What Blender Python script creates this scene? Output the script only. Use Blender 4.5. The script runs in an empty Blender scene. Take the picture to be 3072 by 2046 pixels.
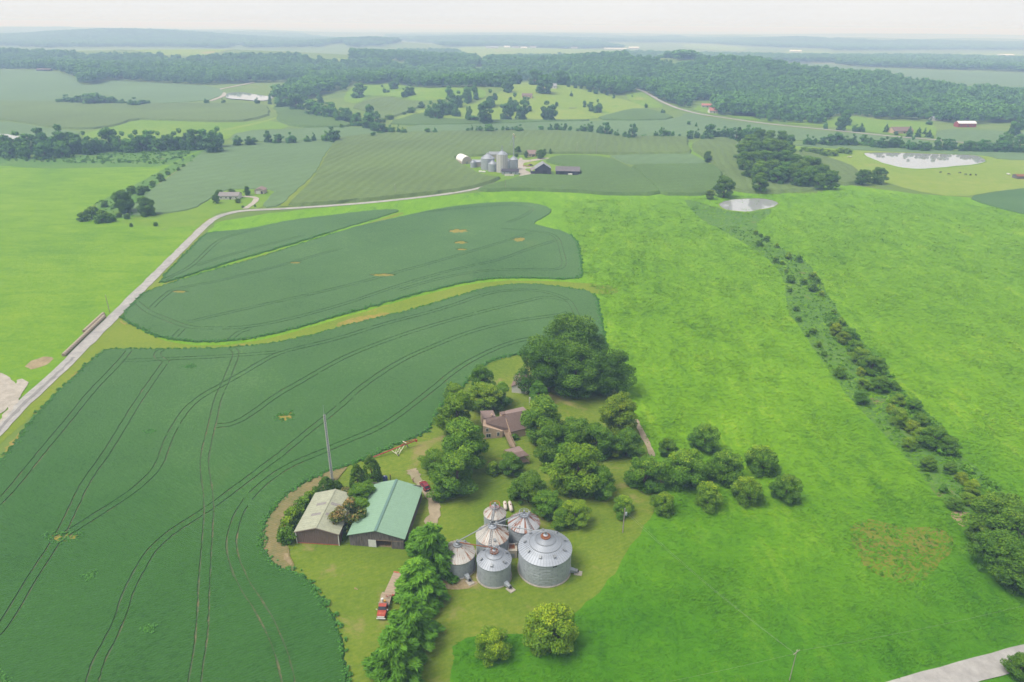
import bpy, bmesh, math, random
import numpy as np
from mathutils import Vector, Matrix
from mathutils.geometry import delaunay_2d_cdt
R = math.radians
rnd = random.Random(7)
rng = np.random.default_rng(11)
sc = bpy.context.scene
COL = sc.collection

# ------------------------------------------------------------------ camera
CAM_H, FPX, PITCH, ROLL = 120.0, 2048.0, R(24.8), R(0.5)
cam_data = bpy.data.cameras.new('camera')
cam_data.sensor_width = 36.0
cam_data.lens = 24.0
cam_data.clip_start = 1.0
cam_data.clip_end = 60000.0
cam = bpy.data.objects.new('camera', cam_data)
cam.matrix_world = (Matrix.Translation((0, 0, CAM_H)) @ Matrix.Rotation(R(90) - PITCH, 4, 'X')
                    @ Matrix.Rotation(ROLL, 4, 'Z'))
COL.objects.link(cam)
sc.camera = cam

# ------------------------------------------------------------------ overcast daylight
SUN_ELEV, SUN_AZ = R(60), R(-112)          # azimuth measured from +Y towards +X
EXPOSURE = 1.85
world = bpy.data.worlds.new('World')
sc.world = world
world.use_nodes = True
wn, wl = world.node_tree.nodes, world.node_tree.links
wn.clear()
w_out = wn.new('ShaderNodeOutputWorld')
sky_tex = wn.new('ShaderNodeTexSky')
sky_tex.sky_type = 'NISHITA'
sky_tex.sun_disc = False
sky_tex.sun_elevation = SUN_ELEV
sky_tex.sun_rotation = SUN_AZ
sky_tex.air_density = 1.0
sky_tex.dust_density = 4.0
bg_sky = wn.new('ShaderNodeBackground')
bg_sky.inputs['Strength'].default_value = 0.06
wl.new(sky_tex.outputs['Color'], bg_sky.inputs['Color'])
w_tc = wn.new('ShaderNodeTexCoord')
w_map = wn.new('ShaderNodeMapping')
w_map.inputs['Scale'].default_value = (1.2, 1.2, 5.0)
wl.new(w_tc.outputs['Generated'], w_map.inputs['Vector'])
w_noise = wn.new('ShaderNodeTexNoise')
w_noise.inputs['Scale'].default_value = 1.1
w_noise.inputs['Detail'].default_value = 4.0
wl.new(w_map.outputs['Vector'], w_noise.inputs['Vector'])
w_ramp = wn.new('ShaderNodeValToRGB')
w_ramp.color_ramp.elements[0].position = 0.3
w_ramp.color_ramp.elements[1].position = 0.72
w_ramp.color_ramp.elements[0].color = (0.240, 0.246, 0.254, 1)
w_ramp.color_ramp.elements[1].color = (0.276, 0.277, 0.278, 1)
wl.new(w_noise.outputs['Fac'], w_ramp.inputs['Fac'])
bg_cloud = wn.new('ShaderNodeBackground')
bg_cloud.inputs['Strength'].default_value = 1.0
wl.new(w_ramp.outputs['Color'], bg_cloud.inputs['Color'])
w_mix = wn.new('ShaderNodeMixShader')
w_mix.inputs['Fac'].default_value = 0.9
wl.new(bg_sky.outputs[0], w_mix.inputs[1])
wl.new(bg_cloud.outputs[0], w_mix.inputs[2])
wl.new(w_mix.outputs[0], w_out.inputs['Surface'])

sun_data = bpy.data.lights.new('sun', 'SUN')
sun_data.energy = 1.35
sun_data.angle = R(32)
sun_data.color = (1.0, 0.965, 0.90)
sun = bpy.data.objects.new('sun', sun_data)
_d = Vector((math.sin(SUN_AZ) * math.cos(SUN_ELEV), math.cos(SUN_AZ) * math.cos(SUN_ELEV), math.sin(SUN_ELEV)))
sun.rotation_euler = _d.to_track_quat('Z', 'Y').to_euler()
sun.location = (0, 0, 400)
COL.objects.link(sun)
vs = sc.view_settings
vs.view_transform = 'Standard'
vs.look = 'None'
vs.gamma = 1.0
vs.use_curve_mapping = False
vs.exposure = EXPOSURE
sc.cycles.use_denoising = True
sc.cycles.max_bounces = 5
sc.cycles.diffuse_bounces = 2
sc.cycles.glossy_bounces = 3
sc.cycles.transmission_bounces = 4
sc.cycles.volume_bounces = 0
sc.cycles.transparent_max_bounces = 8
sc.cycles.caustics_reflective = False
sc.cycles.caustics_refractive = False

# ------------------------------------------------------------------ terrain height
# gentle hills: (x, y, height, spread across, spread along)
def _col(u, y):
    return (u - 1536.0) / FPX * (y * math.cos(PITCH) + CAM_H * math.sin(PITCH))
HILLS = []
for u, y, h, sx, sy in [
    (1600, 1270, 24, 230, 150), (1330, 1180, 8, 140, 110), (1130, 1480, 14, 190, 170), (2130, 1750, 34, 330, 300),
    (2620, 1500, 14, 420, 230), (1880, 2000, 26, 300, 260), (1150, 2250, 24, 520, 300), (300, 2500, 30, 650, 330),
    (720, 2400, 18, 380, 260), (60, 1700, 15, 330, 230), (480, 1640, 8, 250, 200), (2170, 720, 6, 70, 80),
    (3000, 2100, 10, 500, 300), (380, 5200, 62, 800, 520), (1110, 4300, 36, 380, 320), (2560, 6200, 52, 900, 600),
    (2200, 7600, 55, 700, 600), (2950, 6800, 50, 900, 600), (1700, 9500, 45, 3000, 900), (700, 8200, 55, 1300, 800),
    (1500, 6200, 26, 900, 600), (100, 9500, 60, 2600, 900), (2800, 11000, 60, 3500, 1200), (1650, 3600, 14, 500, 400)]:
    HILLS.append((_col(u, y), y, h, sx, sy))
def hz(x, y):
    x = np.asarray(x, float); y = np.asarray(y, float)
    z = np.zeros(np.broadcast(x, y).shape)
    for hx, hy, h, sx, sy in HILLS:
        z = z + h * np.exp(-((x - hx) / sx) ** 2 - ((y - hy) / sy) ** 2)
    return z

# ------------------------------------------------------------------ survey: photograph point -> place on the land
ZOOM = {'d': (0, 0, .766276), 'z4': (820, 1300, 4.356), 'z5': (1300, 1480, 4.9), 'z6': (1240, 960, 3.4088),
        'z7': (1840, 1240, 3.92), 'z8': (1360, 420, 5.607), 'a': (0, 180, 4.6), 'b': (900, 200, 4.6),
        'c': (1400, 200, 4.6), 'e': (1900, 200, 4.6), 'f': (2400, 200, 4.6), 'h': (2560, 160, 4.6),
        't': (1060, 1560, 3.2265), 's': (0, 0, 1.0)}
for i in range(3):
    for j in range(3):
        ZOOM['q%d%d' % (i, j)] = (1024 * i, 682 * j, 2.2988)
def P(s):
    out, z = [], ZOOM['d']
    for t in s.split():
        if t in ZOOM:
            z = ZOOM[t]
        else:
            v = [float(k) for k in t.split(',')]
            out.append((z[0] + v[0] / z[2], z[1] + v[1] / z[2]) + tuple(v[2:]))
    return out
def W(s):
    """like P but third number is a width in the same zoom, returned in source pixels"""
    out, z = [], ZOOM['d']
    for t in s.split():
        if t in ZOOM:
            z = ZOOM[t]
        else:
            v = [float(k) for k in t.split(',')]
            out.append((z[0] + v[0] / z[2], z[1] + v[1] / z[2], v[2] / z[2]) + tuple(v[3:]))
    return out
_cp, _sp, _cr, _sr = math.cos(PITCH), math.sin(PITCH), math.cos(ROLL), math.sin(ROLL)
def ray(u, v):
    x, y = (u - 1536.0) / FPX, -(v - 1023.0) / FPX
    x, y = _cr * x - _sr * y, _sr * x + _cr * y
    return x, _cp + y * _sp, -_sp + y * _cp
def at(u, v, z=0.0):
    d = ray(u, v)
    t = (CAM_H - z) / -min(d[2], -1e-4)
    return Vector((d[0] * t, d[1] * t, z))
_TS = np.geomspace(60, 26000, 900)
def on(u, v):
    d = ray(u, v)
    zs = CAM_H + d[2] * _TS
    under = np.nonzero(zs < hz(d[0] * _TS, d[1] * _TS))[0]
    if len(under) == 0:
        t = 25000.0
    else:
        k = under[0]
        lo, hi = (_TS[k - 1] if k else 1.0), _TS[k]
        for _ in range(24):
            m = (lo + hi) / 2
            if CAM_H + d[2] * m < float(hz(d[0] * m, d[1] * m)): hi = m
            else: lo = m
        t = hi
    return Vector((d[0] * t, d[1] * t, float(hz(d[0] * t, d[1] * t))))
def pxm(p):
    """source pixels per metre at world point p"""
    return FPX / (p[1] * _cp + (CAM_H - p[2]) * _sp)

# ------------------------------------------------------------------ objects
def put(name, me, mat=None, parent=None, loc=None):
    o = bpy.data.objects.new(name, me)
    COL.objects.link(o)
    if mat is not None and len(me.materials) == 0:
        me.materials.append(mat)
    if parent is not None:
        o.parent = parent
    if loc is not None:
        o.location = loc
    return o
def tag(o, label=None, cat=None, group=None, kind=None):
    if label: o['label'] = label
    if cat: o['category'] = cat
    if group: o['group'] = group
    if kind: o['kind'] = kind
    return o
def empty(name, loc, label, cat, group=None, rz=0.0):
    o = bpy.data.objects.new(name, None)
    o.empty_display_size = 0.5
    COL.objects.link(o)
    o.location = loc
    o.rotation_euler.z = rz
    return tag(o, label, cat, group)
ORD = ['first', 'second', 'third', 'fourth', 'fifth', 'sixth', 'seventh', 'eighth', 'ninth', 'tenth', 'eleventh', 'twelfth',
       'thirteenth', 'fourteenth', 'fifteenth', 'sixteenth', 'seventeenth', 'eighteenth', 'nineteenth', 'twentieth']
ORD += ['twenty-' + k for k in ORD[:9]] + ['thirtieth'] + ['thirty-' + k for k in ORD[:9]] + ['fortieth'] + ['forty-' + k for k in ORD[:9]] + ['fiftieth']
ORD += ['fifty-' + k for k in ORD[:9]] + ['sixtieth'] + ['sixty-' + k for k in ORD[:9]] + ['seventieth']

class MB:
    """collects shapes for one mesh"""
    def __init__(s): s.v = []; s.f = []; s.m = []; s.mi = 0
    def add(s, vs, fs):
        b = len(s.v)
        s.v.extend([tuple(p) for p in vs]); s.f.extend([tuple(i + b for i in f) for f in fs]); s.m.extend([s.mi] * len(fs))
        return s
    def box(s, c, d, rz=0.0, M=None):
        hx, hy, h2 = d[0] / 2, d[1] / 2, d[2] / 2
        pts = [(-hx, -hy, -h2), (hx, -hy, -h2), (hx, hy, -h2), (-hx, hy, -h2), (-hx, -hy, h2), (hx, -hy, h2), (hx, hy, h2), (-hx, hy, h2)]
        m = (M or Matrix.Rotation(rz, 3, 'Z'))
        return s.add([m @ Vector(p) + Vector(c) for p in pts],
                     [(0, 3, 2, 1), (4, 5, 6, 7), (0, 1, 5, 4), (1, 2, 6, 5), (2, 3, 7, 6), (3, 0, 4, 7)])
    def bar(s, a, b, w, h=None):
        a, b = Vector(a), Vector(b); d = b - a
        q = d.to_track_quat('Y', 'Z').to_matrix()
        return s.box((a + b) / 2, (w, d.length, h or w), M=q)
    def tube(s, pts, rad, n=8, cap=True):
        pts = [Vector(p) for p in pts]
        if not hasattr(rad, '__len__'): rad = [rad] * len(pts)
        vs, fs = [], []
        for i, p in enumerate(pts):
            d = (pts[min(i + 1, len(pts) - 1)] - pts[max(i - 1, 0)]).normalized()
            x = d.orthogonal().normalized() if abs(d.z) < .99 else Vector((1, 0, 0)); x = (x - d * x.dot(d)).normalized(); y = d.cross(x)
            for k in range(n):
                a = 2 * math.pi * k / n
                vs.append(p + (x * math.cos(a) + y * math.sin(a)) * rad[i])
        for i in range(len(pts) - 1):
            for k in range(n):
                fs.append((i * n + k, i * n + (k + 1) % n, (i + 1) * n + (k + 1) % n, (i + 1) * n + k))
        if cap:
            fs.append(tuple(reversed(range(n)))); fs.append(tuple((len(pts) - 1) * n + k for k in range(n)))
        return s.add(vs, fs)
    def lathe(s, prof, n=32, c=(0, 0, 0), a0=0.0):
        vs, fs = [], []
        for r, z in prof:
            for k in range(n):
                a = a0 + 2 * math.pi * k / n
                vs.append((c[0] + r * math.cos(a), c[1] + r * math.sin(a), c[2] + z))
        for i in range(len(prof) - 1):
            for k in range(n):
                fs.append((i * n + k, i * n + (k + 1) % n, (i + 1) * n + (k + 1) % n, (i + 1) * n + k))
        return s.add(vs, fs)
    def prism(s, poly, z0, z1):
        n = len(poly)
        vs = [(p[0], p[1], z0) for p in poly] + [(p[0], p[1], z1) for p in poly]
        return s.add(vs, [tuple(reversed(range(n))), tuple(range(n, 2 * n))] + [(i, (i + 1) % n, n + (i + 1) % n, n + i) for i in range(n)])
    def slab(s, pts, t):
        """3-D polygon thickened downwards by t"""
        n = len(pts); pts = [Vector(p) for p in pts]
        vs = pts + [p - Vector((0, 0, t)) for p in pts]
        return s.add(vs, [tuple(range(n)), tuple(reversed(range(n, 2 * n)))] + [(i, n + i, n + (i + 1) % n, (i + 1) % n) for i in range(n)])
    def mesh(s, name, mats, smooth=False):
        me = bpy.data.meshes.new(name)
        me.from_pydata(s.v, [], s.f)
        for m in (mats if isinstance(mats, (list, tuple)) else [mats]): me.materials.append(m)
        if any(s.m): me.polygons.foreach_set('material_index', s.m)
        if smooth: me.polygons.foreach_set('use_smooth', [True] * len(me.polygons))
        bm = bmesh.new(); bm.from_mesh(me); bmesh.ops.recalc_face_normals(bm, faces=bm.faces); bm.to_mesh(me); bm.free()
        me.update()
        return me
    def build(s, name, mats, parent=None, loc=None, smooth=False):
        return put(name, s.mesh(name, mats, smooth), None, parent, loc)

# ------------------------------------------------------------------ materials
def nodes(name):
    m = bpy.data.materials.new(name); m.use_nodes = True
    n, l = m.node_tree.nodes, m.node_tree.links
    return m, n, l, n['Principled BSDF']
def ramp(n, l, fac, cols):
    r = n.new('ShaderNodeValToRGB'); e = r.color_ramp.elements
    while len(e) < len(cols): e.new(0.5)
    for k, (p, c) in enumerate(cols):
        e[k].position = p; e[k].color = (*c, 1)
    l.new(fac, r.inputs['Fac'])
    return r.outputs['Color']
def noise(n, l, vec, scale, detail=3.0, rough=0.55, dist=0.0, stretch=None, rz=0.0):
    if stretch or rz:
        mp = n.new('ShaderNodeMapping'); mp.inputs['Scale'].default_value = stretch or (1, 1, 1); mp.inputs['Rotation'].default_value = (0, 0, rz)
        l.new(vec, mp.inputs['Vector']); vec = mp.outputs['Vector']
    t = n.new('ShaderNodeTexNoise'); t.inputs['Scale'].default_value = scale; t.inputs['Detail'].default_value = detail
    t.inputs['Roughness'].default_value = rough; t.inputs['Distortion'].default_value = dist
    l.new(vec, t.inputs['Vector'])
    return t.outputs['Fac']
def mixc(n, l, fac, a, b, mode='MIX'):
    m = n.new('ShaderNodeMix'); m.data_type = 'RGBA'; m.blend_type = mode
    if isinstance(fac, float): m.inputs[0].default_value = fac
    else: l.new(fac, m.inputs[0])
    for k, v in ((6, a), (7, b)):
        if isinstance(v, tuple): m.inputs[k].default_value = (*v, 1)
        else: l.new(v, m.inputs[k])
    return m.outputs[2]
def coord(n, kind='Object'):
    return n.new('ShaderNodeTexCoord').outputs[kind]
def mth(n, l, op, a, b):
    m = n.new('ShaderNodeMath'); m.operation = op
    for k, v in enumerate((a, b)):
        if isinstance(v, (int, float)): m.inputs[k].default_value = v
        else: l.new(v, m.inputs[k])
    return m.outputs[0]
def bump(n, l, bs, hs, strength, dist):
    b = n.new('ShaderNodeBump'); b.inputs['Strength'].default_value = strength; b.inputs['Distance'].default_value = dist
    l.new(hs, b.inputs['Height']); l.new(b.outputs['Normal'], bs.inputs['Normal'])
def plain(name, c, rough=0.6, metal=0.0, var=0.25, scale=1.5, bmp=0.0, spec=0.3, stretch=None):
    """paint or sheet with slight uneven wear"""
    m, n, l, b = nodes(name)
    v = coord(n)
    f = noise(n, l, v, scale, 4.0, 0.6, 0, stretch)
    lo = tuple(k * (1 - var) for k in c); hi = tuple(min(1, k * (1 + var)) for k in c)
    l.new(ramp(n, l, f, [(0.3, lo), (0.7, hi)]), b.inputs['Base Color'])
    b.inputs['Roughness'].default_value = rough; b.inputs['Metallic'].default_value = metal
    b.inputs['Specular IOR Level'].default_value = spec
    if bmp: bump(n, l, b, noise(n, l, v, scale * 6, 3), 0.6, bmp)
    return m
def turf(name, cols, big=None, fine=1.2, blotch=0.03, bmp=0.25, bscale=0.9, stripe=None, fib=None, rg=(.34, .66), deep=None):
    """vegetated ground: fine leaf mottling over large tone drifts, cols dark..light, big = patch colours (threshold, colour, scale)"""
    m, n, l, b = nodes(name)
    v = coord(n)
    f1 = noise(n, l, v, fine, 5.0, 0.7)
    f2 = noise(n, l, v, blotch, 4.0, 0.6, 0.4)
    f = mth(n, l, 'ADD', mth(n, l, 'MULTIPLY', f1, 0.55), mth(n, l, 'MULTIPLY', f2, 0.45))
    if fib:
        f3 = noise(n, l, v, fib[0], 4.0, 0.65, 0.6, fib[1], fib[2])
        f = mth(n, l, 'ADD', mth(n, l, 'MULTIPLY', f, 0.6), mth(n, l, 'MULTIPLY', f3, 0.4))
    k = len(cols)
    c = ramp(n, l, f, [(rg[0] + (rg[1] - rg[0]) * i / max(1, k - 1), q) for i, q in enumerate(cols)])
    for th, q, s in (big or []):
        g = noise(n, l, v, s, 5.0, 0.65, 0.5)
        r = n.new('ShaderNodeMapRange'); r.inputs['From Min'].default_value = th; r.inputs['From Max'].default_value = th + 0.10
        l.new(g, r.inputs['Value'])
        c = mixc(n, l, r.outputs[0], c, q)
    if deep:  # deepens the colour towards the near end along world Y
        sp = n.new('ShaderNodeSeparateXYZ'); l.new(v, sp.inputs[0])
        yy = mth(n, l, 'ADD', sp.outputs['Y'], mth(n, l, 'MULTIPLY', noise(n, l, v, .018, 4.0, .6, .5), 130.0))
        r = n.new('ShaderNodeMapRange'); r.inputs['From Min'].default_value = deep[1]; r.inputs['From Max'].default_value = deep[2]; l.new(yy, r.inputs['Value'])
        c = mixc(n, l, mth(n, l, 'MULTIPLY', r.outputs[0], .85), c, mixc(n, l, 1.0, c, deep[0], 'MULTIPLY'))
    if stripe:
        wv = n.new('ShaderNodeTexWave'); wv.wave_type = 'BANDS'; wv.bands_direction = 'X'
        wv.inputs['Scale'].default_value = stripe[0]; wv.inputs['Distortion'].default_value = stripe[3] if len(stripe) > 3 else 1.5
        wv.inputs['Detail'].default_value = 2.0; wv.inputs['Detail Scale'].default_value = 0.6
        mp = n.new('ShaderNodeMapping'); mp.inputs['Rotation'].default_value = (0, 0, stripe[1]); l.new(v, mp.inputs['Vector']); l.new(mp.outputs[0], wv.inputs['Vector'])
        c = mixc(n, l, mth(n, l, 'MULTIPLY', wv.outputs['Fac'], stripe[2]), c, tuple(q * 0.72 for q in cols[0]))
        hsrc = mth(n, l, 'ADD', mth(n, l, 'MULTIPLY', wv.outputs['Fac'], -0.6), noise(n, l, v, bscale, 4.0, 0.7))
    else:
        hsrc = noise(n, l, v, bscale, 4.0, 0.7)
    l.new(c, b.inputs['Base Color'])
    b.inputs['Roughness'].default_value = 0.85; b.inputs['Specular IOR Level'].default_value = 0.15
    bump(n, l, b, hsrc, 0.8, bmp)
    return m
MAT = {}
MAT['ground'] = turf('far_grass', [(0.075, 0.135, 0.018), (0.100, 0.155, 0.024), (0.135, 0.175, 0.040)], fine=.02, blotch=.0022, bmp=.2, bscale=.1,
                     big=[(.58, (.05, .10, .03), .0016), (.58, (.18, .19, .07), .0012)])
MAT['pasture'] = turf('tall_pasture_grass', [(0.060, 0.160, 0.001), (0.096, 0.216, 0.001), (0.112, 0.240, 0.002), (0.165, 0.285, 0.008)], fine=.55, blotch=.022, bmp=.55, bscale=.5,
                      fib=(.16, (1.0, .35, 1.0), R(-28)), rg=(.38, .62), deep=((.34, .62, .3), 265.0, 165.0))  # deeper, greener colour towards the near end
MAT['pasture_west'] = turf('grazed_grass', [(0.074, 0.170, 0.002), (0.106, 0.208, 0.003), (0.140, 0.235, 0.008)], fine=.35, blotch=.014, bmp=.3, bscale=.5, fib=(.10, (.35, 1, 1), R(20)), rg=(.40, .60),
                           big=[(.66, (.14, .19, .035), .02)])
MAT['lawn'] = turf('mown_lawn', [(0.078, 0.132, 0.008), (0.110, 0.162, 0.012), (0.15, 0.186, 0.022)], fine=.7, blotch=.035, bmp=.08, bscale=1.6,
                   big=[(.57, (.20, .175, .06), .055)], stripe=(.32, R(62), .10, 2.5), rg=(.38, .62))
MAT['strip'] = turf('mown_strip', [(0.095, 0.150, 0.008), (0.125, 0.175, 0.010), (0.165, 0.190, 0.018)], fine=.6, blotch=.03, bmp=.1, bscale=1.0, big=[(.62, (.27, .21, .03), .028)])
MAT['soy'] = turf('soybean_canopy', [(0.042, 0.104, 0.026), (0.064, 0.138, 0.040), (0.068, 0.145, 0.042), (0.096, 0.182, 0.058)], fine=1.0, blotch=.016, bmp=.5, bscale=1.1, stripe=(.42, R(62), .16, .5), big=[(.62, (.085, .155, .045), .02)], rg=(.38, .62), deep=((.40, .70, .28), 350.0, 190.0))  # grazing leaf sheen put into the colour: paler towards the far end
MAT['soy_mid'] = MAT['soy']
MAT['soy_side'] = turf('soybean_flank', [(.018, .065, .02), (.028, .09, .03)], fine=1.5, blotch=.1, bmp=.3, bscale=2)
MAT['soy_far'] = turf('soybean_canopy_far', [(0.076, 0.128, 0.049), (0.090, 0.150, 0.058), (0.103, 0.172, 0.067)], fine=.12, blotch=.006, bmp=.4, bscale=.5, stripe=(.02, R(40), .14, 3.0))  # paler copy of the soy colour, with grazing leaf sheen painted in
MAT['corn'] = turf('corn_tassels', [(0.068, 0.103, 0.027), (0.090, 0.137, 0.036), (0.117, 0.178, 0.047)], fine=.30, blotch=.006, bmp=.9, bscale=.6, stripe=(.035, R(8), .10, 4.0))
MAT['corn2'] = turf('corn_leaves', [(0.056, 0.101, 0.023), (0.072, 0.130, 0.030), (0.090, 0.163, 0.037)], fine=.30, blotch=.008, bmp=.9, bscale=.6, stripe=(.05, R(95), .12, 3.0))
MAT['meadow'] = turf('bright_meadow', [(0.085, 0.172, 0.008), (0.110, 0.195, 0.010), (0.150, 0.215, 0.016)], fine=.1, blotch=.01, bmp=.3, bscale=.3, big=[(.62, (.20, .22, .03), .012)])
MAT['hayfield'] = turf('pale_hayfield', [(0.120, 0.195, 0.016), (0.145, 0.212, 0.022), (0.185, 0.228, 0.035)], fine=.1, blotch=.008, bmp=.3, bscale=.3, big=[(.60, (.24, .21, .09), .009)])
MAT['rough'] = turf('rough_herbs', [(.045, .12, .016), (.07, .155, .022), (.11, .18, .036)], fine=.5, blotch=.05, bmp=.5, bscale=.6, big=[(.62, (.17, .13, .06), .06)])
MAT['weeds'] = turf('yellow_weeds', [(.10, .13, .015), (.19, .17, .025), (.26, .18, .05)], fine=.5, blotch=.08, bmp=.4, bscale=.8)
MAT['stubble'] = turf('dry_stubble', [(.11, .12, .04), (.17, .145, .06), (.23, .175, .085)], fine=.9, blotch=.12, bmp=.15, bscale=1.5, stripe=(.42, R(62), .3, .6))
MAT['weedy_mound'] = turf('weedy_mound', [(.06, .15, .004), (.10, .16, .007), (.14, .145, .016), (.11, .10, .025)], fine=.35, blotch=.07, bmp=.6, bscale=.5)
MAT['soil'] = turf('bare_soil', [(.15, .115, .06), (.23, .18, .10), (.31, .25, .15)], fine=1.2, blotch=.15, bmp=.08, bscale=2)
MAT['track'] = turf('track_floor', [(.045, .090, .032), (.065, .098, .040), (.17, .125, .065)], fine=.9, blotch=.045, bmp=.1, bscale=2)
def roadmat(name, a, b_, dark):
    m, n, l, b = nodes(name); v = coord(n)
    f = noise(n, l, v, .35, 6.0, .7); g = noise(n, l, v, .05, 4.0, .6, .5)
    c = ramp(n, l, f, [(.3, a), (.7, b_)])
    c = mixc(n, l, mth(n, l, 'MULTIPLY', ramp(n, l, g, [(.5, (0, 0, 0)), (.7, (1, 1, 1))]), .6), c, dark)
    l.new(c, b.inputs['Base Color']); b.inputs['Roughness'].default_value = .9; b.inputs['Specular IOR Level'].default_value = .2
    bump(n, l, b, noise(n, l, v, 4, 3), .5, .03)
    return m
MAT['road'] = roadmat('worn_chip_seal', (.22, .21, .20), (.33, .32, .30), (.15, .145, .145))
MAT['worn'] = roadmat('worn_dark_gravel', (.15, .145, .14), (.22, .21, .2), (.13, .13, .13))
MAT['gravel'] = roadmat('pale_gravel', (.24, .215, .18), (.36, .33, .285), (.2, .18, .14))
MAT['dirt_lane'] = roadmat('dirt_lane', (.2, .16, .10), (.31, .26, .18), (.1, .12, .04))
def water(name):
    m, n, l, b = nodes(name)
    b.inputs['Base Color'].default_value = (.26, .27, .27, 1); b.inputs['Roughness'].default_value = .03; b.inputs['IOR'].default_value = 1.6
    b.inputs['Specular IOR Level'].default_value = 0.5
    bump(n, l, b, noise(n, l, coord(n), .25, 2), .04, .02)
    return m
MAT['water'] = water('pond_water')

# ================================================================== LAND
def inside(poly, x, y):
    x = np.asarray(x); y = np.asarray(y); c = np.zeros(x.shape, bool)
    n = len(poly)
    for i in range(n):
        x1, y1 = poly[i][:2]; x2, y2 = poly[(i + 1) % n][:2]
        if y1 == y2: continue
        c ^= ((y1 > y) != (y2 > y)) & (x < (x2 - x1) * (y - y1) / (y2 - y1) + x1)
    return c
def resample(pts, step, closed=False):
    out = []; n = len(pts)
    for i in range(n if closed else n - 1):
        a, b = Vector(pts[i][:2]), Vector(pts[(i + 1) % n][:2])
        k = max(1, int((b - a).length / step))
        out += [a.lerp(b, j / k) for j in range(k)]
    if not closed: out.append(Vector(pts[-1][:2]))
    return out
def smooth(pts, closed=False, it=2):
    for _ in range(it):
        n = len(pts); q = []
        rngi = range(n) if closed else range(n - 1)
        if not closed: q.append(Vector(pts[0][:2]))
        for i in rngi:
            a, b = Vector(pts[i][:2]), Vector(pts[(i + 1) % n][:2])
            q += [a.lerp(b, .25), a.lerp(b, .75)]
        if not closed: q.append(Vector(pts[-1][:2]))
        pts = q
    return pts
def wob(p, s, a, sd=0.0):
    return Vector((p.x + a * (math.sin(p.y * s + sd) + .6 * math.sin(p.x * s * 2.3 + p.y * s * 1.7 + 1.3 + sd)),
                   p.y + a * (math.sin(p.x * s * 1.1 + 2 + sd) + .6 * math.sin(p.y * s * 2.9 - p.x * s * .7 + sd))))
def outline(s, step=None, amp=None, sm=1):
    """plan outline in metres, corners eased, edges slightly uneven"""
    w = [on(p[0], p[1]) for p in P(s)]
    d = float(np.mean([p.y for p in w]))
    step = step or max(2.0, d / 70.0); amp = amp if amp is not None else max(.25, d / 1500.0)
    pts = resample(smooth([p.to_2d() for p in w], True, sm), step, True)
    return [wob(p, 1.9 / step, amp) + Vector((rnd.uniform(-1, 1), rnd.uniform(-1, 1))) * amp * .5 for p in pts]
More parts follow.
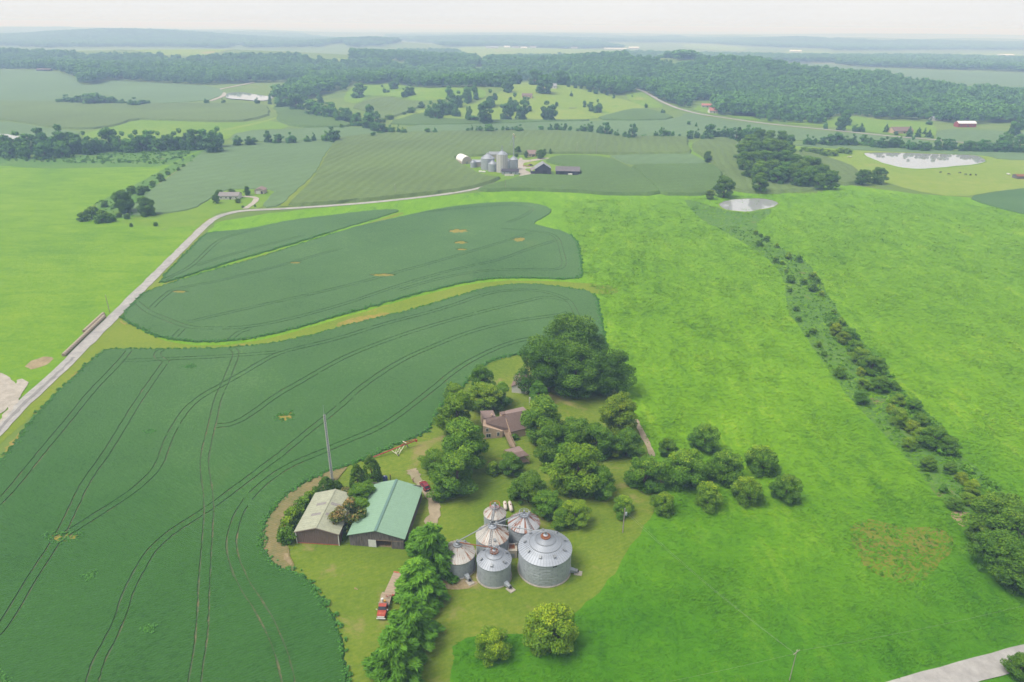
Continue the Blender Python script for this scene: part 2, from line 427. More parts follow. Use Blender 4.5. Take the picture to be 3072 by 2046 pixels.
def sheet_mesh(name, poly, zoff, mat, grid=None, skirt=0.0, strips=(), spots=(), mats=None, sink=0.21, zfun=None):
    """field, lawn or road: Delaunay sheet on the terrain. strips/spots are closed plan polygons sunk into it."""
    def ccw(q):
        a = sum(q[i][0] * q[(i + 1) % len(q)][1] - q[(i + 1) % len(q)][0] * q[i][1] for i in range(len(q)))
        return list(q) if a > 0 else list(reversed(q))
    poly = ccw(poly)
    verts = [Vector((p[0], p[1])) for p in poly]
    faces = [list(range(len(verts)))]
    kinds = ['field']
    for kind, lst in (('strip', strips), ('spot', spots)):
        for q in lst:
            q = ccw(q); b = len(verts); verts += [Vector((p[0], p[1])) for p in q]
            faces.append(list(range(b, b + len(q)))); kinds.append(kind)
    xs = [p[0] for p in poly]; ys = [p[1] for p in poly]
    if grid:
        gx, gy = np.meshgrid(np.arange(min(xs) + grid / 2, max(xs), grid), np.arange(min(ys) + grid / 2, max(ys), grid))
        gx = gx.ravel() + rng.uniform(-.3, .3, gx.size) * grid; gy = gy.ravel() + rng.uniform(-.3, .3, gy.size) * grid
        k = inside(poly, gx, gy)
        verts += [Vector((a, c)) for a, c in zip(gx[k], gy[k])]
    V, E_, F_, ov, oe, of = delaunay_2d_cdt(verts, [], faces, 0, 1e-4)
    V = np.array([(p[0], p[1]) for p in V])
    Z = hz(V[:, 0], V[:, 1]) + zoff
    if zfun is not None: Z = Z + zfun(V[:, 0], V[:, 1])
    vs = [(a, c, z) for (a, c), z in zip(V, Z)]
    top, mi = [], []
    low = {}
    low_faces = []
    edges_top, edges_low = {}, set()
    for f, src in zip(F_, of):
        if 0 not in src: continue
        kd = [kinds[k] for k in src if k]
        if kd:
            low_faces.append((f, 1 if 'strip' in kd else 2))
            for i in range(3): edges_low.add((f[i], f[(i + 1) % 3]))
        else:
            top.append(tuple(f)); mi.append(0)
    if low_faces:
        def lo(i):
            if i not in low:
                low[i] = len(vs); a = vs[i]; vs.append((a[0], a[1], a[2] - sink))
            return low[i]
        topedges = set()
        for f in top:
            for i in range(3): topedges.add((f[i], f[(i + 1) % 3]))
        nt = list(top)
        for f, k in low_faces:
            nt.append(tuple(lo(i) for i in f)); mi.append(k)
            for i in range(3):
                a, c = f[i], f[(i + 1) % 3]
                if (c, a) in topedges:
                    nt.append((a, c, lo(c), lo(a))); mi.append(3)
        top = nt
    if skirt:
        n = len(poly)
        ring = [i for i in range(n)]
        # outer boundary edges of the kept faces
        cnt = {}
        for f in top:
            if len(f) == 3:
                for i in range(3):
                    e = (f[i], f[(i + 1) % 3]); cnt[e] = 1
        be = [e for e in cnt if (e[1], e[0]) not in cnt and not (e[0] in low.values() and e[1] in low.values()) and not (low and e[0] in low and e[1] in low and (e in edges_low or (e[1], e[0]) in edges_low))]
        dn = {}; nrm = {}
        for a, c in be:
            ex, ey = vs[c][0] - vs[a][0], vs[c][1] - vs[a][1]; L = math.hypot(ex, ey) + 1e-9
            for i in (a, c): q = nrm.setdefault(i, [0, 0]); q[0] += ey / L; q[1] -= ex / L
        def d_(i):
            if i not in dn:
                dn[i] = len(vs); a = vs[i]; m = nrm[i]; L = math.hypot(*m) + 1e-9; w_ = skirt * rnd.uniform(.7, 1.3); vs.append((a[0] + m[0] / L * w_, a[1] + m[1] / L * w_, a[2] - skirt))
            return dn[i]
        for a, c in be:
            top.append((c, a, d_(a), d_(c))); mi.append(3 if mats and len(mats) > 3 else 0)
    me = bpy.data.meshes.new(name)
    me.from_pydata(vs, [], top)
    for m in (mats or [mat]): me.materials.append(m)
    if mats: me.polygons.foreach_set('material_index', mi)
    me.update()
    return me
LAY = [0.02]
CROP_EDGES = []
def sheet(name, s, mat, label=None, lift=None, grid=None, step=None, amp=None, sm=1, kind='structure', poly=None):
    poly = poly or outline(s, step, amp, sm)
    d = float(np.mean([p[1] for p in poly]))
    if lift is None:
        LAY[0] += 0.004; lift = LAY[0] + max(0.0, (d - 500) / 3500.0)
    if grid is None and d > 650: grid = d / 45.0
    o = put(name, sheet_mesh(name, poly, lift, MAT[mat], grid), None)
    return tag(o, label, None, None, kind)
def crop(name, s, mat, h, label, cat='field', grid=None, **kw):
    poly = outline(s, kw.pop('step', None), kw.pop('amp', None), kw.pop('sm', 1))
    d = float(np.mean([p[1] for p in poly]))
    side = mat
    if mat in ('soy', 'soy_mid'): CROP_EDGES.extend([poly] + list(kw.get('spots', ())))
    mats = [MAT[mat], MAT['track'], MAT['weeds'], MAT[side]]
    me = sheet_mesh(name, poly, h, None, grid or (d / 40.0 if d > 500 else 3.0), skirt=h + .3, mats=mats, **kw)
    return tag(put(name, me), label, None, None, 'structure')
def lanes(s, half=1.2, w=0.20):
    """a pair of wheel lanes along a centre line: closed plan polygons, one short quad per step"""
    c = [on(p[0], p[1]).to_2d() for p in P(s)]
    c = resample(smooth(c, False, 2), 1.5)
    out = []
    n = len(c)
    T = [(c[min(i + 1, n - 1)] - c[max(i - 1, 0)]).normalized() for i in range(n)]
    N = [Vector((-t.y, t.x)) for t in T]
    for sgn in (-1, 1):
        L, Rr = [], []
        for p, m in zip(c, N):
            ww = w * rnd.uniform(.5, 1.45); o = sgn * half + rnd.uniform(-.07, .07)
            L.append(p + m * (o - ww)); Rr.append(p + m * (o + ww))
        ph = rnd.uniform(0, 9)
        for i in range(n - 1):
            if math.sin(i * .23 + ph) + math.sin(i * .61 + ph * 2) > 1.93: continue      # plants closing over the lane
            out.append([L[i], Rr[i], Rr[i + 1], L[i + 1]])
    return out
def disc(s, rx, ry=None, n=26):
    p = P(s)[0]; c = on(p[0], p[1]); ry = ry or rx
    return [Vector((c.x + rx * math.cos(2 * math.pi * k / n) * rnd.uniform(.55, 1.2), c.y + ry * math.sin(2 * math.pi * k / n) * rnd.uniform(.55, 1.2))) for k in range(n)]

# the land itself: one sheet out past the horizon
def make_ground():
    rad = np.concatenate([[0], np.arange(40, 700, 60), np.arange(700, 3000, 26), np.geomspace(3000, 30000, 70)])
    ang = np.concatenate([np.linspace(R(40), R(140), 240), np.linspace(R(140), R(400), 60)[1:-1]])
    vs, fs = [(0, 0, -.02)], []
    na = len(ang)
    for r in rad[1:]:
        x, y = r * np.cos(ang), r * np.sin(ang)
        z = hz(x, y) - .02
        vs += list(zip(x, y, z))
    for k in range(na): fs.append((0, 1 + k, 1 + (k + 1) % na))
    for i in range(len(rad) - 2):
        b = 1 + i * na
        for k in range(na): fs.append((b + k, b + na + k, b + na + (k + 1) % na, b + (k + 1) % na))
    me = bpy.data.meshes.new('ground'); me.from_pydata([tuple(map(float, v)) for v in vs], [], fs)
    me.polygons.foreach_set('use_smooth', [True] * len(fs)); me.update()
    return tag(put('ground', me, MAT['ground']), 'green farmland reaching to the hazy horizon', None, None, 'structure')
make_ground()

# ---- pastures, lawn, strips (sheets on the land)
EAST = 'd 620,490 900,462 1120,440 1200,437 1480,447 1640,447 1760,430 1950,425 2100,445 2240,455 2480,480 2480,1700 600,1700 350,1000 300,700 420,590 500,510'
sheet('east_pasture', EAST, 'pasture', 'lush bright green pasture east of the soybean fields', grid=12, amp=.5, sm=0)
sheet('west_pasture', 'd -120,352 180,352 350,340 480,340 420,385 350,430 270,470 330,520 420,512 470,500 520,492 470,525 380,615 290,705 200,800 120,880 30,965 -160,1120 -400,1200 -400,352', 'pasture_west',
      'grazed pale green pasture west of the gravel road', grid=12, sm=0)
sheet('rough_ground', 'q00 0,1060 400,1060 700,1035 1100,1020 1430,1015 1250,1090 1150,1150 700,1155 300,1165 0,1140 -300,1140 -300,1060', 'rough', 'rough weedy ground below the long tree row')
sheet('weedy_hedge_bank', 'q00 1440,1020 1330,1110 1200,1190 1100,1250 1040,1320 960,1380 1000,1440 1060,1480 900,1500 700,1520 520,1510 600,1440 800,1330 960,1260 1120,1170 1250,1100', 'rough', 'weedy bank between west pasture and soybean field')
sheet('house_lawn_far', 'q00 1110,1480 1340,1445 1480,1350 1545,1305 1910,1305 1860,1365 1800,1440 1680,1440 1480,1470 1420,1540 1280,1568 900,1560 800,1520', 'meadow', 'bright lawn around the far ranch house')
sheet('roadside_verge', 'd 0,1020 110,925 237,800 300,730 380,640 470,535 490,500 470,505 400,580 300,680 190,800 60,915 0,975 -60,1040 -60,1080', 'strip', 'yellowish mown verge between road and soybeans')
sheet('mown_strip', 'd 225,812 262,740 285,736 330,765 400,790 470,795 540,792 620,778 700,756 790,730 860,710 920,692 990,675 1055,658 1120,648 1190,644 1335,649 1420,660 1420,676 1370,676 1300,668 1250,662 1185,660 1120,668 1070,684 1020,698 950,718 900,730 820,752 780,760 700,782 610,800 530,808 400,812 250,812', 'strip',
      'curved mown grass strip between the two big soybean fields')
sheet('narrow_mown_strip', 'd 330,672 370,652 440,636 540,604 670,566 790,530 860,508 925,486 930,492 860,514 800,534 700,564 600,597 470,634 385,660', 'strip', 'narrow mown grass strip slanting between soybean fields')
sheet('farmyard_lawn', 'd 640,1660 640,1320 585,1240 615,1150 715,1080 880,1000 975,950 1040,880 1100,822 1200,790 1390,780 1402,830 1437,916 1467,983 1497,1042 1506,1062 1528,1100 1512,1140 1500,1188 1480,1215 1440,1272 1400,1335 1350,1387 1290,1427 1215,1455 1150,1462 1046,1464 1036,1568 1030,1660', 'lawn',
      'mown lawn around the farmhouse, barns and grain bins', grid=8, step=2.0, amp=.25, sm=1)
sheet('creek_corridor', 'q21 240,0 560,190 690,330 715,470 715,580 780,650 900,830 1010,990 1150,1180 1290,1320 1420,1460 1520,1568 q22 1650,150 1760,290 1830,380 1990,420 2200,420 2300,330 2150,200 2000,60 q21 1900,1568 1800,1380 1640,1230 1480,1090 1380,930 1200,740 1080,600 1040,520 1000,460 960,370 850,230 650,130 470,0 q20 650,1440 500,1450 300,1450 0,1360 50,1440 160,1540', 'rough',
      'overgrown brushy creek corridor through the pasture')
sheet('pond_pasture', 'q20 780,1020 900,1070 1250,1200 1220,1240 1420,1260 1560,1310 1900,1365 2150,1320 2460,1285 2460,1100 2200,1105 2080,1070 1700,1055 1240,1040', 'hayfield', 'yellow green cattle pasture around the large pond')
sheet('young_planting', 'q20 760,1010 820,1010 1190,1030 1180,1075 1000,1085 800,1050', 'meadow', 'strip of young bright green brush')
sheet('weedy_mound_patch', 'q22 1150,520 1200,460 1290,445 1420,475 1560,510 1720,490 1850,550 1880,640 1780,740 1690,850 1600,895 1480,880 1330,830 1230,740 1170,640', 'weedy_mound', 'brownish weedy oval patch in the bright pasture', grid=4)
sheet('dry_stubble_patch', 'q02 1790,600 1830,480 1900,370 1980,280 2080,215 2200,150 2290,105 2354,80 2400,100 2300,200 2150,320 2010,480 1950,580 1990,680 2030,770 2010,840 1900,810 1830,720', 'stubble', 'dry thin crop rows beside the brown shed', lift=.30)
sheet('bare_soil_patch', 'q02 1960,690 1985,680 2005,730 2020,765 1985,770 1960,740', 'soil', lift=.33)
sheet('bare_soil_patch', 'q01 170,950 240,910 320,890 370,900 345,940 260,970 200,985', 'soil', step=1.2)
sheet('bare_soil_patch', 'q22 1830,400 1900,385 2000,410 1970,480 1920,500 1880,460', 'soil', step=1.5)
sheet('bare_soil_patch', 'q11 1740,500 1765,510 1790,650 1775,650', 'soil', step=1.5)
sheet('bare_soil_patch', 'q00 1440,1035 1380,1080 1280,1160 1140,1260 1040,1325 1060,1300 1120,1250 1290,1130', 'soil', step=3)
sheet('bare_soil_patch', 'q12 660,870 800,860 960,880 900,920 780,940 660,920', 'soil', step=1.2)
sheet('bare_soil_patch', 'z7 540,780 600,800 600,870 500,910 420,920 300,930 380,900 480,870', 'soil', step=1.0)
sheet('bare_soil_patch', 'd 1215,1180 1240,1182 1238,1190 1216,1189', 'soil', step=1.0)
for i, s in enumerate(['q12 130,300 140,285 150,300 140,312', 'q12 85,925 105,918 122,930 100,940']):
    sheet('bare_soil_patch', s, 'soil', step=.8, amp=.15)

for s_ in ('q01 462,1080 480,1040 560,970 615,935 600,960 520,1040 475,1085', 'q01 10,1568 60,1500 130,1420 205,1372 150,1450 70,1545', 'q01 1600,822 1680,806 1730,812 1660,832', 'q11 -60,690 20,640 150,612 330,588 350,600 200,632 80,668',
           'q01 1200,255 1260,200 1340,120 1350,130 1270,215 1215,262', 'q10 1150,1500 1250,1510 1200,1530', 'q01 830,640 860,660 880,680 850,670'):
    sheet('yellow_weed_patch', s_, 'weeds', step=1.2, amp=.4)
# ---- crops (raised canopies with wheel lanes cut into them)
T_S1 = ['q02 640,1640 640,1568 700,1400 820,1180 890,950 960,820 1030,690 1150,570 1300,470 1430,390 1600,265 1750,150 1950,0 q01 1960,1560 2100,1440 2354,1240 q11 120,1120 400,930 600,840 900,720 1200,650 1450,620 1560,595',
        'q02 1345,1640 1345,1568 1400,1250 1410,900 1430,600 1450,350 1410,100 1415,0 q01 1470,1350 1500,1200 1560,1070 1620,920 1632,870 1600,842',
        'q02 2000,1640 1990,1568 1930,1330 1820,1100 1680,900 1600,700 1600,560 1660,380 1800,220 1980,90 2200,0 q11 0,1500 300,1380 600,1150 800,980 1000,870 1200,790 1400,762',
        'q02 -40,1260 0,1230 100,1080 250,820 400,600 500,400 590,200 740,0 q01 870,1350 960,1200 1100,1000 1150,930',
        'q02 420,585 650,440 900,280 1050,150 1110,60 1130,0 q01 1180,1430 1280,1270 1380,1180 1560,1080 1700,1000 1900,880 2100,830 2354,770 q11 300,670 700,570 1000,460 1200,435 1400,445 1560,500 1600,560 1640,650',
        'q02 -40,370 0,340 120,210 260,30 q01 500,1310 650,1120 820,950 890,862', 'q01 845,930 1060,920 1300,910 1600,895 1900,870',
        'q01 1480,1380 1600,1370 1720,1310 1900,1170 2100,1060 2354,910 q11 300,790 600,690 1000,580 1250,520 1420,480 1560,515', 'q01 1140,930 1085,900 1090,870 1115,855']
T_S2 = ['q01 945,525 1020,590 1150,640 1270,690 1400,705 1700,700 2000,640 2354,545 q11 300,440 500,375 800,290 1100,230 1300,150 1480,95', 'q01 1050,560 1120,490 1200,430 1500,380 1900,280 2354,150',
        'q01 1205,765 1262,708', 'q01 1590,780 1650,730 1720,708', 'q11 1100,15 1330,30 1450,50 1500,90 1520,180 1545,260 1500,300 1300,295 1000,300 700,350 400,440',
        'q01 1300,660 1600,590 2000,500 2354,420 q11 300,340 700,230 1100,110 1320,40', 'q10 0,1540 400,1490 800,1440 1200,1415 1340,1440 1250,1500 1150,1540']
T_S3 = ['q01 1130,370 1300,290 1380,220 1500,100 1600,60 1800,15', 'q01 1350,270 1700,160 2100,60']
S1 = 'd 237,806 207,836 155,884 113,923 80,963 20,1043 -60,1135 -60,1680 800,1680 792,1568 786,1500 770,1440 745,1390 715,1345 690,1322 660,1312 625,1300 607,1270 600,1235 608,1200 630,1165 665,1130 705,1105 750,1085 800,1070 860,1046 905,1024 955,1006 985,988 1000,960 1015,930 1045,903 1068,885 1085,862 1111,838 1151,822 1205,812 1300,808 1385,812 1391,792 1381,739 1368,673 1305,664 1251,656 1185,654 1118,663 1068,678 1018,693 951,713 901,725 818,745 785,753 700,777 617,793 533,802 400,805 293,804'
S2 = 'd 280,726 290,739 327,756 360,771 400,781 467,787 533,784 617,771 700,749 785,724 851,706 918,686 985,669 1051,653 1118,641 1185,638 1335,643 1336,623 1333,583 1325,553 1298,533 1251,523 1221,513 1251,500 1270,485 1251,473 1201,465 1118,467 1018,478 918,500 818,522 785,533 700,559 600,593 467,629 383,656 333,674 310,699'
S3 = 'd 370,648 387,626 433,579 467,543 480,536 567,528 600,522 667,507 785,493 851,485 901,482 918,484 911,488 851,507 785,526 667,563 533,601 433,633 383,649'
def lanes_all(lst): return [q for s in lst for q in lanes(s)]
crop('soybean_field', S1, 'soy', .6, 'large front soybean field with curving wheel lanes beside the sheds', grid=3.5, strips=lanes_all(T_S1), step=1.1, amp=.3,
     spots=[disc('d 655,961', 3.2), disc('q02 440,580', 4.5, 1.8), disc('q01 1310,970', 2, 1), disc('q01 1040,1420', 1.2, .8), disc('q02 1030,1215', .8, .8), disc('q02 620,850', 1.2, .7)])
crop('soybean_field', S2, 'soy_mid', .6, 'middle soybean field with rounded ends above the mown strip', grid=5, strips=lanes_all(T_S2), step=2, amp=.3,
     spots=[disc('q01 1240,450', 4.5, 1.8), disc('q11 810,30', 7, 5), disc('q11 820,110', 5, 3), disc('q11 830,158', 4, 2), disc('q11 1225,90', 4, 5), disc('q11 290,335', 8, 2.2), disc('q01 2040,250', 3, 2)])
crop('soybean_field', S3, 'soy_mid', .6, 'narrow tapering soybean field along the gravel road', grid=6, strips=lanes_all(T_S3), step=2.5, amp=.3)
crop('soybean_field', 'q00 1020,1330 1130,1250 1300,1130 1450,1010 1700,990 2000,980 2290,972 2300,990 2260,1040 2220,1100 2190,1170 2120,1250 2010,1340 1940,1420 1800,1437 1860,1362 1910,1310 1700,1302 1545,1310 1480,1352 1400,1400 1340,1440 1110,1476 900,1490 880,1440 960,1390', 'soy_far', .6, 'blue green soybean field behind the far ranch house')
crop('corn_field', 'q00 2330,965 q10 0,957 250,927 700,913 1400,906 1700,921 1850,941 2100,951 2354,951 q20 30,960 20,1000 60,1062 q10 2354,1060 1850,1063 1480,1060 1250,1068 900,1080 770,1085 800,1130 880,1170 950,1215 1040,1232 1100,1235 1000,1270 850,1312 500,1352 0,1402 q00 2354,1398 1990,1428 2040,1375 2150,1270 2210,1170 2270,1060 2310,1000', 'corn', 2.4, 'broad dull green corn field behind the grain yard')
crop('corn_field', 'q10 940,1322 1000,1292 1120,1266 1250,1228 1320,1216 1500,1222 1660,1228 1650,1180 1500,1140 1420,1120 1450,1092 1600,1082 1850,1097 1950,1150 2050,1200 2160,1300 2200,1345 1840,1345 1700,1330 1400,1316 1200,1312', 'corn2', 2.4, 'darker corn field wrapped round the black barns')
crop('soybean_field', 'q10 1845,1066 2354,1061 q20 60,1061 150,1110 180,1136 0,1139 q10 1990,1139 1920,1110', 'soy_far', .6, 'pale soybean strip right of the grain yard')
crop('corn_field', 'q10 2000,1143 2354,1143 q20 200,1141 250,1180 262,1220 240,1270 200,1320 150,1345 0,1346 q10 2215,1346 2165,1295 2060,1195', 'corn2', 2.2, 'striped corn block left of the small pond')
crop('corn_field', 'q20 90,985 200,962 300,957 390,992 380,1060 370,1130 420,1190 560,1240 800,1290 950,1312 760,1320 600,1336 430,1330 310,1300 320,1230 250,1160 150,1090 70,1030', 'corn', 2.4, 'corn field curving round the grove')
crop('corn_field', 'q20 800,1040 900,1072 1050,1112 1200,1172 1215,1235 1290,1250 1060,1288 900,1200', 'corn', 2.4, 'corn field right of the grove')
crop('soybean_field', 'q20 1960,1362 2150,1326 2500,1285 2500,1510 2300,1466 2100,1416', 'soy', .6, 'dark soybean corner at the right edge of the picture', grid=6)
crop('soybean_field', 'q20 760,992 1000,1001 1300,1016 1700,1040 2100,1051 2460,1056 2460,1104 2200,1104 2080,1070 1700,1055 1200,1033 800,1008', 'soy_far', .6, 'soybean strip behind the large pond')
crop('soybean_field', 'q10 450,866 800,856 1500,841 2100,831 2354,812 q20 0,775 300,832 700,882 1300,937 1740,974 1740,1030 1300,1005 900,980 600,950 300,942 0,946 q10 2354,946 2100,946 1860,937 1700,917 1500,903 700,909 460,917', 'soy_far', .6, 'long valley soybean field beyond the hedgerow')
crop('soybean_field', 'q20 1752,888 2200,905 2460,920 2460,992 2200,988 1900,982 1752,962', 'soy_far', .6, 'soybean block beside the far red barn')
crop('soybean_field', 'q00 0,485 360,490 530,540 560,590 640,590 720,555 900,562 1350,588 1500,602 1560,650 1400,700 1000,716 400,702 0,692 -500,690 -500,485', 'soy_far', .6, 'pale rolling field below the far left woods')
crop('corn_field', 'q00 -500,702 0,702 400,707 1000,722 1450,717 1830,722 1860,790 1800,815 1640,845 1100,830 920,825 800,870 600,895 380,885 200,850 0,825 -500,800', 'corn', 2.4, 'corn field bordered by the dark curved edge at left')
crop('soybean_field', 'q00 -500,815 0,836 200,862 380,897 560,906 530,940 200,952 0,920 -500,920', 'soy_far', .6, 'soybean field behind the left tree row')
sheet('yellow_meadow', 'q00 930,827 1100,832 1640,850 1830,832 1900,838 2030,886 1650,902 1540,985 600,955 540,930 700,892', 'meadow', 'yellow green meadow in front of the left corn field')
sheet('dirt_track', 'q00 1500,905 1600,880 1720,855 1850,825 1930,800 1920,775 1880,740 1850,730 1880,725 1920,750 1945,790 1930,812 1800,850 1600,895', 'hayfield')
crop('corn_field', 'q00 1880,727 2050,757 2354,836 q10 60,868 20,880 q00 2250,880 2050,880 1900,822 1935,790', 'corn2', 2.4, 'dark corn triangle below the hedge slope')
crop('soybean_field', 'q00 1640,906 2050,888 2354,877 q10 180,884 250,915 0,950 q00 2300,962 2000,975 1750,980 1570,982', 'soy_far', .6, 'pale soybean field left of the hedge corner')
sheet('hill_meadow', 'q10 0,700 60,590 340,575 700,605 1000,615 1000,680 900,690 640,690 500,700 420,670 200,660 120,720', 'meadow', 'sunny sloping meadow below the central woods')
crop('corn_field', 'q10 60,745 200,690 340,672 420,700 560,700 560,730 440,775 280,835 240,790 150,760', 'corn', 2.0, 'corn on the low hill behind the hedge')
sheet('knoll_pasture', 'q10 300,850 440,790 600,745 800,720 1000,690 1170,600 1200,575 1350,565 1500,580 1600,610 1800,650 2000,700 2120,745 2000,760 1740,825 1300,840 900,850 500,865', 'hayfield', 'pale pasture knoll dotted with trees')
sheet('knoll_meadow', 'q10 1480,700 1800,690 1900,730 2030,770 1740,822 1560,825 1600,780', 'meadow', 'bright grass below the knoll')
sheet('roadside_meadow', 'q10 1940,660 2010,610 2100,650 2220,730 2220,745 2080,745', 'meadow')
crop('corn_field', 'q10 1740,826 1900,780 2050,750 2200,775 2310,826 2000,836', 'corn2', 2.2, 'dark green crop wedge right of the knoll')
crop('corn_field', 'q10 290,855 560,775 600,812 800,830 1300,836 1740,829 1600,838 900,858 500,866', 'corn2', 2.0, 'thin dark corn strip along the foot of the knoll')
sheet('valley_meadow', 'q20 980,812 1050,800 1180,800 1400,830 1700,845 1745,870 1745,957 1300,915 1000,872 700,855 450,825 250,790 240,800 100,765 60,750 200,700 300,760 600,830', 'meadow', 'bright meadow between the far road and the woods')
crop('soybean_field', 'q20 420,432 1030,440 1050,455 1450,480 1800,490 2500,510 2500,690 1850,655 1700,590 1200,545 900,520 640,470', 'soy_far', .6, 'wide pale soybean plain behind the right woods')
sheet('far_field', 'q10 760,330 1000,320 1500,340 1900,350 2354,350 2354,395 1900,400 1500,375 1400,390 860,400', 'hayfield', 'distant pale fields around the hamlet')
sheet('far_field', 'q00 330,350 900,340 1600,345 2354,325 q10 330,320 100,330 0,360 q00 2200,350 1480,380 1400,400 1000,375', 'hayfield', 'distant pale fields beyond the left woods')
sheet('far_field', 'q10 0,395 380,405 330,445 200,430 0,430 q00 2150,400 2250,440', 'hayfield')
sheet('far_field', 'q20 0,305 200,300 450,330 420,360 0,335', 'hayfield')
sheet('far_field', 'q20 700,350 1000,355 1060,375 880,390 720,375', 'hayfield')
sheet('far_field', 'q20 1840,365 2354,365 2354,405 1900,395', 'hayfield')
sheet('grain_yard', 'q10 770,1085 900,1080 1250,1068 1480,1060 1840,1063 1860,1097 1600,1083 1450,1092 1420,1120 1500,1140 1640,1180 1655,1228 1500,1222 1320,1216 1250,1228 1120,1266 1000,1290 1100,1235 1040,1232 950,1215 880,1170 800,1130', 'meadow', 'grass of the distant grain yard')

# ---- roads and lanes
def ribbon(name, s, width, mat, label, lift=None, step=4.0, edge=.25):
    c = [on(p[0], p[1]).to_2d() for p in P(s)]
    c = resample(smooth(c, False, 2), step); n = len(c)
    L, Rr = [], []
    for i in range(n):
        t = (c[min(i + 1, n - 1)] - c[max(i - 1, 0)]).normalized(); m = Vector((-t.y, t.x))
        L.append(c[i] + m * (width / 2 + rnd.uniform(-edge, edge))); Rr.append(c[i] - m * (width / 2 + rnd.uniform(-edge, edge)))
    LAY[0] += .004
    d = float(np.mean([p.y for p in c]))
    z = lift if lift is not None else LAY[0] + max(0, (d - 500) / 3000.0)
    vs = [(p.x, p.y, float(hz(p.x, p.y)) + z) for p in L + Rr]
    me = bpy.data.meshes.new(name); me.from_pydata(vs, [], [(n + i, n + i + 1, i + 1, i) for i in range(n - 1)]); me.update()
    return tag(put(name, me, MAT[mat]), label, None, None, 'structure')
ribbon('gravel_road', 'd -150,1140 -40,1027 0,985 60,922 130,860 185,805 245,745 300,690 355,635 400,590 445,545 475,515 500,498 540,487 580,483 640,481 700,477 760,473 840,467 920,459 1000,450 1060,441 1100,433 1140,421 1180,410 1205,402', 5.2, 'road', 'pale gravel road running from the left foreground to the grain yard', step=3)
sheet('gravel_turnaround', 'q01 -300,960 -50,990 0,1005 60,1030 105,1080 112,1150 70,1230 20,1280 -50,1310 -300,1400', 'gravel', 'round gravel turnaround at the left edge', step=1.5)
sheet('gravel_apron', 'q01 105,1060 170,1045 200,1080 160,1130 110,1230 30,1330 -40,1390 30,1290 90,1180', 'gravel', step=1.5)
ribbon('driveway', 'q00 1690,1440 1730,1415 1760,1390 1775,1365 1700,1355 1640,1360', 4.0, 'gravel', 'short gravel driveway of the far ranch house')
ribbon('driveway', 'd 985,1215 1000,1180 1000,1160 985,1130 968,1112 955,1098 945,1080', 3.0, 'dirt_lane', 'worn two track drive beside the green barn', step=1.5, edge=.5)
ribbon('farm_lane', 'z8 1090,560 1160,520 1230,560 1250,600 1200,630 1080,660', 9, 'gravel', 'gravel lane in the grain yard')
sheet('grain_yard_gravel', 'z8 1085,330 1150,290 1170,350 1520,300 1620,300 1600,320 1300,365 1180,390 1170,450 1390,465 1380,480 1200,480 1240,540 1270,600 1200,640 1100,620 1140,580 1080,520', 'gravel', 'pale gravel apron of the grain yard')
ribbon('county_road', 'q10 2000,602 2100,640 2200,700 2354,760 q20 0,757 100,785 300,815 600,858 1000,895 1400,938 1740,965 2000,990 2354,1020', 7, 'road', 'far county road curving past the woods', step=15)
sheet('paved_road', 'd 1860,1625 2036,1569 2200,1524 2354,1482 2520,1440 2520,1497 2354,1540 2254,1568 2080,1630', 'road', 'pale paved road in the bottom right corner', step=4, amp=.08, sm=0)
ribbon('path', 'd 1460,965 1475,995 1490,1025 1500,1050', 1.8, 'dirt_lane', 'narrow worn path along the pasture edge', step=2)
ribbon('farm_track', 'q00 1450,697 1540,665 1550,645 1490,620 1600,600 1750,570', 8, 'gravel', 'pale dirt track by the far left pond', step=20)
ribbon('grass_waterway', 'q00 2310,985 2265,1060 2215,1160 2140,1262 2030,1360 1970,1425', 9, 'strip', 'bright weedy strip between the soybean and corn fields', step=8, edge=1.2)
ribbon('grass_waterway', 'q20 30,985 50,1040 110,1095 200,1140 270,1195 290,1260 270,1320', 10, 'meadow', 'bright grassy waterway between the corn blocks', step=8, edge=1.2)

ribbon('road_wear', 'd -60,1047 0,987 60,924 130,862 170,822', 1.3, 'worn', None, step=2, edge=.4)
# ---- ponds
def pond(name, s, label, bank=True):
    c = [on(p[0], p[1]) for p in P(s)]
    z = float(np.mean([p.z for p in c])) + LAY[0] + .1 + max(0, (c[0].y - 500) / 3000.0)
    pl = [wob(p, .2, .4) for p in resample(smooth([p.to_2d() for p in c], True, 2), 3.0, True)]
    vs = [(p.x, p.y, z) for p in pl]
    me = bpy.data.meshes.new(name); me.from_pydata(vs, [], [tuple(range(len(vs)))]); me.update()
    o = tag(put(name, me, MAT['water']), label, None, None, 'structure')
    if bank:
        cx = sum((p for p in pl), Vector((0, 0))) / len(pl)
        ou = [p + (p - cx).normalized() * 1.3 for p in pl]; n = len(pl)
        vs = [(p.x, p.y, z + .25) for p in pl] + [(p.x, p.y, float(hz(p.x, p.y)) + .1) for p in ou] + [(p.x, p.y, z - .3) for p in pl]
        fs = [(i, (i + 1) % n, n + (i + 1) % n, n + i) for i in range(n)] + [(2 * n + i, 2 * n + (i + 1) % n, (i + 1) % n, i) for i in range(n)]
        me = bpy.data.meshes.new('pond_bank'); me.from_pydata(vs, [], fs); me.update()
        tag(put('pond_bank', me, MAT['meadow']), None, None, None, 'structure')
    return o
pond('pond', 'q20 1245,1068 1260,1055 1500,1055 1700,1062 1900,1068 2020,1072 2080,1095 2088,1118 2040,1135 1900,1148 1750,1162 1620,1170 1500,1160 1380,1128 1300,1095', 'large pond mirroring trees in the right pasture')
pond('pond', 'q20 240,1410 280,1390 380,1375 480,1370 580,1374 640,1390 660,1412 620,1435 540,1448 460,1466 380,1462 290,1450', 'small round pond at the head of the brushy creek')
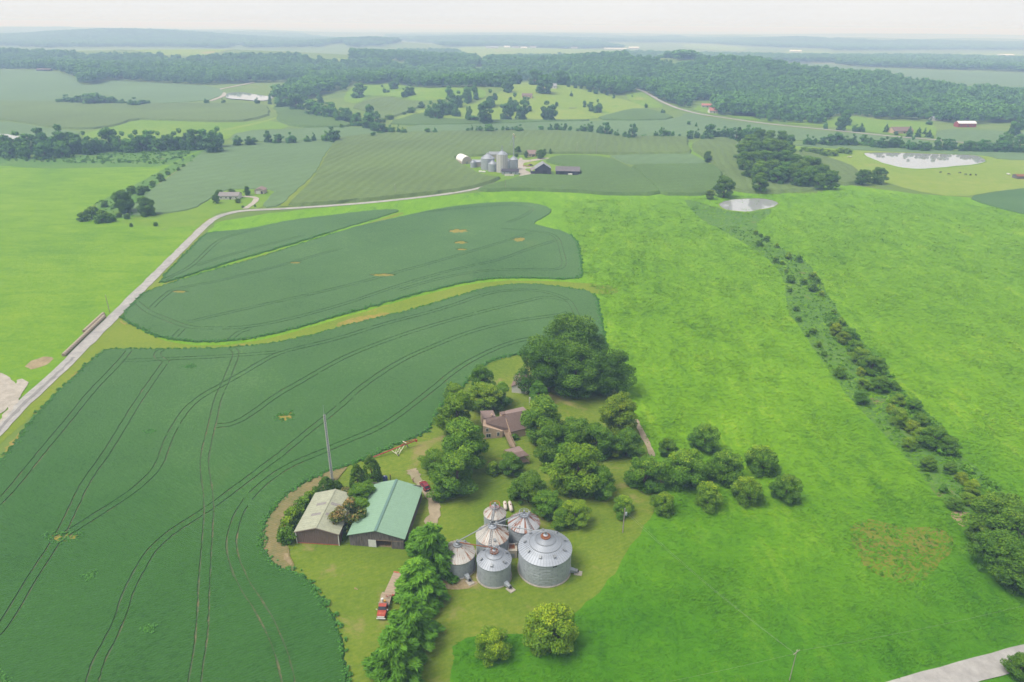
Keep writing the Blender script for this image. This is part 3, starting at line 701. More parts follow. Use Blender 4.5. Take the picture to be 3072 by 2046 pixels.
pond('pond', 'q00 1555,660 1580,640 1700,635 1850,642 1892,658 1870,690 1800,702 1650,690 1560,685', 'far pond on the left behind the corn', False)
pond('pond', 'c 1405,585 1420,568 1470,560 1530,560 1535,570 1480,580', 'tiny pond at the foot of the knoll', False)
pond('pond', 'a -300,1020 100,1020 290,1035 400,1075 330,1150 200,1200 -300,1200', 'bright pond behind the left tree row', False)
pond('pond', 'q00 900,1000 1500,950 1520,985 1200,1010 950,1025', 'strip of water glinting behind the long tree row', False)

# ================================================================== VEGETATION
def leafmat(name, dark, mid, light, tip, trans=.3, vary=.12):
    m, n, l, b = nodes(name)
    a = n.new('ShaderNodeAttribute'); a.attribute_name = 'tone'
    oi = n.new('ShaderNodeObjectInfo')
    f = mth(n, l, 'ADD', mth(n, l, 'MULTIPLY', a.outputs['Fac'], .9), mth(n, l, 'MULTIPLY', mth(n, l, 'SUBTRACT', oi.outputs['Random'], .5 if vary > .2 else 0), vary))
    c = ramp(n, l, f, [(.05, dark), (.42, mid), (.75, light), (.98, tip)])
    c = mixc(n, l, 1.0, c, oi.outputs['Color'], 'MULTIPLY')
    b.inputs['Roughness'].default_value = .65; b.inputs['Specular IOR Level'].default_value = .2
    l.new(c, b.inputs['Base Color'])
    t = n.new('ShaderNodeBsdfTranslucent'); l.new(c, t.inputs['Color'])
    mx = n.new('ShaderNodeMixShader'); mx.inputs[0].default_value = trans
    l.new(b.outputs[0], mx.inputs[1]); l.new(t.outputs[0], mx.inputs[2])
    l.new(mx.outputs[0], n['Material Output'].inputs['Surface'])
    return m
MAT['leaf'] = leafmat('broad_leaves', (.036, .108, .006), (.074, .178, .009), (.132, .25, .012), (.25, .37, .015), .18, .2)  # tip colour: young leaf tips, with crown highlights put in
MAT['needle'] = leafmat('pine_needles', (0.058, 0.152, 0.009), (0.085, 0.224, 0.011), (0.133, 0.289, 0.015), (0.214, 0.369, 0.015), .16)
MAT['cedar'] = leafmat('cedar_foliage', (0.049, 0.118, 0.006), (0.077, 0.161, 0.008), (0.105, 0.204, 0.011), (0.144, 0.247, 0.013), .3)
MAT['seed'] = leafmat('seed_clusters', (.05, .11, .016), (.10, .16, .024), (.26, .19, .055), (.42, .23, .09), .16)
MAT['far_leaf'] = leafmat('woodland_leaves', (0.047, 0.138, 0.021), (0.076, 0.201, 0.028), (0.111, 0.258, 0.035), (0.160, 0.318, 0.043), .16, .42)
MAT['bark'] = plain('bark', (.10, .075, .055), .9, 0, .35, 2.0, .05)
def cloud(g, clumps, per, size, flat=.35, tips=0.0, slim=.36):
    """leaf-sized kites spread through clumps: (n,4,3) vertices and a tone per leaf"""
    V, T = [], []
    zs = np.array([c[2] for c, r in clumps]); z0, z1 = zs.min(), zs.max()
    cc = np.mean(np.array([c for c, r in clumps]), axis=0)
    for c, r in clumps:
        c = np.array(c); k = max(8, int(per * (r / np.mean([q for _, q in clumps])) ** 2))
        d = g.normal(size=(k, 3)); d /= np.linalg.norm(d, axis=1)[:, None]
        rad = r * (.55 + .5 * g.random(k) ** .6)
        pos = c + d * rad[:, None] * np.array([1, 1, .8])
        nrm = d * .75 + g.normal(size=(k, 3)) * .55 + np.array([0, 0, flat])
        nrm /= np.linalg.norm(nrm, axis=1)[:, None]
        tx = np.cross(nrm, g.normal(size=(k, 3))); tx /= np.linalg.norm(tx, axis=1)[:, None] + 1e-9
        if slim < .3:                        # needles stand along the branch, away from the stem
            tx = np.stack([pos[:, 0], pos[:, 1], np.full(k, -.15) * np.hypot(pos[:, 0], pos[:, 1])], 1); tx /= np.linalg.norm(tx, axis=1)[:, None] + 1e-9
            tx = tx + g.normal(size=(k, 3)) * .4; tx /= np.linalg.norm(tx, axis=1)[:, None]
            nrm = nrm - tx * np.sum(nrm * tx, axis=1)[:, None]; nrm /= np.linalg.norm(nrm, axis=1)[:, None] + 1e-9
        ty = np.cross(nrm, tx)
        s = size * g.uniform(.6, 1.35, k)[:, None]
        q = np.stack([pos - tx * s * .5, pos - ty * s * slim + tx * s * .05, pos + tx * s * .6 - nrm * s * .12, pos + ty * s * slim + tx * s * .05], axis=1)
        V.append(q)
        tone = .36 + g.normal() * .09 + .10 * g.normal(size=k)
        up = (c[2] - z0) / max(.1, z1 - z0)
        tone += tips * (up - .35) * .5 * (d[:, 2] > .25) + tips * .25 * (g.random(k) < .12)  # paler upper leaves: young tips, with highlights put into the tone
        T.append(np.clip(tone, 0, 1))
    return np.concatenate(V), np.concatenate(T)
def crown_mesh(name, V, T, mat):
    k = len(V)
    me = bpy.data.meshes.new(name)
    me.vertices.add(4 * k); me.vertices.foreach_set('co', V.reshape(-1).astype(np.float32))
    me.loops.add(4 * k); me.loops.foreach_set('vertex_index', np.arange(4 * k, dtype=np.int32))
    me.polygons.add(k); me.polygons.foreach_set('loop_start', np.arange(0, 4 * k, 4, dtype=np.int32))
    try: me.polygons.foreach_set('loop_total', np.full(k, 4, dtype=np.int32))
    except Exception: pass
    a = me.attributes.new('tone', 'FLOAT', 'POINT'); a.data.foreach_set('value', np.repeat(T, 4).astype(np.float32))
    me.materials.append(mat); me.update(calc_edges=True); me.validate()
    return me
def trunk_mesh(name, h, r, limbs, mat, g, lean=.03):
    b = MB()
    pts = [(0, 0, -.4)] + [(g.uniform(-lean, lean) * h * t, g.uniform(-lean, lean) * h * t, h * t) for t in (.12, .3, .5, .7)]
    b.tube(pts, [r * 1.35, r, r * .8, r * .55, r * .25], 7)
    for c in limbs:
        t = min(.62, max(.18, c[2] / h - .28)); s0 = Vector((pts[3][0] * t / .5, pts[3][1] * t / .5, h * t)); e = Vector(c)
        m = s0.lerp(e, .5) + Vector((0, 0, .06 * h))
        b.tube([s0, m, e], [r * .42, r * .26, r * .08], 5, False)
    return b.mesh(name, mat, True)
PROTO = {}
def proto(kind, make):
    PROTO[kind] = make
def fit(V, w, h, lim):
    """scale a crown so that it really measures w by h"""
    q = V.reshape(-1, 3); e = np.percentile(np.abs(q[:, :2]), 97.5); t = np.percentile(q[:, 2], 99.3)
    k = np.array([w / 2 / e * .93, w / 2 / e * .93, h / t])
    return V * k, w, h, [tuple(np.array(c) * k) for c in lim]
def broad(key, seed, w, h, nclump, per, leaf, mat='leaf', base=.16, top=.0, shape=1.0, tips=.6, cr=.2, lobe=1.0):
    g = np.random.default_rng(seed)
    cl = []; f1, f2 = g.uniform(0, 6.28, 2)
    while len(cl) < nclump:
        a = g.uniform(0, 2 * math.pi); z = g.uniform(base, 1.0); 
        rx = w / 2 * (1 + lobe * (.2 * math.sin(2 * a + f1) + .14 * math.sin(3 * a + f2 + 4 * z))); prof = math.sin(math.pi * min(1, max(0.04, (z - base * .4) / (1.05 - base * .4))) ** shape) ** .6
        rr = rx * prof * math.sqrt(g.uniform(.15, 1.0))
        r = w * cr * g.uniform(.5, 1.4)
        cl.append(((rr * .80 * math.cos(a) * g.uniform(.85, 1.15), rr * .80 * math.sin(a) * g.uniform(.85, 1.15), min(h - r * .55, max(r * .5, z * h - r * .3))), r))
    V, T = cloud(g, cl, per, leaf, tips=tips)
    lim = [c for c, r in cl if c[2] < h * .85][:9]
    V, w, h, lim = fit(V, w, h, lim)
    return dict(w=w, h=h, crown=crown_mesh(key + '_crown', V, T, MAT[mat]), trunk=trunk_mesh(key + '_trunk', h, w * .028 + .08, lim, MAT['bark'], g))
def conifer(key, seed, w, h, layers, per, leaf, mat='needle', droop=.12, dense=1.0):
    g = np.random.default_rng(seed); cl = []
    for i in range(layers):
        t = i / (layers - 1); z = h * (.10 + .86 * t); rr = w / 2 * ((1 - t) ** .6 if mat == 'needle' else (1 - t) ** .75) + .25
        k = max(1, int((3 + 6 * (1 - t)) * dense))
        for j in range(k):
            a = 2 * math.pi * (j + g.random()) / k; rr0 = rr; rr = rr0 * (g.uniform(.55, 1.2) if mat == 'needle' else 1.0)
            for fr in ((.42, .82) if rr > w * .2 else (.55,)):
                cl.append(((rr * fr * math.cos(a), rr * fr * math.sin(a), z - droop * rr * fr + g.uniform(-.3, .3)), w * .085 * g.uniform(.8, 1.3) * (1.1 - .35 * t)))
            rr = rr0
    V, T = cloud(g, cl, per, leaf, flat=.5, tips=.5, slim=.15 if mat == 'needle' else .36)
    V, w, h, _l = fit(V, w, h, [])
    return dict(w=w, h=h, crown=crown_mesh(key + '_crown', V, T, MAT[mat]), trunk=trunk_mesh(key + '_trunk', h * 1.25, w * .022 + .08, [], MAT['bark'], g, .01))
for i in range(3):
    PROTO['walnut%d' % i] = broad('walnut', 20 + i, 19, 19, 86, 330, .46, base=.12, tips=.42, cr=.12)
for i in range(3):
    PROTO['orchard%d' % i] = broad('orchard', 30 + i, 10, 9, 60, 240, .33, base=.06, shape=.85, tips=.95, cr=.12, lobe=.3)
for i in range(3):
    PROTO['maple%d' % i] = broad('maple', 40 + i, 11, 13, 66, 270, .36, base=.08, shape=.9, tips=.6, cr=.125)
for i in range(2):
    PROTO['pine%d' % i] = conifer('pine', 50 + i, 9.5, 13.5, 15, 130, .95)
def cone_tree(key, seed, w, h):
    """dense clipped cedar: small tufts over an egg-shaped cone"""
    g = np.random.default_rng(seed); cl = []
    for k in range(260):
        t = g.random() ** 1.25; a = g.uniform(0, 6.28); rr = w / 2 * (1 - t ** 2.0) ** .75 * (1.0 if t > .08 else .85)
        cl.append(((rr * math.cos(a) * .9, rr * math.sin(a) * .9, .25 + t * (h - .5)), .36 * g.uniform(.8, 1.2)))
    V, T = cloud(g, cl, 26, .3, tips=.5)
    return dict(w=w, h=h, crown=crown_mesh(key + '_crown', V, T, MAT['cedar']), trunk=trunk_mesh(key + '_trunk', h, .2, [], MAT['bark'], g, .01))
PROTO['cedar0'] = cone_tree('cedar', 60, 4.2, 7.6)
PROTO['cedar1'] = cone_tree('cedar', 61, 4.2, 7.2)
PROTO['seedtree0'] = broad('seedtree', 62, 8, 6.5, 44, 120, .45, 'seed', base=.05, tips=1.3, cr=.13)
for i in range(2):
    PROTO['shrub%d' % i] = broad('shrub', 70 + i, 5, 4, 22, 90, .42, base=.0, shape=.7, tips=.7, cr=.17)
for i in range(4):
    PROTO['hedge%d' % i] = broad('hedge', 80 + i, 12, 13, 24, 95, 1.1, 'far_leaf', base=.03, shape=.85, tips=.5, cr=.17)
PROTO['poplar0'] = broad('poplar', 90, 8, 15, 22, 60, 1.0, 'far_leaf', base=.03, shape=.95, tips=.4, cr=.19)
PROTO['spruce0'] = conifer('spruce', 91, 7, 13, 9, 26, 1.0, 'far_leaf', dense=.7)
VARIANTS = {}
for k in PROTO: VARIANTS.setdefault(k.rstrip('0123456789'), []).append(k)
LEAF_TINT = {'walnut': (.78, .80, .7), 'dark': (.90, .90, .8), 'bright': (1.5, 1.25, .9), 'yellow': (1.9, 1.35, .8), 'blue': (.9, 1.0, 1.45), 'std': (1, 1, 1), 'olive': (1.35, 1.05, .9)}
NAMES = {'walnut': 'walnut_tree', 'orchard': 'orchard_tree', 'maple': 'broadleaf_tree', 'pine': 'pine_tree', 'cedar': 'cedar_tree', 'seedtree': 'seed_tree',
         'shrub': 'shrub', 'hedge': 'hedgerow_tree', 'poplar': 'columnar_tree', 'spruce': 'spruce_tree'}
def tree_at(p, kind, wm, hm, label, cat='tree', group=None, tint='std', var=None):
    vs_ = VARIANTS[kind]; k = vs_[var % len(vs_)] if var is not None else rnd.choice(vs_)
    pr = PROTO[k]
    o = empty(NAMES[kind], (p[0], p[1], float(hz(p[0], p[1]))), label, cat, group, rnd.uniform(0, 6.28))
    o.scale = (wm / pr['w'], wm / pr['w'], hm / pr['h'])
    t = LEAF_TINT[tint] if isinstance(tint, str) else tint
    j = rnd.uniform(.9, 1.1)
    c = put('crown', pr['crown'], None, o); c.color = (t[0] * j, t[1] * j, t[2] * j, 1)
    put('trunk', pr['trunk'], None, o)
    return o
def tree(u, v, w, kind, label, asp=1.0, tint='std', group=None, cat='tree', var=None):
    """u,v: centre of the crown in the photograph, w: its width there; solved to a place, width and height on the land"""
    hm = 8.0
    for _ in range(6):
        d = ray(u, v)
        # point on the ray at crown-centre height above local ground
        p = on(u, v) if v < 640 and False else None
        zc = hm * .52
        g0 = at(u, v, zc + getattr(tree, 'hz', 0.0)); k = 0
        for _ in range(4):
            g0 = at(u, v, zc + float(hz(g0.x, g0.y)))
            if g0.y > 9000 or g0.y < 0: break
        wm = w / pxm(g0) * (1.12 if kind in ('hedge', 'spruce') else 1.04); hm = wm * asp
    return tree_at(g0, kind, wm, hm, label, cat, group, tint, var)
def place(s, kind, labels, asp=1.0, tint='std', group=None, cat='tree'):
    for (u, v, w, *_), lb in zip(W(s), labels): tree(u, v, w, kind, lb, asp, tint, group, cat)

# ---- farmyard trees, each described by where it stands
G = 'trees around the farmhouse'
for s, kind, asp, tint, lb in [
    ('d 1302,790,120', 'walnut', 1.05, 'walnut', 'tall dark walnut at the back of the big clump behind the house'),
    ('d 1262,842,118', 'walnut', 1.05, 'walnut', 'dark walnut leaning over the small old shed'),
    ('d 1350,795,84', 'walnut', 1.1, 'walnut', 'walnut at the far right back of the big clump'),
    ('d 1402,858,98', 'walnut', 1.05, 'walnut', 'rightmost big walnut at the pasture edge'),
    ('d 1325,850,112', 'walnut', 1.0, 'walnut', 'walnut in the front middle of the big clump'),
    ('d 1107,872,52', 'maple', 1.25, 'std', 'slim green tree standing behind the house at the soybean edge'),
    ('d 1112,912,72', 'maple', .9, 'bright', 'bright green low tree just behind the brown roof'),
    ('d 1152,908,52', 'maple', 1.05, 'std', 'green tree between the house and the old shed'),
    ('d 1238,903,44', 'maple', 1.2, 'blue', 'bluish green tree beside the white pole'),
    ('d 1043,902,44', 'maple', 1.0, 'bright', 'small yellow green treetop at the soybean edge left of the house'),
    ('d 1050,955,92', 'maple', 1.15, 'bright', 'large light green tree left of the house'),
    ('d 1068,1022,98', 'maple', 1.1, 'std', 'large mid green tree front left of the house'),
    ('d 1050,1085,104', 'maple', 1.0, 'dark', 'broad dark tree above the drive with the red car'),
    ('d 1000,1062,58', 'maple', .95, 'dark', 'low dark bushy tree by the worn drive entrance'),
    ('d 1018,1120,60', 'maple', .9, 'std', 'drooping green tree right of the red car'),
    ('d 1248,968,92', 'maple', 1.15, 'std', 'large green tree hiding the right end of the house'),
    ('d 1268,1015,84', 'maple', 1.0, 'dark', 'dark green tree right of the walkway'),
    ('d 1320,1005,90', 'maple', .95, 'dark', 'dark broad tree in the middle of the front yard'),
    ('d 1372,1012,78', 'maple', 1.0, 'std', 'green tree left of the yellow tinged tree'),
    ('d 1425,955,78', 'maple', 1.3, 'olive', 'tall dark tree with yellow tinged leaves by the pasture path'),
    ('d 1442,1018,62', 'maple', 1.05, 'dark', 'dark tree below the yellow tinged tree at the path'),
    ('d 1418,1028,42', 'maple', 1.0, 'yellow', 'small yellow green tree in front of the path'),
    ('d 1328,1078,118', 'maple', 1.0, 'bright', 'broad light green tree in the middle of the front yard'),
    ('d 1384,1108,62', 'maple', 1.15, 'std', 'green tree at the right end of the front yard group'),
    ('d 1218,1122,78', 'maple', .95, (1.25, 1.1, 1.25), 'pale grey green tree above the grain bins'),
    ('d 1262,1160,62', 'maple', 1.0, 'std', 'green tree behind the largest grain bin'),
    ('d 1322,1180,62', 'maple', .95, 'bright', 'bright green tree above the right side of the largest bin'),
    ('d 1290,1190,50', 'maple', .9, 'std', 'green bush touching the largest bin behind its roof'),
    ('d 1175,1068,52', 'maple', .9, 'dark', 'dark low tree in front of the pavilion'),
    ('d 1135,1075,34', 'shrub', .9, 'bright', 'small bright bush left of the pavilion tree'),
    ('d 1282,1045,52', 'maple', 1.0, (.9, 1.05, 1.3), 'blue green tree right of the pavilion'),
    ('d 1182,1128,34', 'shrub', .8, 'std', 'low green bush at the left of the pale grey green tree')]:
    u, v, w = W(s)[0]; tree(u, v, w, kind, lb, asp, tint, G)
for i, ((u, v, w), lb) in enumerate(zip(W('z7 380,700,430 860,650,480 1080,285,340 640,395,225 1310,620,420 1760,550,370 590,1055,275 1120,970,330 1590,910,350 2045,880,340 110,1095,255'),
    ['round orchard tree at the left end of the orchard by the bare path', 'broad orchard tree, second in the middle row from the left', 'orchard tree farthest back in the orchard',
     'small dark orchard tree behind the left end of the orchard', 'orchard tree, third in the middle row from the left', 'orchard tree at the right end of the middle row',
     'smallest orchard tree at the left of the front row', 'bright tipped orchard tree, second in the front row', 'orchard tree, third in the front row', 'dark orchard tree at the right end of the front row',
     'orchard tree right behind the transformer pole'])):
    tree(u, v, w * .95, 'orchard', lb, .92, ['std', 'std', 'std', 'dark', 'std', 'std', 'bright', 'bright', 'bright', 'std', 'std'][i], 'orchard trees in the pasture corner')
tree(*W('d 1130,1480,72')[0], 'orchard', 'smaller bright green tree at the bottom below the bins', 1.0, 'bright', 'bright trees below the bins')
tree(*W('d 1270,1445,108')[0], 'orchard', 'larger bright green tree at the bottom below the bins', .92, 'bright', 'bright trees below the bins')
for (u, v, w, a), lb in zip(W('d 990,1262,102,1.25 962,1335,104,1.1 945,1425,108,1.2 905,1505,124,1.2 965,1240,60,1.0'),
    ['tall pine beside the leftmost grain bin', 'second pine of the row, in front of the flatbed trailer', 'third pine of the row beside the red truck', 'nearest pine at the bottom of the row', 'pale feathery young tree at the barn corner']):
    tree(u, v, w, 'pine', lb, a, 'std', 'pines in a row left of the bins')
for (u, v, w, a), lb in zip(W('d 821,1094,38,1.75 853,1080,46,1.75 750,1116,44,1.05 772,1118,34,.9'),
    ['shorter clipped cedar at the barn corner', 'taller clipped cedar at the barn corner', 'dark cone shaped cedar behind the brown shed', 'low dark cedar at the foot of the mast']):
    tree(u, v, w, 'cedar', lb, a, (.8, .85, 1.0) if a < 1.6 else 'std', 'cedars behind the sheds')
for (u, v, w, a), lb, k, t in zip(W('d 800,1186,80,.85 832,1140,62,.9 800,1145,46,.9 848,1122,40,.9 826,1165,50,.9'),
    ['tree with orange seed clusters between the two barns', 'green tree between the two barn roofs', 'pale tufted tree at the back of the brown shed', 'green bush at the back corner of the green barn', 'green bush overhanging the green roof'],
    ['seedtree', 'maple', 'seedtree', 'maple', 'maple'], ['std', 'std', (.7, .95, .9), 'std', 'std']):
    tree(u, v, w, k, lb, a, t, 'trees between the barns')
for (u, v, w), lb in zip(W('z4 170,1330,230 200,1180,230 290,1060,250 400,920,230 480,830,180 560,760,130 930,1350,80'),
    ['bush at the front left corner of the brown shed', 'second bush along the left wall of the brown shed', 'third bush along the left wall of the brown shed', 'fourth bush along the left wall of the brown shed', 'fifth bush along the left wall of the brown shed', 'bush at the rear left corner of the brown shed', 'small bush in the gap between the barns']):
    tree(u, v, w, 'shrub', lb, .95, 'bright' if 'second' in lb or 'third' in lb else 'std', 'bushes beside the brown shed', 'shrub')
tree(*W('z6 1030,1195,85')[0], 'shrub', 'clipped green bush beside the walkway', .7, 'std', None, 'shrub')
for i, (u, v, w) in enumerate(W('d 2300,1192,110 2348,1235,130 2262,1225,62 2305,1275,110 2352,1310,110 2280,1165,60')):
    tree(u, v, w, 'maple', ['upper left tree', 'tall back tree', 'front left tree with pale leaves', 'middle tree', 'lower right tree', 'topmost bright tree'][i] + ' of the wood at the right edge', 1.0, ['std', 'dark', 'bright', 'dark', 'dark', 'bright'][i], 'wood at the right edge')
tree(*W('d 2350,1532,66')[0], 'maple', 'tree beside the paved road in the bottom right corner', 1.0, 'dark')
# ---- creek line
CREEK = ('q21 505,35,30 540,55,30 580,75,46 650,125,36 530,108,50 645,225,46 730,195,52 805,215,52 690,245,32 715,300,32 745,355,62 840,370,52 900,330,60 925,362,50 900,410,70 960,455,42 740,430,36 785,560,42 '
         '1040,585,42 800,630,42 1030,668,44 1090,650,62 1060,705,84 1110,762,88 1155,740,92 900,715,52 862,740,32 935,805,48 975,870,44 1190,822,95 1230,890,115 1310,950,135 1370,930,66 1230,992,62 1090,1000,82 '
         '1360,1080,112 1245,1080,84 1450,1090,72 1240,1170,100 1490,1190,90 1600,1222,90 1440,1250,72 1500,1310,130 1640,1330,105 1590,1380,92 1650,1430,112 1740,1450,165 1830,1500,130 1560,1490,92 '
         'q22 1930,160,82 2000,222,100 1800,232,62 1880,340,92 2070,340,112 1960,300,90 1700,60,100 1850,90,80')
BR = {22, 23, 33, 41, 44, 49, 50, 53}; DK = {38, 40, 24, 51}
cl = W(CREEK)
for i, (u, v, w) in enumerate(cl):
    big = w * 2.2988 > 75
    tree(u, v, w, 'maple' if big else 'shrub', '%s %s from the upper end of the brushy creek%s' % (ORD[i], 'tree' if big else 'bush', ', yellow green' if i in BR else ''), .95 if big else .85,
         'yellow' if i in BR else ('blue' if i in DK else ('std' if i % 3 else 'bright')), 'trees and bushes along the creek', 'tree' if big else 'shrub')
# ---- west side and middle distance
def row(s, kind, what, asp=1.0, tint='std', group=None, cat='tree', kinds=None):
    pts = W(s)
    for i, (u, v, w, *ex) in enumerate(pts):
        tree(u, v, w, kinds[i % len(kinds)] if kinds else kind, '%s %s' % (ORD[i], what), ex[0] if ex else asp, tint if not isinstance(tint, list) else tint[i % len(tint)], group or what.replace('from the left ', ''), cat)
MIXT = ['std', 'dark', (1.1, 1.05, 1), 'dark', (.9, 1, 1)]
tree(*W('q00 850,1390,150')[0], 'walnut', 'wide spreading oak beside the left soybean field', .95, 'dark')
tree(*W('q00 1005,1420,105')[0], 'walnut', 'spreading tree with bare trunk right of the wide oak', 1.15, 'dark')
row('q00 720,1405,46 820,1480,36 875,1490,40 995,1480,34 1058,1470,32 640,1460,90 570,1490,70 700,1490,90 600,1470,50 760,1500,60', 'shrub', 'bush of the clump around the wide spreading oak', .9, MIXT, None, 'shrub')
row('q00 905,1305,60 968,1312,62 1108,1222,46,1.2 1230,1165,28 1155,1190,30 1050,1260,40 1010,1300,40 1265,1140,22', 'shrub', 'bush from the left along the weedy bank', .9, MIXT, None, 'shrub')
row('q00 1073,1545,30 903,1550,26', 'shrub', 'lone round bush on the lawn below the wide oak', .9, 'dark', None, 'shrub')
row('q00 20,1000,110 110,985,120 200,990,110 265,960,110,1.2 340,990,120 440,960,130,1.25 520,990,110 570,970,90,1.2 610,1000,100 690,980,100 750,960,110,1.2 830,975,110 900,985,100 960,970,110,1.1 1030,965,110 1110,965,100 1180,970,100 1260,955,110,1.1 1340,960,110 1400,955,100 1480,945,95,1.25 1470,980,110 60,1030,90 160,1035,90 300,1040,90 420,1030,90 660,1010,70 860,1005,70 1080,1000,70 1300,990,70',
    'hedge', 'tree from the left in the long tree row at the left edge', 1.05, MIXT, 'trees of the long row at the left edge')
row('q00 1632,968,60 1725,968,70,.75 1842,942,54,1.3 1917,955,70,.75 2010,950,64 2118,955,50,.8 2163,942,36,1.4 2250,935,80,.8 2305,925,85,1.0', 'hedge', 'tree from the left in the row behind the blue green soybeans', 1.0, MIXT, 'trees behind the blue green soybeans')
row('q00 465,682,120,.4 560,685,110,.4 640,680,120,.55 700,688,90,.5 765,692,64,.7 840,700,66,.5 920,702,100,.5 980,707,60,.5 1027,707,28,.9', 'hedge', 'tree from the left in the short hedge across the far left field', .5, 'dark', 'short hedge in the far left field')
row('q00 1425,700,40,.8 1540,698,32,1.0 1770,693,34,1.0 1862,690,28,1.6', 'hedge', 'tree from the left on the dam of the far left pond', 1.0, 'dark')
row('q00 1945,690,110,.8 2040,700,100,1.0 2095,680,50 2150,740,110,.8 2200,755,90 2270,760,110,.8 2340,790,90 2205,680,40,1.2', 'hedge', 'tree from the left on the slope hedge running down from the woods', .9, MIXT)
row('b 440,600,110 400,560,150,.8 560,660,150,.9 690,680,140,.9 640,640,120 780,730,150,.9 800,690,100 960,640,130,1.5 1040,700,130,1.1 950,730,160,1.0 900,780,140,.8', 'hedge', 'tree from the left in the thick hedge below the low corn hill', 1.0, MIXT)
row('b 1030,825,120,.8 1110,840,120,.9 1180,850,110,.8 1265,865,110,.9 1357,865,62,1.7 1430,885,76,1.1 1015,938,80,.8 1120,920,80,.5 1755,888,90,.75 1862,882,84,.9', 'hedge', 'tree from the left at the hedge corner above the corn', .9, MIXT)
row('b 570,815,60,.9 1145,740,90,.5 1240,690,130,.5 1440,640,60,.6 1535,600,110,.7 1675,555,90,.9', 'shrub', 'bush from the left along the hedge climbing to the knoll', .7, 'dark', None, 'shrub')
row('b 820,325,210,.75 270,440,84,1.0 160,505,110,.8 1300,215,130,1.2 1170,325,50,1.2 1215,335,40 1440,385,110,.95 1530,420,130,.95 1130,268,30,.9', 'hedge', 'scattered tree from the left on the slope below the central woods', .9, 'dark')
row('b 1800,590,170,1.1 1900,560,150,1.2 2000,540,160,1.3 1870,630,160,1.0 2090,560,140,1.2 2170,500,140,1.3 2150,600,130 2315,480,110,1.6 2320,660,90,1.6 2060,480,120 1920,690,80,.9', 'hedge', 'tree from the left in the grove at the left foot of the knoll', 1.1, MIXT)
row('c 115,460,90,2.1 25,490,100,1.7 30,640,80,2.0 265,625,230,1.1 100,715,150,.45 545,620,160,1.2 640,510,180,1.15 750,600,160,1.4 1145,610,190,1.2', 'hedge', 'large tree from the left on the face of the knoll', 1.1, MIXT, None, 'tree')
row('c 350,240,180,1.1 560,230,140,1.2 330,430,120,.8 470,390,170,1.0 620,350,150 700,340,150,1.1 820,300,130,1.3 920,360,140,1.2 1000,330,140 1060,410,190,1.1 1180,380,140,1.2 1290,330,140,1.2 1350,330,110,1.3', 'hedge', 'tree from the left in the clump round the knoll farmhouse', 1.1, 'dark')
row('c 1390,430,52,1.3 1492,440,58,1.2 1572,435,44,1.6 1440,505,44,1.4 1665,425,54,1.7 1690,460,60 1775,465,80,1.0 1855,465,40,1.5 1930,475,42,1.5 2022,500,36,1.3 1625,550,54,1.4 1712,560,90,1.2 1820,550,110,1.4 1240,565,44,1.2 2278,470,24,1.2', 'hedge', 'young tree from the left on the right shoulder of the knoll', 1.2, 'dark')
row('c 20,875,60,.9 72,850,50,1.7 172,862,95,.8 307,850,120,.85 408,872,44,1.1 500,862,54,1.3 563,858,48,1.5 625,862,50,1.2 715,850,140,.7 1020,850,84,.7 1155,840,90,1.0 1240,835,90,1.0 1300,840,90 1362,838,60,1.6 1430,860,70,.9 1608,848,90,1.0 1700,835,80,1.6 1525,872,50,.7 1830,865,80,1.3 1915,860,130,1.2 2000,900,60,1.2 2068,920,90,1.0 2180,942,60,1.4 2290,895,115,1.6 e 150,955,90,.5 312,932,56,1.4 395,910,74,1.7 455,930,70,1.3 500,935,70,1.2 545,935,50,1.5 640,952,36,1.3',
    'hedge', 'tree from the left in the hedgerow behind the big corn field', 1.0, MIXT, 'hedgerow behind the big corn field')
row('e 790,935,100,1.0 880,920,100,1.1 970,950,80,1.0 1060,890,140,1.2 1160,920,110,1.0 1260,900,100,1.4 1050,970,120,.7 1350,910,100,1.1 1430,930,150,1.1 1520,930,110 1600,890,150,1.0 1690,900,110 1760,890,80 770,775,50,.9 868,795,36,1.6 405,620,54,1.1 178,548,46,1.1', 'hedge', 'tree from the left in the hedge left of the grove', 1.0, MIXT)
row('f 110,1010,100,1.2 190,1020,110,1.0 330,1020,100 420,1010,120,1.1 530,990,130,1.1 620,1020,110 740,1000,120,1.1 880,1000,110,1.0 960,1030,90 1030,1060,110,.8 1130,1050,120 1220,1040,130,1.0 1310,1040,110,1.1 1390,1040,110,1.1 1530,1060,150,1.0 1630,1090,120,.9 1740,1100,120,.9 1895,1060,100,1.5 1980,1070,100,1.3 2060,1070,110,1.2 2130,1070,90,1.2 2260,1110,110,.9 h 1600,1270,130,.9 1700,1280,130,.9 1790,1270,140,1.0 1890,1275,130,1.0 1990,1270,130,1.0 2070,1170,130,1.1 2170,1200,110,1.2 2090,1280,140 2200,1280,140,1.0 2300,1280,150,1.0 2310,1180,110,1.0',
    'hedge', 'tree from the left in the hedgerow behind the large pond', 1.0, MIXT, 'hedgerow behind the large pond')
row('h 460,1030,70,1.4 780,1060,60,1.6 785,1100,90,1.0 905,1085,80,1.4 990,1070,50,1.6 1050,1105,80,1.1', 'spruce', 'spruce from the left beside the brown roofed house', 1.5, 'dark', 'spruces by the brown roofed house')
row('h 30,1025,90,1.0 110,1020,100,1.0 510,1060,60,.9 590,1100,60,.7 700,1050,70,.6 1090,1150,50,.7 f 580,770,120,1.5 660,700,120,1.5 630,680,110,1.4 360,810,60,1.3 1790,760,90,.8 h 2250,1000,170,1.3', 'hedge', 'tree from the left on the meadow below the right woods', 1.0, MIXT)
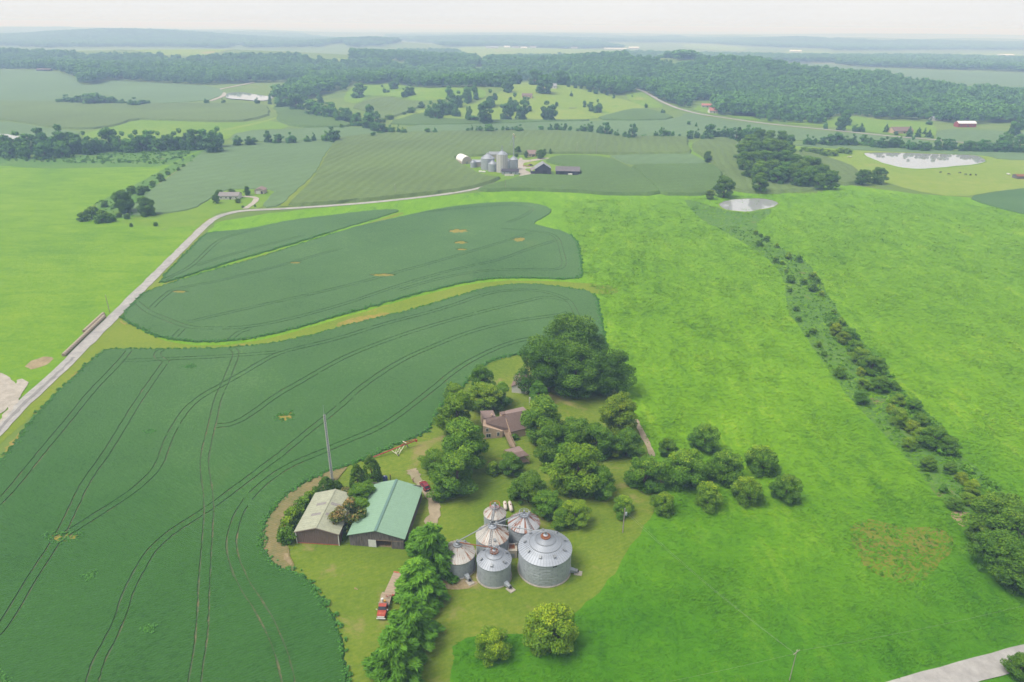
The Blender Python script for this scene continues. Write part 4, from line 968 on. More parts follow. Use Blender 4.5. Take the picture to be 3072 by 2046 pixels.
row('q20 172,1080,64,1.1 290,1285,130,1.05 535,1260,105,1.25 188,1340,62,1.0 1243,1220,95,1.05 1355,1210,105,1.0', 'maple', 'single tree from the left between the corn and the ponds', 1.0, ['dark', 'dark', (1.15, 1.05, .95), 'yellow', 'dark', 'dark'])
row('q20 470,990,100 530,960,110 600,960,100 680,960,100,1.1 740,980,80,1.2 430,1040,110 510,1040,110 590,1030,120 660,1040,120 720,1050,100 420,1110,110 490,1120,120 570,1110,120 640,1120,120 710,1110,120 770,1130,110 460,1170,100 540,1185,120 620,1180,130 700,1190,120 770,1200,120 830,1170,110 850,1140,110 900,1150,110 880,1220,120 820,1230,110 930,1200,100 940,1250,90 1030,1240,100,1.2 660,1210,110 960,1190,90',
    'maple', 'tree from the top of the dense grove left of the large pond', 1.15, MIXT, 'dense grove left of the large pond')
row('q20 840,1030,60 900,1035,60 950,1040,60 1000,1045,60 1040,1055,60 1090,1035,60 1140,1040,60 870,1040,60 980,1055,60', 'shrub', 'bright bush from the left in the young planting by the grove', .6, 'bright', None, 'shrub')
row('z8 1087,170,105,1.2 1225,240,70,1.6 1460,235,145,1.0 1535,205,60,1.8 1632,190,40,2.2 722,245,60,.8 1060,258,60,.9', 'maple', 'tree from the left in the grain yard', 1.0, 'dark')
row('q00 1490,1370,48,1.2 1510,1330,60,.7 1595,1318,42,.8 1705,1315,40,1.5 1640,1383,36,.8 1758,1418,14,1.2 1675,1425,18,.8', 'maple', 'tree from the left at the far ranch house', 1.0, ['std', 'dark', 'dark', 'std', 'olive'])

# ---- woods that read as one mass
WOODP = []
for i in range(4):
    g = np.random.default_rng(200 + i); cl_ = []
    for k in range(11):
        a = g.uniform(0, 6.28); rr = math.sqrt(g.random()) * 4.2; cl_.append(((rr * math.cos(a), rr * math.sin(a), g.uniform(6.5, 13.5) - rr * .55), g.uniform(2.0, 3.2)))
    V, T = cloud(g, cl_, 34, 1.9, tips=.55)
    me = crown_mesh('wood_crown', V, T, MAT['far_leaf'])
    po = bpy.data.objects.new('wood_crown_source', me)
    WOODP.append(po)
WCOL = bpy.data.collections.new('wood_crowns')
for po in WOODP: WCOL.objects.link(po)
MAT['brush'] = leafmat('brush_leaves', (0.054, 0.161, 0.008), (0.086, 0.219, 0.009), (0.130, 0.267, 0.013), (0.184, 0.334, 0.017), .15)
BCOL = bpy.data.collections.new('brush_crowns')
for i in range(4):
    g = np.random.default_rng(300 + i); cl_ = []
    for k in range(7):
        a = g.uniform(0, 6.28); rr = math.sqrt(g.random()) * 5; cl_.append(((rr * math.cos(a), rr * math.sin(a), g.uniform(1.5, 6.5)), g.uniform(2.0, 3.4)))
    V, T = cloud(g, cl_, 22, 2.6, tips=.6)
    BCOL.objects.link(bpy.data.objects.new('brush_source', crown_mesh('brush_crown', V, T, MAT['brush'])))
def gn_wood(WCOL=WCOL):
    t = bpy.data.node_groups.new('scatter_crowns', 'GeometryNodeTree')
    t.interface.new_socket('Geometry', in_out='INPUT', socket_type='NodeSocketGeometry')
    t.interface.new_socket('Geometry', in_out='OUTPUT', socket_type='NodeSocketGeometry')
    n, l = t.nodes, t.links
    gi, go = n.new('NodeGroupInput'), n.new('NodeGroupOutput')
    ci = n.new('GeometryNodeCollectionInfo'); ci.inputs['Collection'].default_value = WCOL; ci.inputs['Separate Children'].default_value = True; ci.inputs['Reset Children'].default_value = True
    ip = n.new('GeometryNodeInstanceOnPoints'); ip.inputs['Pick Instance'].default_value = True
    ri = n.new('FunctionNodeRandomValue'); ri.data_type = 'INT'; ri.inputs['Min'].default_value = 0; ri.inputs['Max'].default_value = 3
    rv = n.new('FunctionNodeRandomValue'); rv.data_type = 'FLOAT'; rv.inputs['Min'].default_value = 0.0; rv.inputs['Max'].default_value = 6.28
    cx = n.new('ShaderNodeCombineXYZ')
    at_ = n.new('GeometryNodeInputNamedAttribute'); at_.data_type = 'FLOAT_VECTOR'; at_.inputs['Name'].default_value = 'sc'
    l.new(gi.outputs[0], ip.inputs['Points']); l.new(ci.outputs[0], ip.inputs['Instance'])
    l.new([o for o in ri.outputs if o.type == 'INT'][0], ip.inputs['Instance Index'])
    l.new([o for o in rv.outputs if o.type == 'VALUE'][0], cx.inputs['Z']); l.new(cx.outputs[0], ip.inputs['Rotation'])
    l.new([o for o in at_.outputs if o.enabled][0], ip.inputs['Scale'])
    l.new(ip.outputs[0], go.inputs[0])
    return t
GNW = gn_wood()
GNB = gn_wood(BCOL)
def brush(name, s, label, n, s0=.08, s1=.3):
    poly = [on(p[0], p[1]) for p in P(s)]; xs = [p.x for p in poly]; ys = [p.y for p in poly]
    x = rng.uniform(min(xs), max(xs), n * 6); y = rng.uniform(min(ys), max(ys), n * 6)
    k = np.nonzero(inside(poly, x, y))[0][:n]; x, y = x[k], y[k]
    sz = s0 + (s1 - s0) * rng.random(len(x)) ** 2.5; scl = np.stack([sz * rng.uniform(.8, 1.5, len(x)), sz * rng.uniform(.8, 1.5, len(x)), sz * rng.uniform(.6, 1.1, len(x))], axis=1)
    me = bpy.data.meshes.new(name); me.from_pydata(list(zip(x.tolist(), y.tolist(), (hz(x, y) + .1).tolist())), [], [])
    a = me.attributes.new('sc', 'FLOAT_VECTOR', 'POINT'); a.data.foreach_set('vector', scl.reshape(-1).astype(np.float32))
    o = put(name, me); me.materials.append(MAT['brush']); o.modifiers.new('brush', 'NODES').node_group = GNB
    return tag(o, label, 'undergrowth', None, 'stuff')
def wood(name, s, label, sp=10.5, hmin=.6, hmax=1.5, holes=(), dens=1.0):
    poly = [on(p[0], p[1]) for p in P(s)]
    hl = [[on(p[0], p[1]) for p in P(q)] for q in holes]
    xs = [p.x for p in poly]; ys = [p.y for p in poly]
    gx, gy = np.meshgrid(np.arange(min(xs), max(xs), sp), np.arange(min(ys), max(ys), sp * .9))
    gx = gx.ravel() + rng.uniform(-.42, .42, gx.size) * sp; gy = gy.ravel() + rng.uniform(-.42, .42, gy.size) * sp
    k = inside(poly, gx, gy) & (rng.random(gx.size) < dens)
    for q in hl: k &= ~inside(q, gx, gy)
    x, y = gx[k], gy[k]; z = hz(x, y) - .8
    s1 = rng.uniform(hmin, hmax, x.size) * (.9 + .25 * np.sin(x * .021) * np.cos(y * .017)) * sp / 9.5
    scl = np.stack([s1 * rng.uniform(.9, 1.15, x.size), s1 * rng.uniform(.9, 1.15, x.size), np.minimum(s1, 1.5) * rng.uniform(.9, 1.15, x.size)], axis=1)
    me = bpy.data.meshes.new(name); me.from_pydata(list(zip(x.tolist(), y.tolist(), z.tolist())), [], [])
    a = me.attributes.new('sc', 'FLOAT_VECTOR', 'POINT'); a.data.foreach_set('vector', scl.reshape(-1).astype(np.float32))
    o = put(name, me); me.materials.append(MAT['far_leaf'])
    md = o.modifiers.new('crowns', 'NODES'); md.node_group = GNW
    print(name, x.size)
    return tag(o, label, 'woodland', None, 'stuff')
wood('woodland', 'q00 -500,400 -500,475 0,478 360,488 540,540 560,588 640,588 725,552 1000,566 1370,588 1560,578 2080,562 2100,600 2000,600 2000,650 1900,660 1890,700 2110,690 2354,610 q10 0,640 80,580 200,590 330,570 400,580 750,608 1000,600 1170,570 1330,555 1150,540 800,560 700,470 380,470 330,455 200,450 0,455 q00 2354,455 2150,425 2050,405 1500,410 1400,425 1000,405 900,412 560,395 330,385 0,375 -500,375', 'long belt of deciduous woods across the left and centre', sp=13, holes=('q00 1000,425 1300,420 1330,440 1020,445', 'q00 1500,440 1750,430 1800,450 1560,458', 'q00 300,410 520,415 500,432 280,428', 'q00 2100,455 2300,470 2250,485 2080,475', 'q10 40,470 200,470 180,488 30,490', 'q10 480,480 640,490 600,505 470,500'), dens=.92)
wood('woodland', 'q10 1500,395 1640,602 1760,630 1900,662 1990,655 2000,602 2100,640 2210,700 2330,745 q20 40,745 100,690 200,700 225,790 480,815 640,848 980,856 1010,812 1060,800 1180,795 1380,825 1740,832 1900,862 2100,850 2500,845 2500,700 2354,665 1850,655 1740,590 1560,590 1390,545 1200,545 850,515 640,470 380,438 0,455 q10 2354,460 2000,435 1800,410', 'wooded ridge across the right middle distance', sp=11.5)
wood('woodland', 'q10 700,470 800,560 1150,540 1330,555 1500,580 1640,600 1500,410 1400,408 1250,405 1000,420 860,420 870,405 800,370 640,362 420,365 70,380 70,420 380,425 480,425 480,450 420,465', 'wooded hills behind the knoll with small clearings', sp=14, holes=('q10 880,460 1010,460 1000,495 850,500', 'q10 1150,480 1350,485 1350,505 1150,510', 'q10 930,400 1020,400 1010,430 920,430'), dens=.85)
wood('far_woodland', 'q00 -600,215 0,200 480,195 640,215 900,215 1400,225 2100,240 2354,275 q10 300,275 400,300 300,318 70,330 0,300 q00 2200,325 1700,330 1680,305 1560,335 1220,325 700,325 330,330 -600,290', 'hazy wooded hills on the left horizon', sp=34)
wood('far_woodland', 'q10 640,300 1100,290 1800,300 1960,335 1500,335 1100,320 700,320', 'hazy tree belt behind the hamlet', sp=30)
wood('far_woodland', 'q20 -400,375 0,385 500,395 700,400 1000,398 1100,405 1600,402 2354,420 2600,430 2600,510 2354,500 1800,480 1450,470 1050,450 1030,435 420,432 0,425 -400,400', 'hazy tree belt behind the wide soybean plain', sp=24)
wood('far_woodland', 'q20 -400,275 400,265 1000,275 1400,292 2600,300 2600,350 1840,345 1500,348 1060,350 1000,335 700,330 450,318 0,295', 'hazy wooded hills on the right horizon', sp=44)
wood('far_woodland', 'q10 300,245 1000,240 1800,245 2354,255 2354,295 1800,290 1000,285 650,300 400,285', 'faint woods on the central horizon', sp=44, dens=.7)

# ---- tall grass standing in the near pasture
def grass_tufts():
    g = np.random.default_rng(5)
    east = [on(p[0], p[1]) for p in P('d 1036,1640 1044,1472 1150,1466 1218,1460 1294,1432 1354,1392 1404,1340 1445,1275 1485,1220 1506,1192 1530,1110 1500,1050 1470,980 1440,916 1400,800 1375,680 1345,640 1330,560 1290,500 1300,460 1640,455 1950,430 2240,470 2480,500 2480,1440 2354,1470 2200,1512 2036,1556 1860,1610')]
    xs, ys = [p.x for p in east], [p.y for p in east]
    n = 330000
    y = min(ys) + (max(ys) - min(ys)) * g.random(n) ** 1.9; x = g.uniform(min(xs), max(xs), n)
    cl_ = np.sin(x * .11 + 1.7 * np.sin(y * .05)) * np.sin(y * .09 + 1.3 * np.sin(x * .06)) + .7 * np.sin(x * .37 + y * .21) * np.sin(y * .33 - x * .17)
    k = inside(east, x, y) & (np.abs(x) < y * .95 + 40) & (g.random(n) < (.35 + .5 * np.clip(cl_, 0, 1)) * np.clip((620 - y) / 250, .12, 1))
    x, y = x[k], y[k]; n = len(x); h = g.uniform(.10, .34, n) * (1 + .5 * np.clip(cl_[k], 0, 1)) * (1 + y / 900)
    V = []; T = []
    for b in range(2):
        a = g.normal(-.5, .9, n); w = .11 * (1 + y / 260) * g.uniform(.7, 1.3, n); L = g.uniform(.3, .65, n) * (1 + y / 400); r = g.uniform(0, .5, n) * (1 + y / 300); t = g.uniform(0, 6.28, n)
        cx, cy = x + r * np.cos(t), y + r * np.sin(t); dx, dy = np.cos(a), np.sin(a); px, py = -dy, dx
        z0 = .05 + h * .1; z1 = .10 + h * g.uniform(.35, .95, n)
        q = np.stack([np.stack([cx - px * w, cy - py * w, z0], 1), np.stack([cx + px * w, cy + py * w, z0], 1),
                      np.stack([cx + dx * L + px * w * .6, cy + dy * L + py * w * .6, z1], 1), np.stack([cx + dx * L - px * w * .6, cy + dy * L - py * w * .6, z1 * .92], 1)], 1)
        V.append(q); T.append(np.clip(.58 + .2 * cl_[k] + .15 * g.normal(size=n), 0, 1))
    me = crown_mesh('tall_grass', np.concatenate(V), np.concatenate(T), MAT['pasture'])
    print('tufts', n)
    tag(put('tall_grass', me), 'tall unmown grass tufts across the bright pasture', 'grass', None, 'stuff')
MAT['grass'] = leafmat('grass_blades', (0.032, 0.132, 0.006), (0.059, 0.176, 0.007), (0.095, 0.216, 0.010), (0.171, 0.317, 0.040), .1)
grass_tufts()

CB = 'q21 240,0 560,190 690,330 715,470 715,580 780,650 900,830 1010,990 1150,1180 1290,1320 1420,1460 1520,1568 q22 1650,150 1760,290 1830,380 2000,400 2200,420 2300,330 2150,200 2000,60 q21 1900,1568 1800,1380 1640,1230 1480,1090 1380,930 1200,740 1080,600 1040,520 1000,460 960,370 850,230 650,130 470,0'
brush('creek_undergrowth', CB, 'tangled weeds and low brush along the creek', 1500, .03, .11)
brush('creek_undergrowth', 'q21 950,560 1060,620 1200,760 1380,940 1480,1100 1640,1240 1800,1390 1900,1568 q22 2150,200 2300,330 2100,330 1950,200 1850,60 q21 1650,1480 1500,1300 1380,1120 1250,1000 1120,820 1000,680', 'denser brush on the creek bank', 260, .08, .28)
brush('rough_undergrowth', 'q00 0,1060 400,1060 700,1035 1100,1020 1430,1015 1250,1090 1150,1130 700,1130 300,1120 0,1110', 'low brush below the long tree row', 420, .1, .35)
brush('bank_undergrowth', 'q00 1440,1020 1330,1110 1200,1190 1100,1250 1040,1320 960,1380 1000,1440 1060,1480 900,1500 700,1520 520,1510 600,1440 800,1330 960,1260 1120,1170 1250,1100', 'low brush on the weedy bank', 170, .06, .22)
brush('mound_weeds', 'q22 1150,520 1200,460 1290,445 1420,475 1560,510 1720,490 1850,550 1880,640 1780,740 1690,850 1600,895 1480,880 1330,830 1230,740 1170,640', 'weeds growing on the brownish mound', 260, .02, .08)

brush('row_undergrowth', 'q00 0,1000 400,1010 700,990 1100,985 1530,975 1530,1005 1100,1018 700,1030 400,1055 0,1055', 'brush filling the foot of the long tree row', 260, .25, .6)
brush('row_undergrowth', 'f 100,1040 500,1050 1000,1080 1500,1110 1800,1130 2300,1140 h 2354,1320 2354,1340 1600,1310 f 1800,1150 1000,1095 500,1070 100,1060', 'brush filling the hedgerow behind the large pond', 260, .25, .55)

# ---- bean plants straggling along the field margins
MAT['bean'] = leafmat('bean_leaves', (0.043, 0.158, 0.023), (0.069, 0.215, 0.031), (0.094, 0.255, 0.038), (0.122, 0.286, 0.038), .1)
ECOL = bpy.data.collections.new('bean_plants')
for i in range(3):
    g = np.random.default_rng(400 + i); cl_ = [((g.uniform(-3, 3), g.uniform(-3, 3), g.uniform(2, 6)), g.uniform(2.2, 3.6)) for k in range(4)]
    V, T = cloud(g, cl_, 18, 2.8, tips=.3)
    ECOL.objects.link(bpy.data.objects.new('bean_source', crown_mesh('bean_plant', V, T, MAT['bean'])))
GNE = gn_wood(ECOL)
def margins():
    X = []
    for q in CROP_EDGES:
        pts = resample(q, .55, True); small = len(pts) < 120
        if small and pts[0].y > 260: continue
        for p in pts:
            if p.y > 420 or p.y < 60: continue
            for k in range(2): X.append((p.x + rnd.gauss(0, .55), p.y + rnd.gauss(0, .55)))
    X = np.array(X); n = len(X); sz = rng.uniform(.05, .105, n)
    me = bpy.data.meshes.new('margin_plants'); me.from_pydata([(a, b, .12) for a, b in X.tolist()], [], [])
    at_ = me.attributes.new('sc', 'FLOAT_VECTOR', 'POINT'); at_.data.foreach_set('vector', np.stack([sz * 1.2, sz * 1.2, sz], 1).reshape(-1).astype(np.float32))
    o = put('margin_plants', me); me.materials.append(MAT['bean']); o.modifiers.new('plants', 'NODES').node_group = GNE
    tag(o, 'straggling bean plants along the soybean field edges', 'crop plants', None, 'stuff'); print('margin', n)
margins()

# ================================================================== BUILDINGS AND FARM THINGS
def metal(name, c, rough=.5, met=.35, corr=None, vert=False, rust=None, var=.12, spec=.4):
    """galvanised or painted sheet; corr = corrugation wavelength in metres"""
    m, n, l, b = nodes(name); v = coord(n)
    oi = n.new('ShaderNodeObjectInfo')
    f = noise(n, l, v, .8, 5, .65)
    lo = tuple(k * (1 - var) for k in c); hi = tuple(k * (1 + var) for k in c)
    col = ramp(n, l, f, [(.3, lo), (.7, hi)])
    if rust:
        # streaks run along local x (down the roof slope); rust = (threshold, colour, per-panel spread)
        ad = n.new('ShaderNodeVectorMath'); ad.operation = 'ADD'
        sx = n.new('ShaderNodeCombineXYZ'); l.new(mth(n, l, 'MULTIPLY', oi.outputs['Random'], 57.0), sx.inputs[1]); l.new(v, ad.inputs[0]); l.new(sx.outputs[0], ad.inputs[1])
        g = noise(n, l, ad.outputs[0], 1.0, 5, .7, .2, (.35, 3.2, 1.0))
        g = mth(n, l, 'ADD', g, mth(n, l, 'MULTIPLY', mth(n, l, 'SUBTRACT', oi.outputs['Random'], .5), rust[2]))
        r = n.new('ShaderNodeMapRange'); r.inputs['From Min'].default_value = rust[0]; r.inputs['From Max'].default_value = rust[0] + .12
        l.new(g, r.inputs['Value']); col = mixc(n, l, r.outputs[0], col, rust[1])
    l.new(col, b.inputs['Base Color'])
    b.inputs['Roughness'].default_value = rough; b.inputs['Metallic'].default_value = met; b.inputs['Specular IOR Level'].default_value = spec
    if corr:
        sp = n.new('ShaderNodeSeparateXYZ'); l.new(v, sp.inputs[0])
        ax = mth(n, l, 'MULTIPLY', sp.outputs['Z'] if not vert else mth(n, l, 'ADD', sp.outputs['X'], sp.outputs['Y']), 6.283 / corr)
        bump(n, l, b, mth(n, l, 'SINE', ax, 0), .5, corr * .18)
    return m
RUST = (.20, .075, .030)
MAT['galv'] = metal('galvanised_wall', (.29, .32, .345), .5, .1, .42)
MAT['galv_roof'] = metal('galvanised_roof', (.265, .288, .325), .5, .1)
MAT['galv_dark'] = metal('weathered_steel', (.22, .235, .25), .55, .3)
MAT['roof_streak'] = metal('rust_streaked_roof', (.40, .385, .36), .6, .1, rust=(.54, (.22, .10, .05), .22))
MAT['roof_rusty'] = metal('rusty_patched_roof', (.33, .34, .36), .6, .15, rust=(.52, (.20, .08, .045), .34))
MAT['old_roof'] = plain('old_dark_roofing', (.115, .105, .11), .8, 0, .3, .8)
MAT['rust'] = plain('rust', (.17, .065, .03), .85, 0, .4, 3.0)
MAT['concrete'] = plain('concrete', (.30, .275, .235), .9, 0, .2, 1.2, .02)
MAT['roof_green'] = metal('green_metal_roof', (.170, .275, .192), .5, .0, None, True, var=.06)
MAT['roof_pale_green'] = metal('faded_green_roof', (.265, .275, .20), .55, .0, None, True, var=.16)
MAT['trim_green'] = metal('green_trim', (.10, .18, .155), .5, .1)
MAT['brown_sheet'] = metal('brown_ribbed_wall', (.150, .105, .095), .55, .1, .5, True)
MAT['white_trim'] = plain('white_trim', (.62, .62, .6), .5, 0, .1)
MAT['old_wood'] = plain('weathered_boards', (.135, .12, .11), .9, 0, .45, 3.0, .02, .2, (1, 1, .15))
MAT['tan_wood'] = plain('tan_wood', (.25, .185, .125), .85, 0, .25, 2.0, .01)
MAT['black_wood'] = plain('black_boards', (.045, .042, .05), .85, 0, .35, 1.5, .02)
MAT['dark'] = plain('dark_interior', (.02, .017, .014), .95, 0, .2)
MAT['hay'] = plain('hay', (.24, .185, .10), .95, 0, .35, 3.0, .08)
MAT['bale'] = plain('weathered_bale', (.30, .25, .185), .95, 0, .22, 2.0, .05)
MAT['shingle'] = plain('brown_shingles', (.150, .106, .090), .9, 0, .16, 2.2, .02)
MAT['shingle_light'] = plain('light_and_lit_shingles', (.20, .145, .128), .9, 0, .14, 2.2, .02)  # also the lit copy of the brown shingles on house and pavilion
MAT['shingle_grey'] = plain('grey_shingles', (.19, .175, .17), .9, 0, .15, 1.5, .02)
MAT['brick'] = plain('tan_brick', (.43, .315, .23), .9, 0, .15, 4.0, .01)
MAT['glass'] = plain('window_glass', (.03, .035, .045), .12, 0, .1, 1, 0, .6)
MAT['white'] = plain('white_paint', (.55, .55, .53), .55, 0, .08)
MAT['white_wall'] = plain('white_siding', (.50, .49, .47), .7, 0, .08)
MAT['cream'] = plain('cream_sheet', (.36, .325, .27), .7, 0, .1)
MAT['fabric'] = plain('white_fabric', (.62, .61, .58), .7, 0, .06, .3)
MAT['red_paint'] = plain('red_paint', (.29, .055, .035), .5, 0, .2, 2)
MAT['red_fade'] = plain('faded_red_paint', (.36, .09, .05), .6, 0, .25, 2)
MAT['cream_paint'] = plain('cream_paint', (.48, .46, .36), .6, 0, .15)
MAT['car_red'] = plain('dark_red_car_paint', (.20, .012, .02), .25, .2, .05, 1, 0, .6)
MAT['tyre'] = plain('tyre_rubber', (.02, .02, .02), .85, 0, .1)
MAT['chrome'] = plain('bright_metal', (.5, .5, .5), .25, .7, .1)
MAT['blue'] = plain('blue_plastic', (.05, .07, .20), .5, 0, .3)
MAT['deck'] = plain('flatbed_planks', (.30, .235, .17), .9, 0, .3, 1.5, .02, .2, (3, .3, 1))
MAT['pole'] = plain('pole_wood', (.24, .215, .185), .9, 0, .2, 1, .01)
MAT['wire'] = plain('wire', (.25, .26, .25), .5, .4, .1)
MAT['pink_roof'] = plain('red_roof', (.33, .13, .11), .7, 0, .15)
MAT['red_barn'] = plain('red_barn_boards', (.26, .05, .04), .8, 0, .2)
MAT['cow'] = plain('black_hide', (.018, .016, .015), .7, 0, .3)
MAT['rust_white'] = plain('rust_stained_white', (.45, .40, .36), .6, 0, .3, 1.2)
MAT['amber'] = plain('yellow_paint', (.42, .24, .04), .5, 0, .2)

# ---- grain bins
def grain_bin(u, v, zref, Rr, eave, apex, npan, roofmat, label, vents=6, rings=(), railing=False, ladder_az=None, fan_az=None, group='grain bins in the farmyard', at_front=True, collar='rust'):
    """u,v: point of the wall facing the camera at height zref"""
    f = at(u, v, zref); d = Vector((f.x, f.y)).normalized(); c = Vector((f.x, f.y)) + d * Rr
    o = empty('grain_bin', (c.x, c.y, 0), label, 'grain bin', group)
    MB().lathe([(Rr + .25, -.2), (Rr + .25, .28), (Rr - .05, .3)], 48).build('foundation', MAT['concrete'], o)
    w = MB(); prof = []
    nr = max(4, int(eave / .82)); hh = eave / nr
    for i in range(nr):
        z0 = .28 + (eave - .28) * i / nr; z1 = .28 + (eave - .28) * (i + 1) / nr
        prof += [(Rr, z0 + .01), (Rr, z1 - .05), (Rr + .018, z1 - .04), (Rr + .018, z1)]
    w.lathe(prof, 48)
    wo = w.build('wall', MAT['galv'], o, smooth=False)
    # vertical sheet seams, staggered ring by ring
    s = MB(); ns = max(8, int(2 * math.pi * Rr / 2.7))
    for i in range(nr):
        z0 = .3 + (eave - .3) * i / nr; z1 = .3 + (eave - .3) * (i + 1) / nr
        for k in range(ns):
            a = 2 * math.pi * (k + (.5 if i % 2 else 0)) / ns
            s.box(((Rr + .015) * math.cos(a), (Rr + .015) * math.sin(a), (z0 + z1) / 2), (.028, .045, z1 - z0 - .06), a)
    s.build('seam', MAT['galv_dark'], wo)
    r0 = max(.55, Rr * .11); slope = (apex - eave) / (Rr - r0)
    def zr(r): return apex - (r - r0) * slope
    # one wedge panel with a raised rib on its edge, repeated round the roof
    p = MB(); a = math.pi / npan; R1 = Rr + .14; nseg = 3
    for i in range(nseg):
        ra, rb = r0 + (R1 - r0) * i / nseg, r0 + (R1 - r0) * (i + 1) / nseg
        p.add([(ra * math.cos(-a), ra * math.sin(-a), zr(ra)), (rb * math.cos(-a), rb * math.sin(-a), zr(rb)), (rb * math.cos(a), rb * math.sin(a), zr(rb)), (ra * math.cos(a), ra * math.sin(a), zr(ra))], [(0, 1, 2, 3)])
    p.add([(R1 * math.cos(-a), R1 * math.sin(-a), zr(R1)), (R1 * math.cos(-a), R1 * math.sin(-a), zr(R1) - .12), (R1 * math.cos(a), R1 * math.sin(a), zr(R1) - .12), (R1 * math.cos(a), R1 * math.sin(a), zr(R1))], [(0, 1, 2, 3)])
    p.bar((r0 * math.cos(a), r0 * math.sin(a), zr(r0) + .045), (R1 * math.cos(a), R1 * math.sin(a), zr(R1) + .045), .07, .10)
    pm = p.mesh('roof_panel', MAT[roofmat])
    for k in range(npan):
        q = put('roof_panel', pm, None, o); q.rotation_euler.z = 2 * math.pi * (k + .5) / npan
    for fr in rings:
        rr = r0 + (Rr - r0) * fr
        MB().lathe([(rr - .07, zr(rr - .07) + .02), (rr - .05, zr(rr) + .15), (rr + .05, zr(rr) + .15), (rr + .07, zr(rr + .07) + .02)], 48).build('roof_ring', MAT['galv_dark'], o)
    cl = MB().lathe([(r0 + .5, zr(r0 + .5) + .05), (r0 + .5, apex + .02), (r0 + .12, apex + .10), (r0 + .1, apex + .3), (r0 - .08, apex + .34)], 24).build('collar', MAT[collar], o)
    MB().lathe([(r0 - .05, apex + .3), (r0 * .6, apex + .42), (.18, apex + .5), (.16, apex + .62), (.01, apex + .66)], 20).build('cap', MAT['galv_roof'], o)
    vb = MB()
    vb.box((0, 0, .22), (.55, .5, .46)); vb.box((.22, 0, .34), (.3, .6, .3))
    vm = vb.mesh('vent', MAT['galv_dark'])
    for k in range(vents):
        a_ = 2 * math.pi * (k + .35) / vents; rr = Rr * .74
        q = put('vent', vm, None, o, (rr * math.cos(a_), rr * math.sin(a_), zr(rr) - .02)); q.rotation_euler = (0, math.atan(slope), a_)
    if railing:
        rl = MB(); nn = 12; rr = r0 + .75
        for k in range(nn):
            a_ = 2 * math.pi * k / nn; b_ = 2 * math.pi * (k + 1) / nn
            for zz in (.55, 1.0): rl.bar((rr * math.cos(a_), rr * math.sin(a_), apex + zz), (rr * math.cos(b_), rr * math.sin(b_), apex + zz), .06)
            rl.bar((rr * math.cos(a_), rr * math.sin(a_), zr(rr)), (rr * math.cos(a_), rr * math.sin(a_), apex + 1.0), .06)
        rl.build('railing', MAT['red_fade' if railing == 'red' else 'galv_roof'], o)
    if ladder_az is not None:
        ca, sa = math.cos(ladder_az), math.sin(ladder_az); t = Vector((-sa, ca, 0)) * .26
        ld = MB()
        top = Vector((r0 * ca, r0 * sa, zr(r0) + .22)); ev = Vector((R1 * ca, R1 * sa, zr(R1) + .22)); bt = Vector(((R1 + .05) * ca, (R1 + .05) * sa, .1))
        for sg in (-1, 1):
            ld.bar(top + t * sg, ev + t * sg, .09); ld.bar(ev + t * sg, bt + t * sg, .07)
        lo = ld.build('ladder', MAT['galv_dark'], o)
        rg = MB(); k = int((top - ev).length / .45)
        for i in range(k + 1): q = top.lerp(ev, i / k); rg.bar(q - t, q + t, .08)
        for i in range(int(eave / .4)): q = ev.lerp(bt, i / (eave / .4)); rg.bar(q - t, q + t, .05)
        rg.build('rung', MAT['galv_dark'], lo)
    if fan_az is not None:
        ca, sa = math.cos(fan_az), math.sin(fan_az)
        fo = MB().add([(Rr * ca - .55 * -sa * 1, Rr * sa - .55 * ca, .35), (Rr * ca + .55 * -sa, Rr * sa + .55 * ca, .35), (Rr * ca + .55 * -sa, Rr * sa + .55 * ca, 1.25), (Rr * ca - .55 * -sa, Rr * sa - .55 * ca, 1.25)]
                      + [((Rr + 1.1) * ca + k1 * .38 * -sa, (Rr + 1.1) * sa + k1 * .38 * ca, z_) for k1, z_ in ((-1, .45), (1, .45), (1, 1.15), (-1, 1.15))],
                      [(0, 1, 5, 4), (1, 2, 6, 5), (2, 3, 7, 6), (3, 0, 4, 7), (4, 5, 6, 7), (0, 1, 2, 3)]).build('fan_duct', MAT['galv'], o)
        MB().tube([((Rr + 1.1) * ca, (Rr + 1.1) * sa, .8), ((Rr + 1.75) * ca, (Rr + 1.75) * sa, .8)], .5, 14).build('fan', MAT['galv_dark'], fo)
        MB().tube([((Rr + 1.7) * ca, (Rr + 1.7) * sa, .8), ((Rr + 2.05) * ca, (Rr + 2.05) * sa, .8)], .2, 10).build('motor', MAT['dark'], fo)
        MB().box(((Rr + 1.9) * ca, (Rr + 1.9) * sa, .1), (1.9, 1.5, .3), fan_az).build('fan_pad', MAT['concrete'], o)
    o['top'] = apex
    return o, c
def zz5(x, y): return 1300 + x / 4.9, 1480 + y / 4.9
B1, c1 = grain_bin(*zz5(1622, 1385), 0, 6.35, 6.6, 10.0, 52, 'galv_roof', 'largest grey grain bin with a rust ringed roof opening', 9, (.30, .55), fan_az=R(-12))
B2, c2 = grain_bin(*zz5(895, 1400), 0, 4.05, 5.45, 7.7, 38, 'galv_roof', 'front middle grey grain bin with rusty collar', 6, (.42,), True, fan_az=R(-48))
B3, c3 = grain_bin(*zz5(372, 1266), 0, 4.1, 4.75, 7.1, 34, 'roof_streak', 'leftmost grain bin with rust streaked white roof behind the pine', 2, collar='galv_dark', fan_az=R(-58))
B4, c4 = grain_bin(*zz5(868, 765), 5.6, 4.0, 5.6, 8.2, 38, 'roof_streak', 'middle grain bin with rust streaked white roof and roof ladder', 3, ladder_az=R(-97), collar='galv_roof')
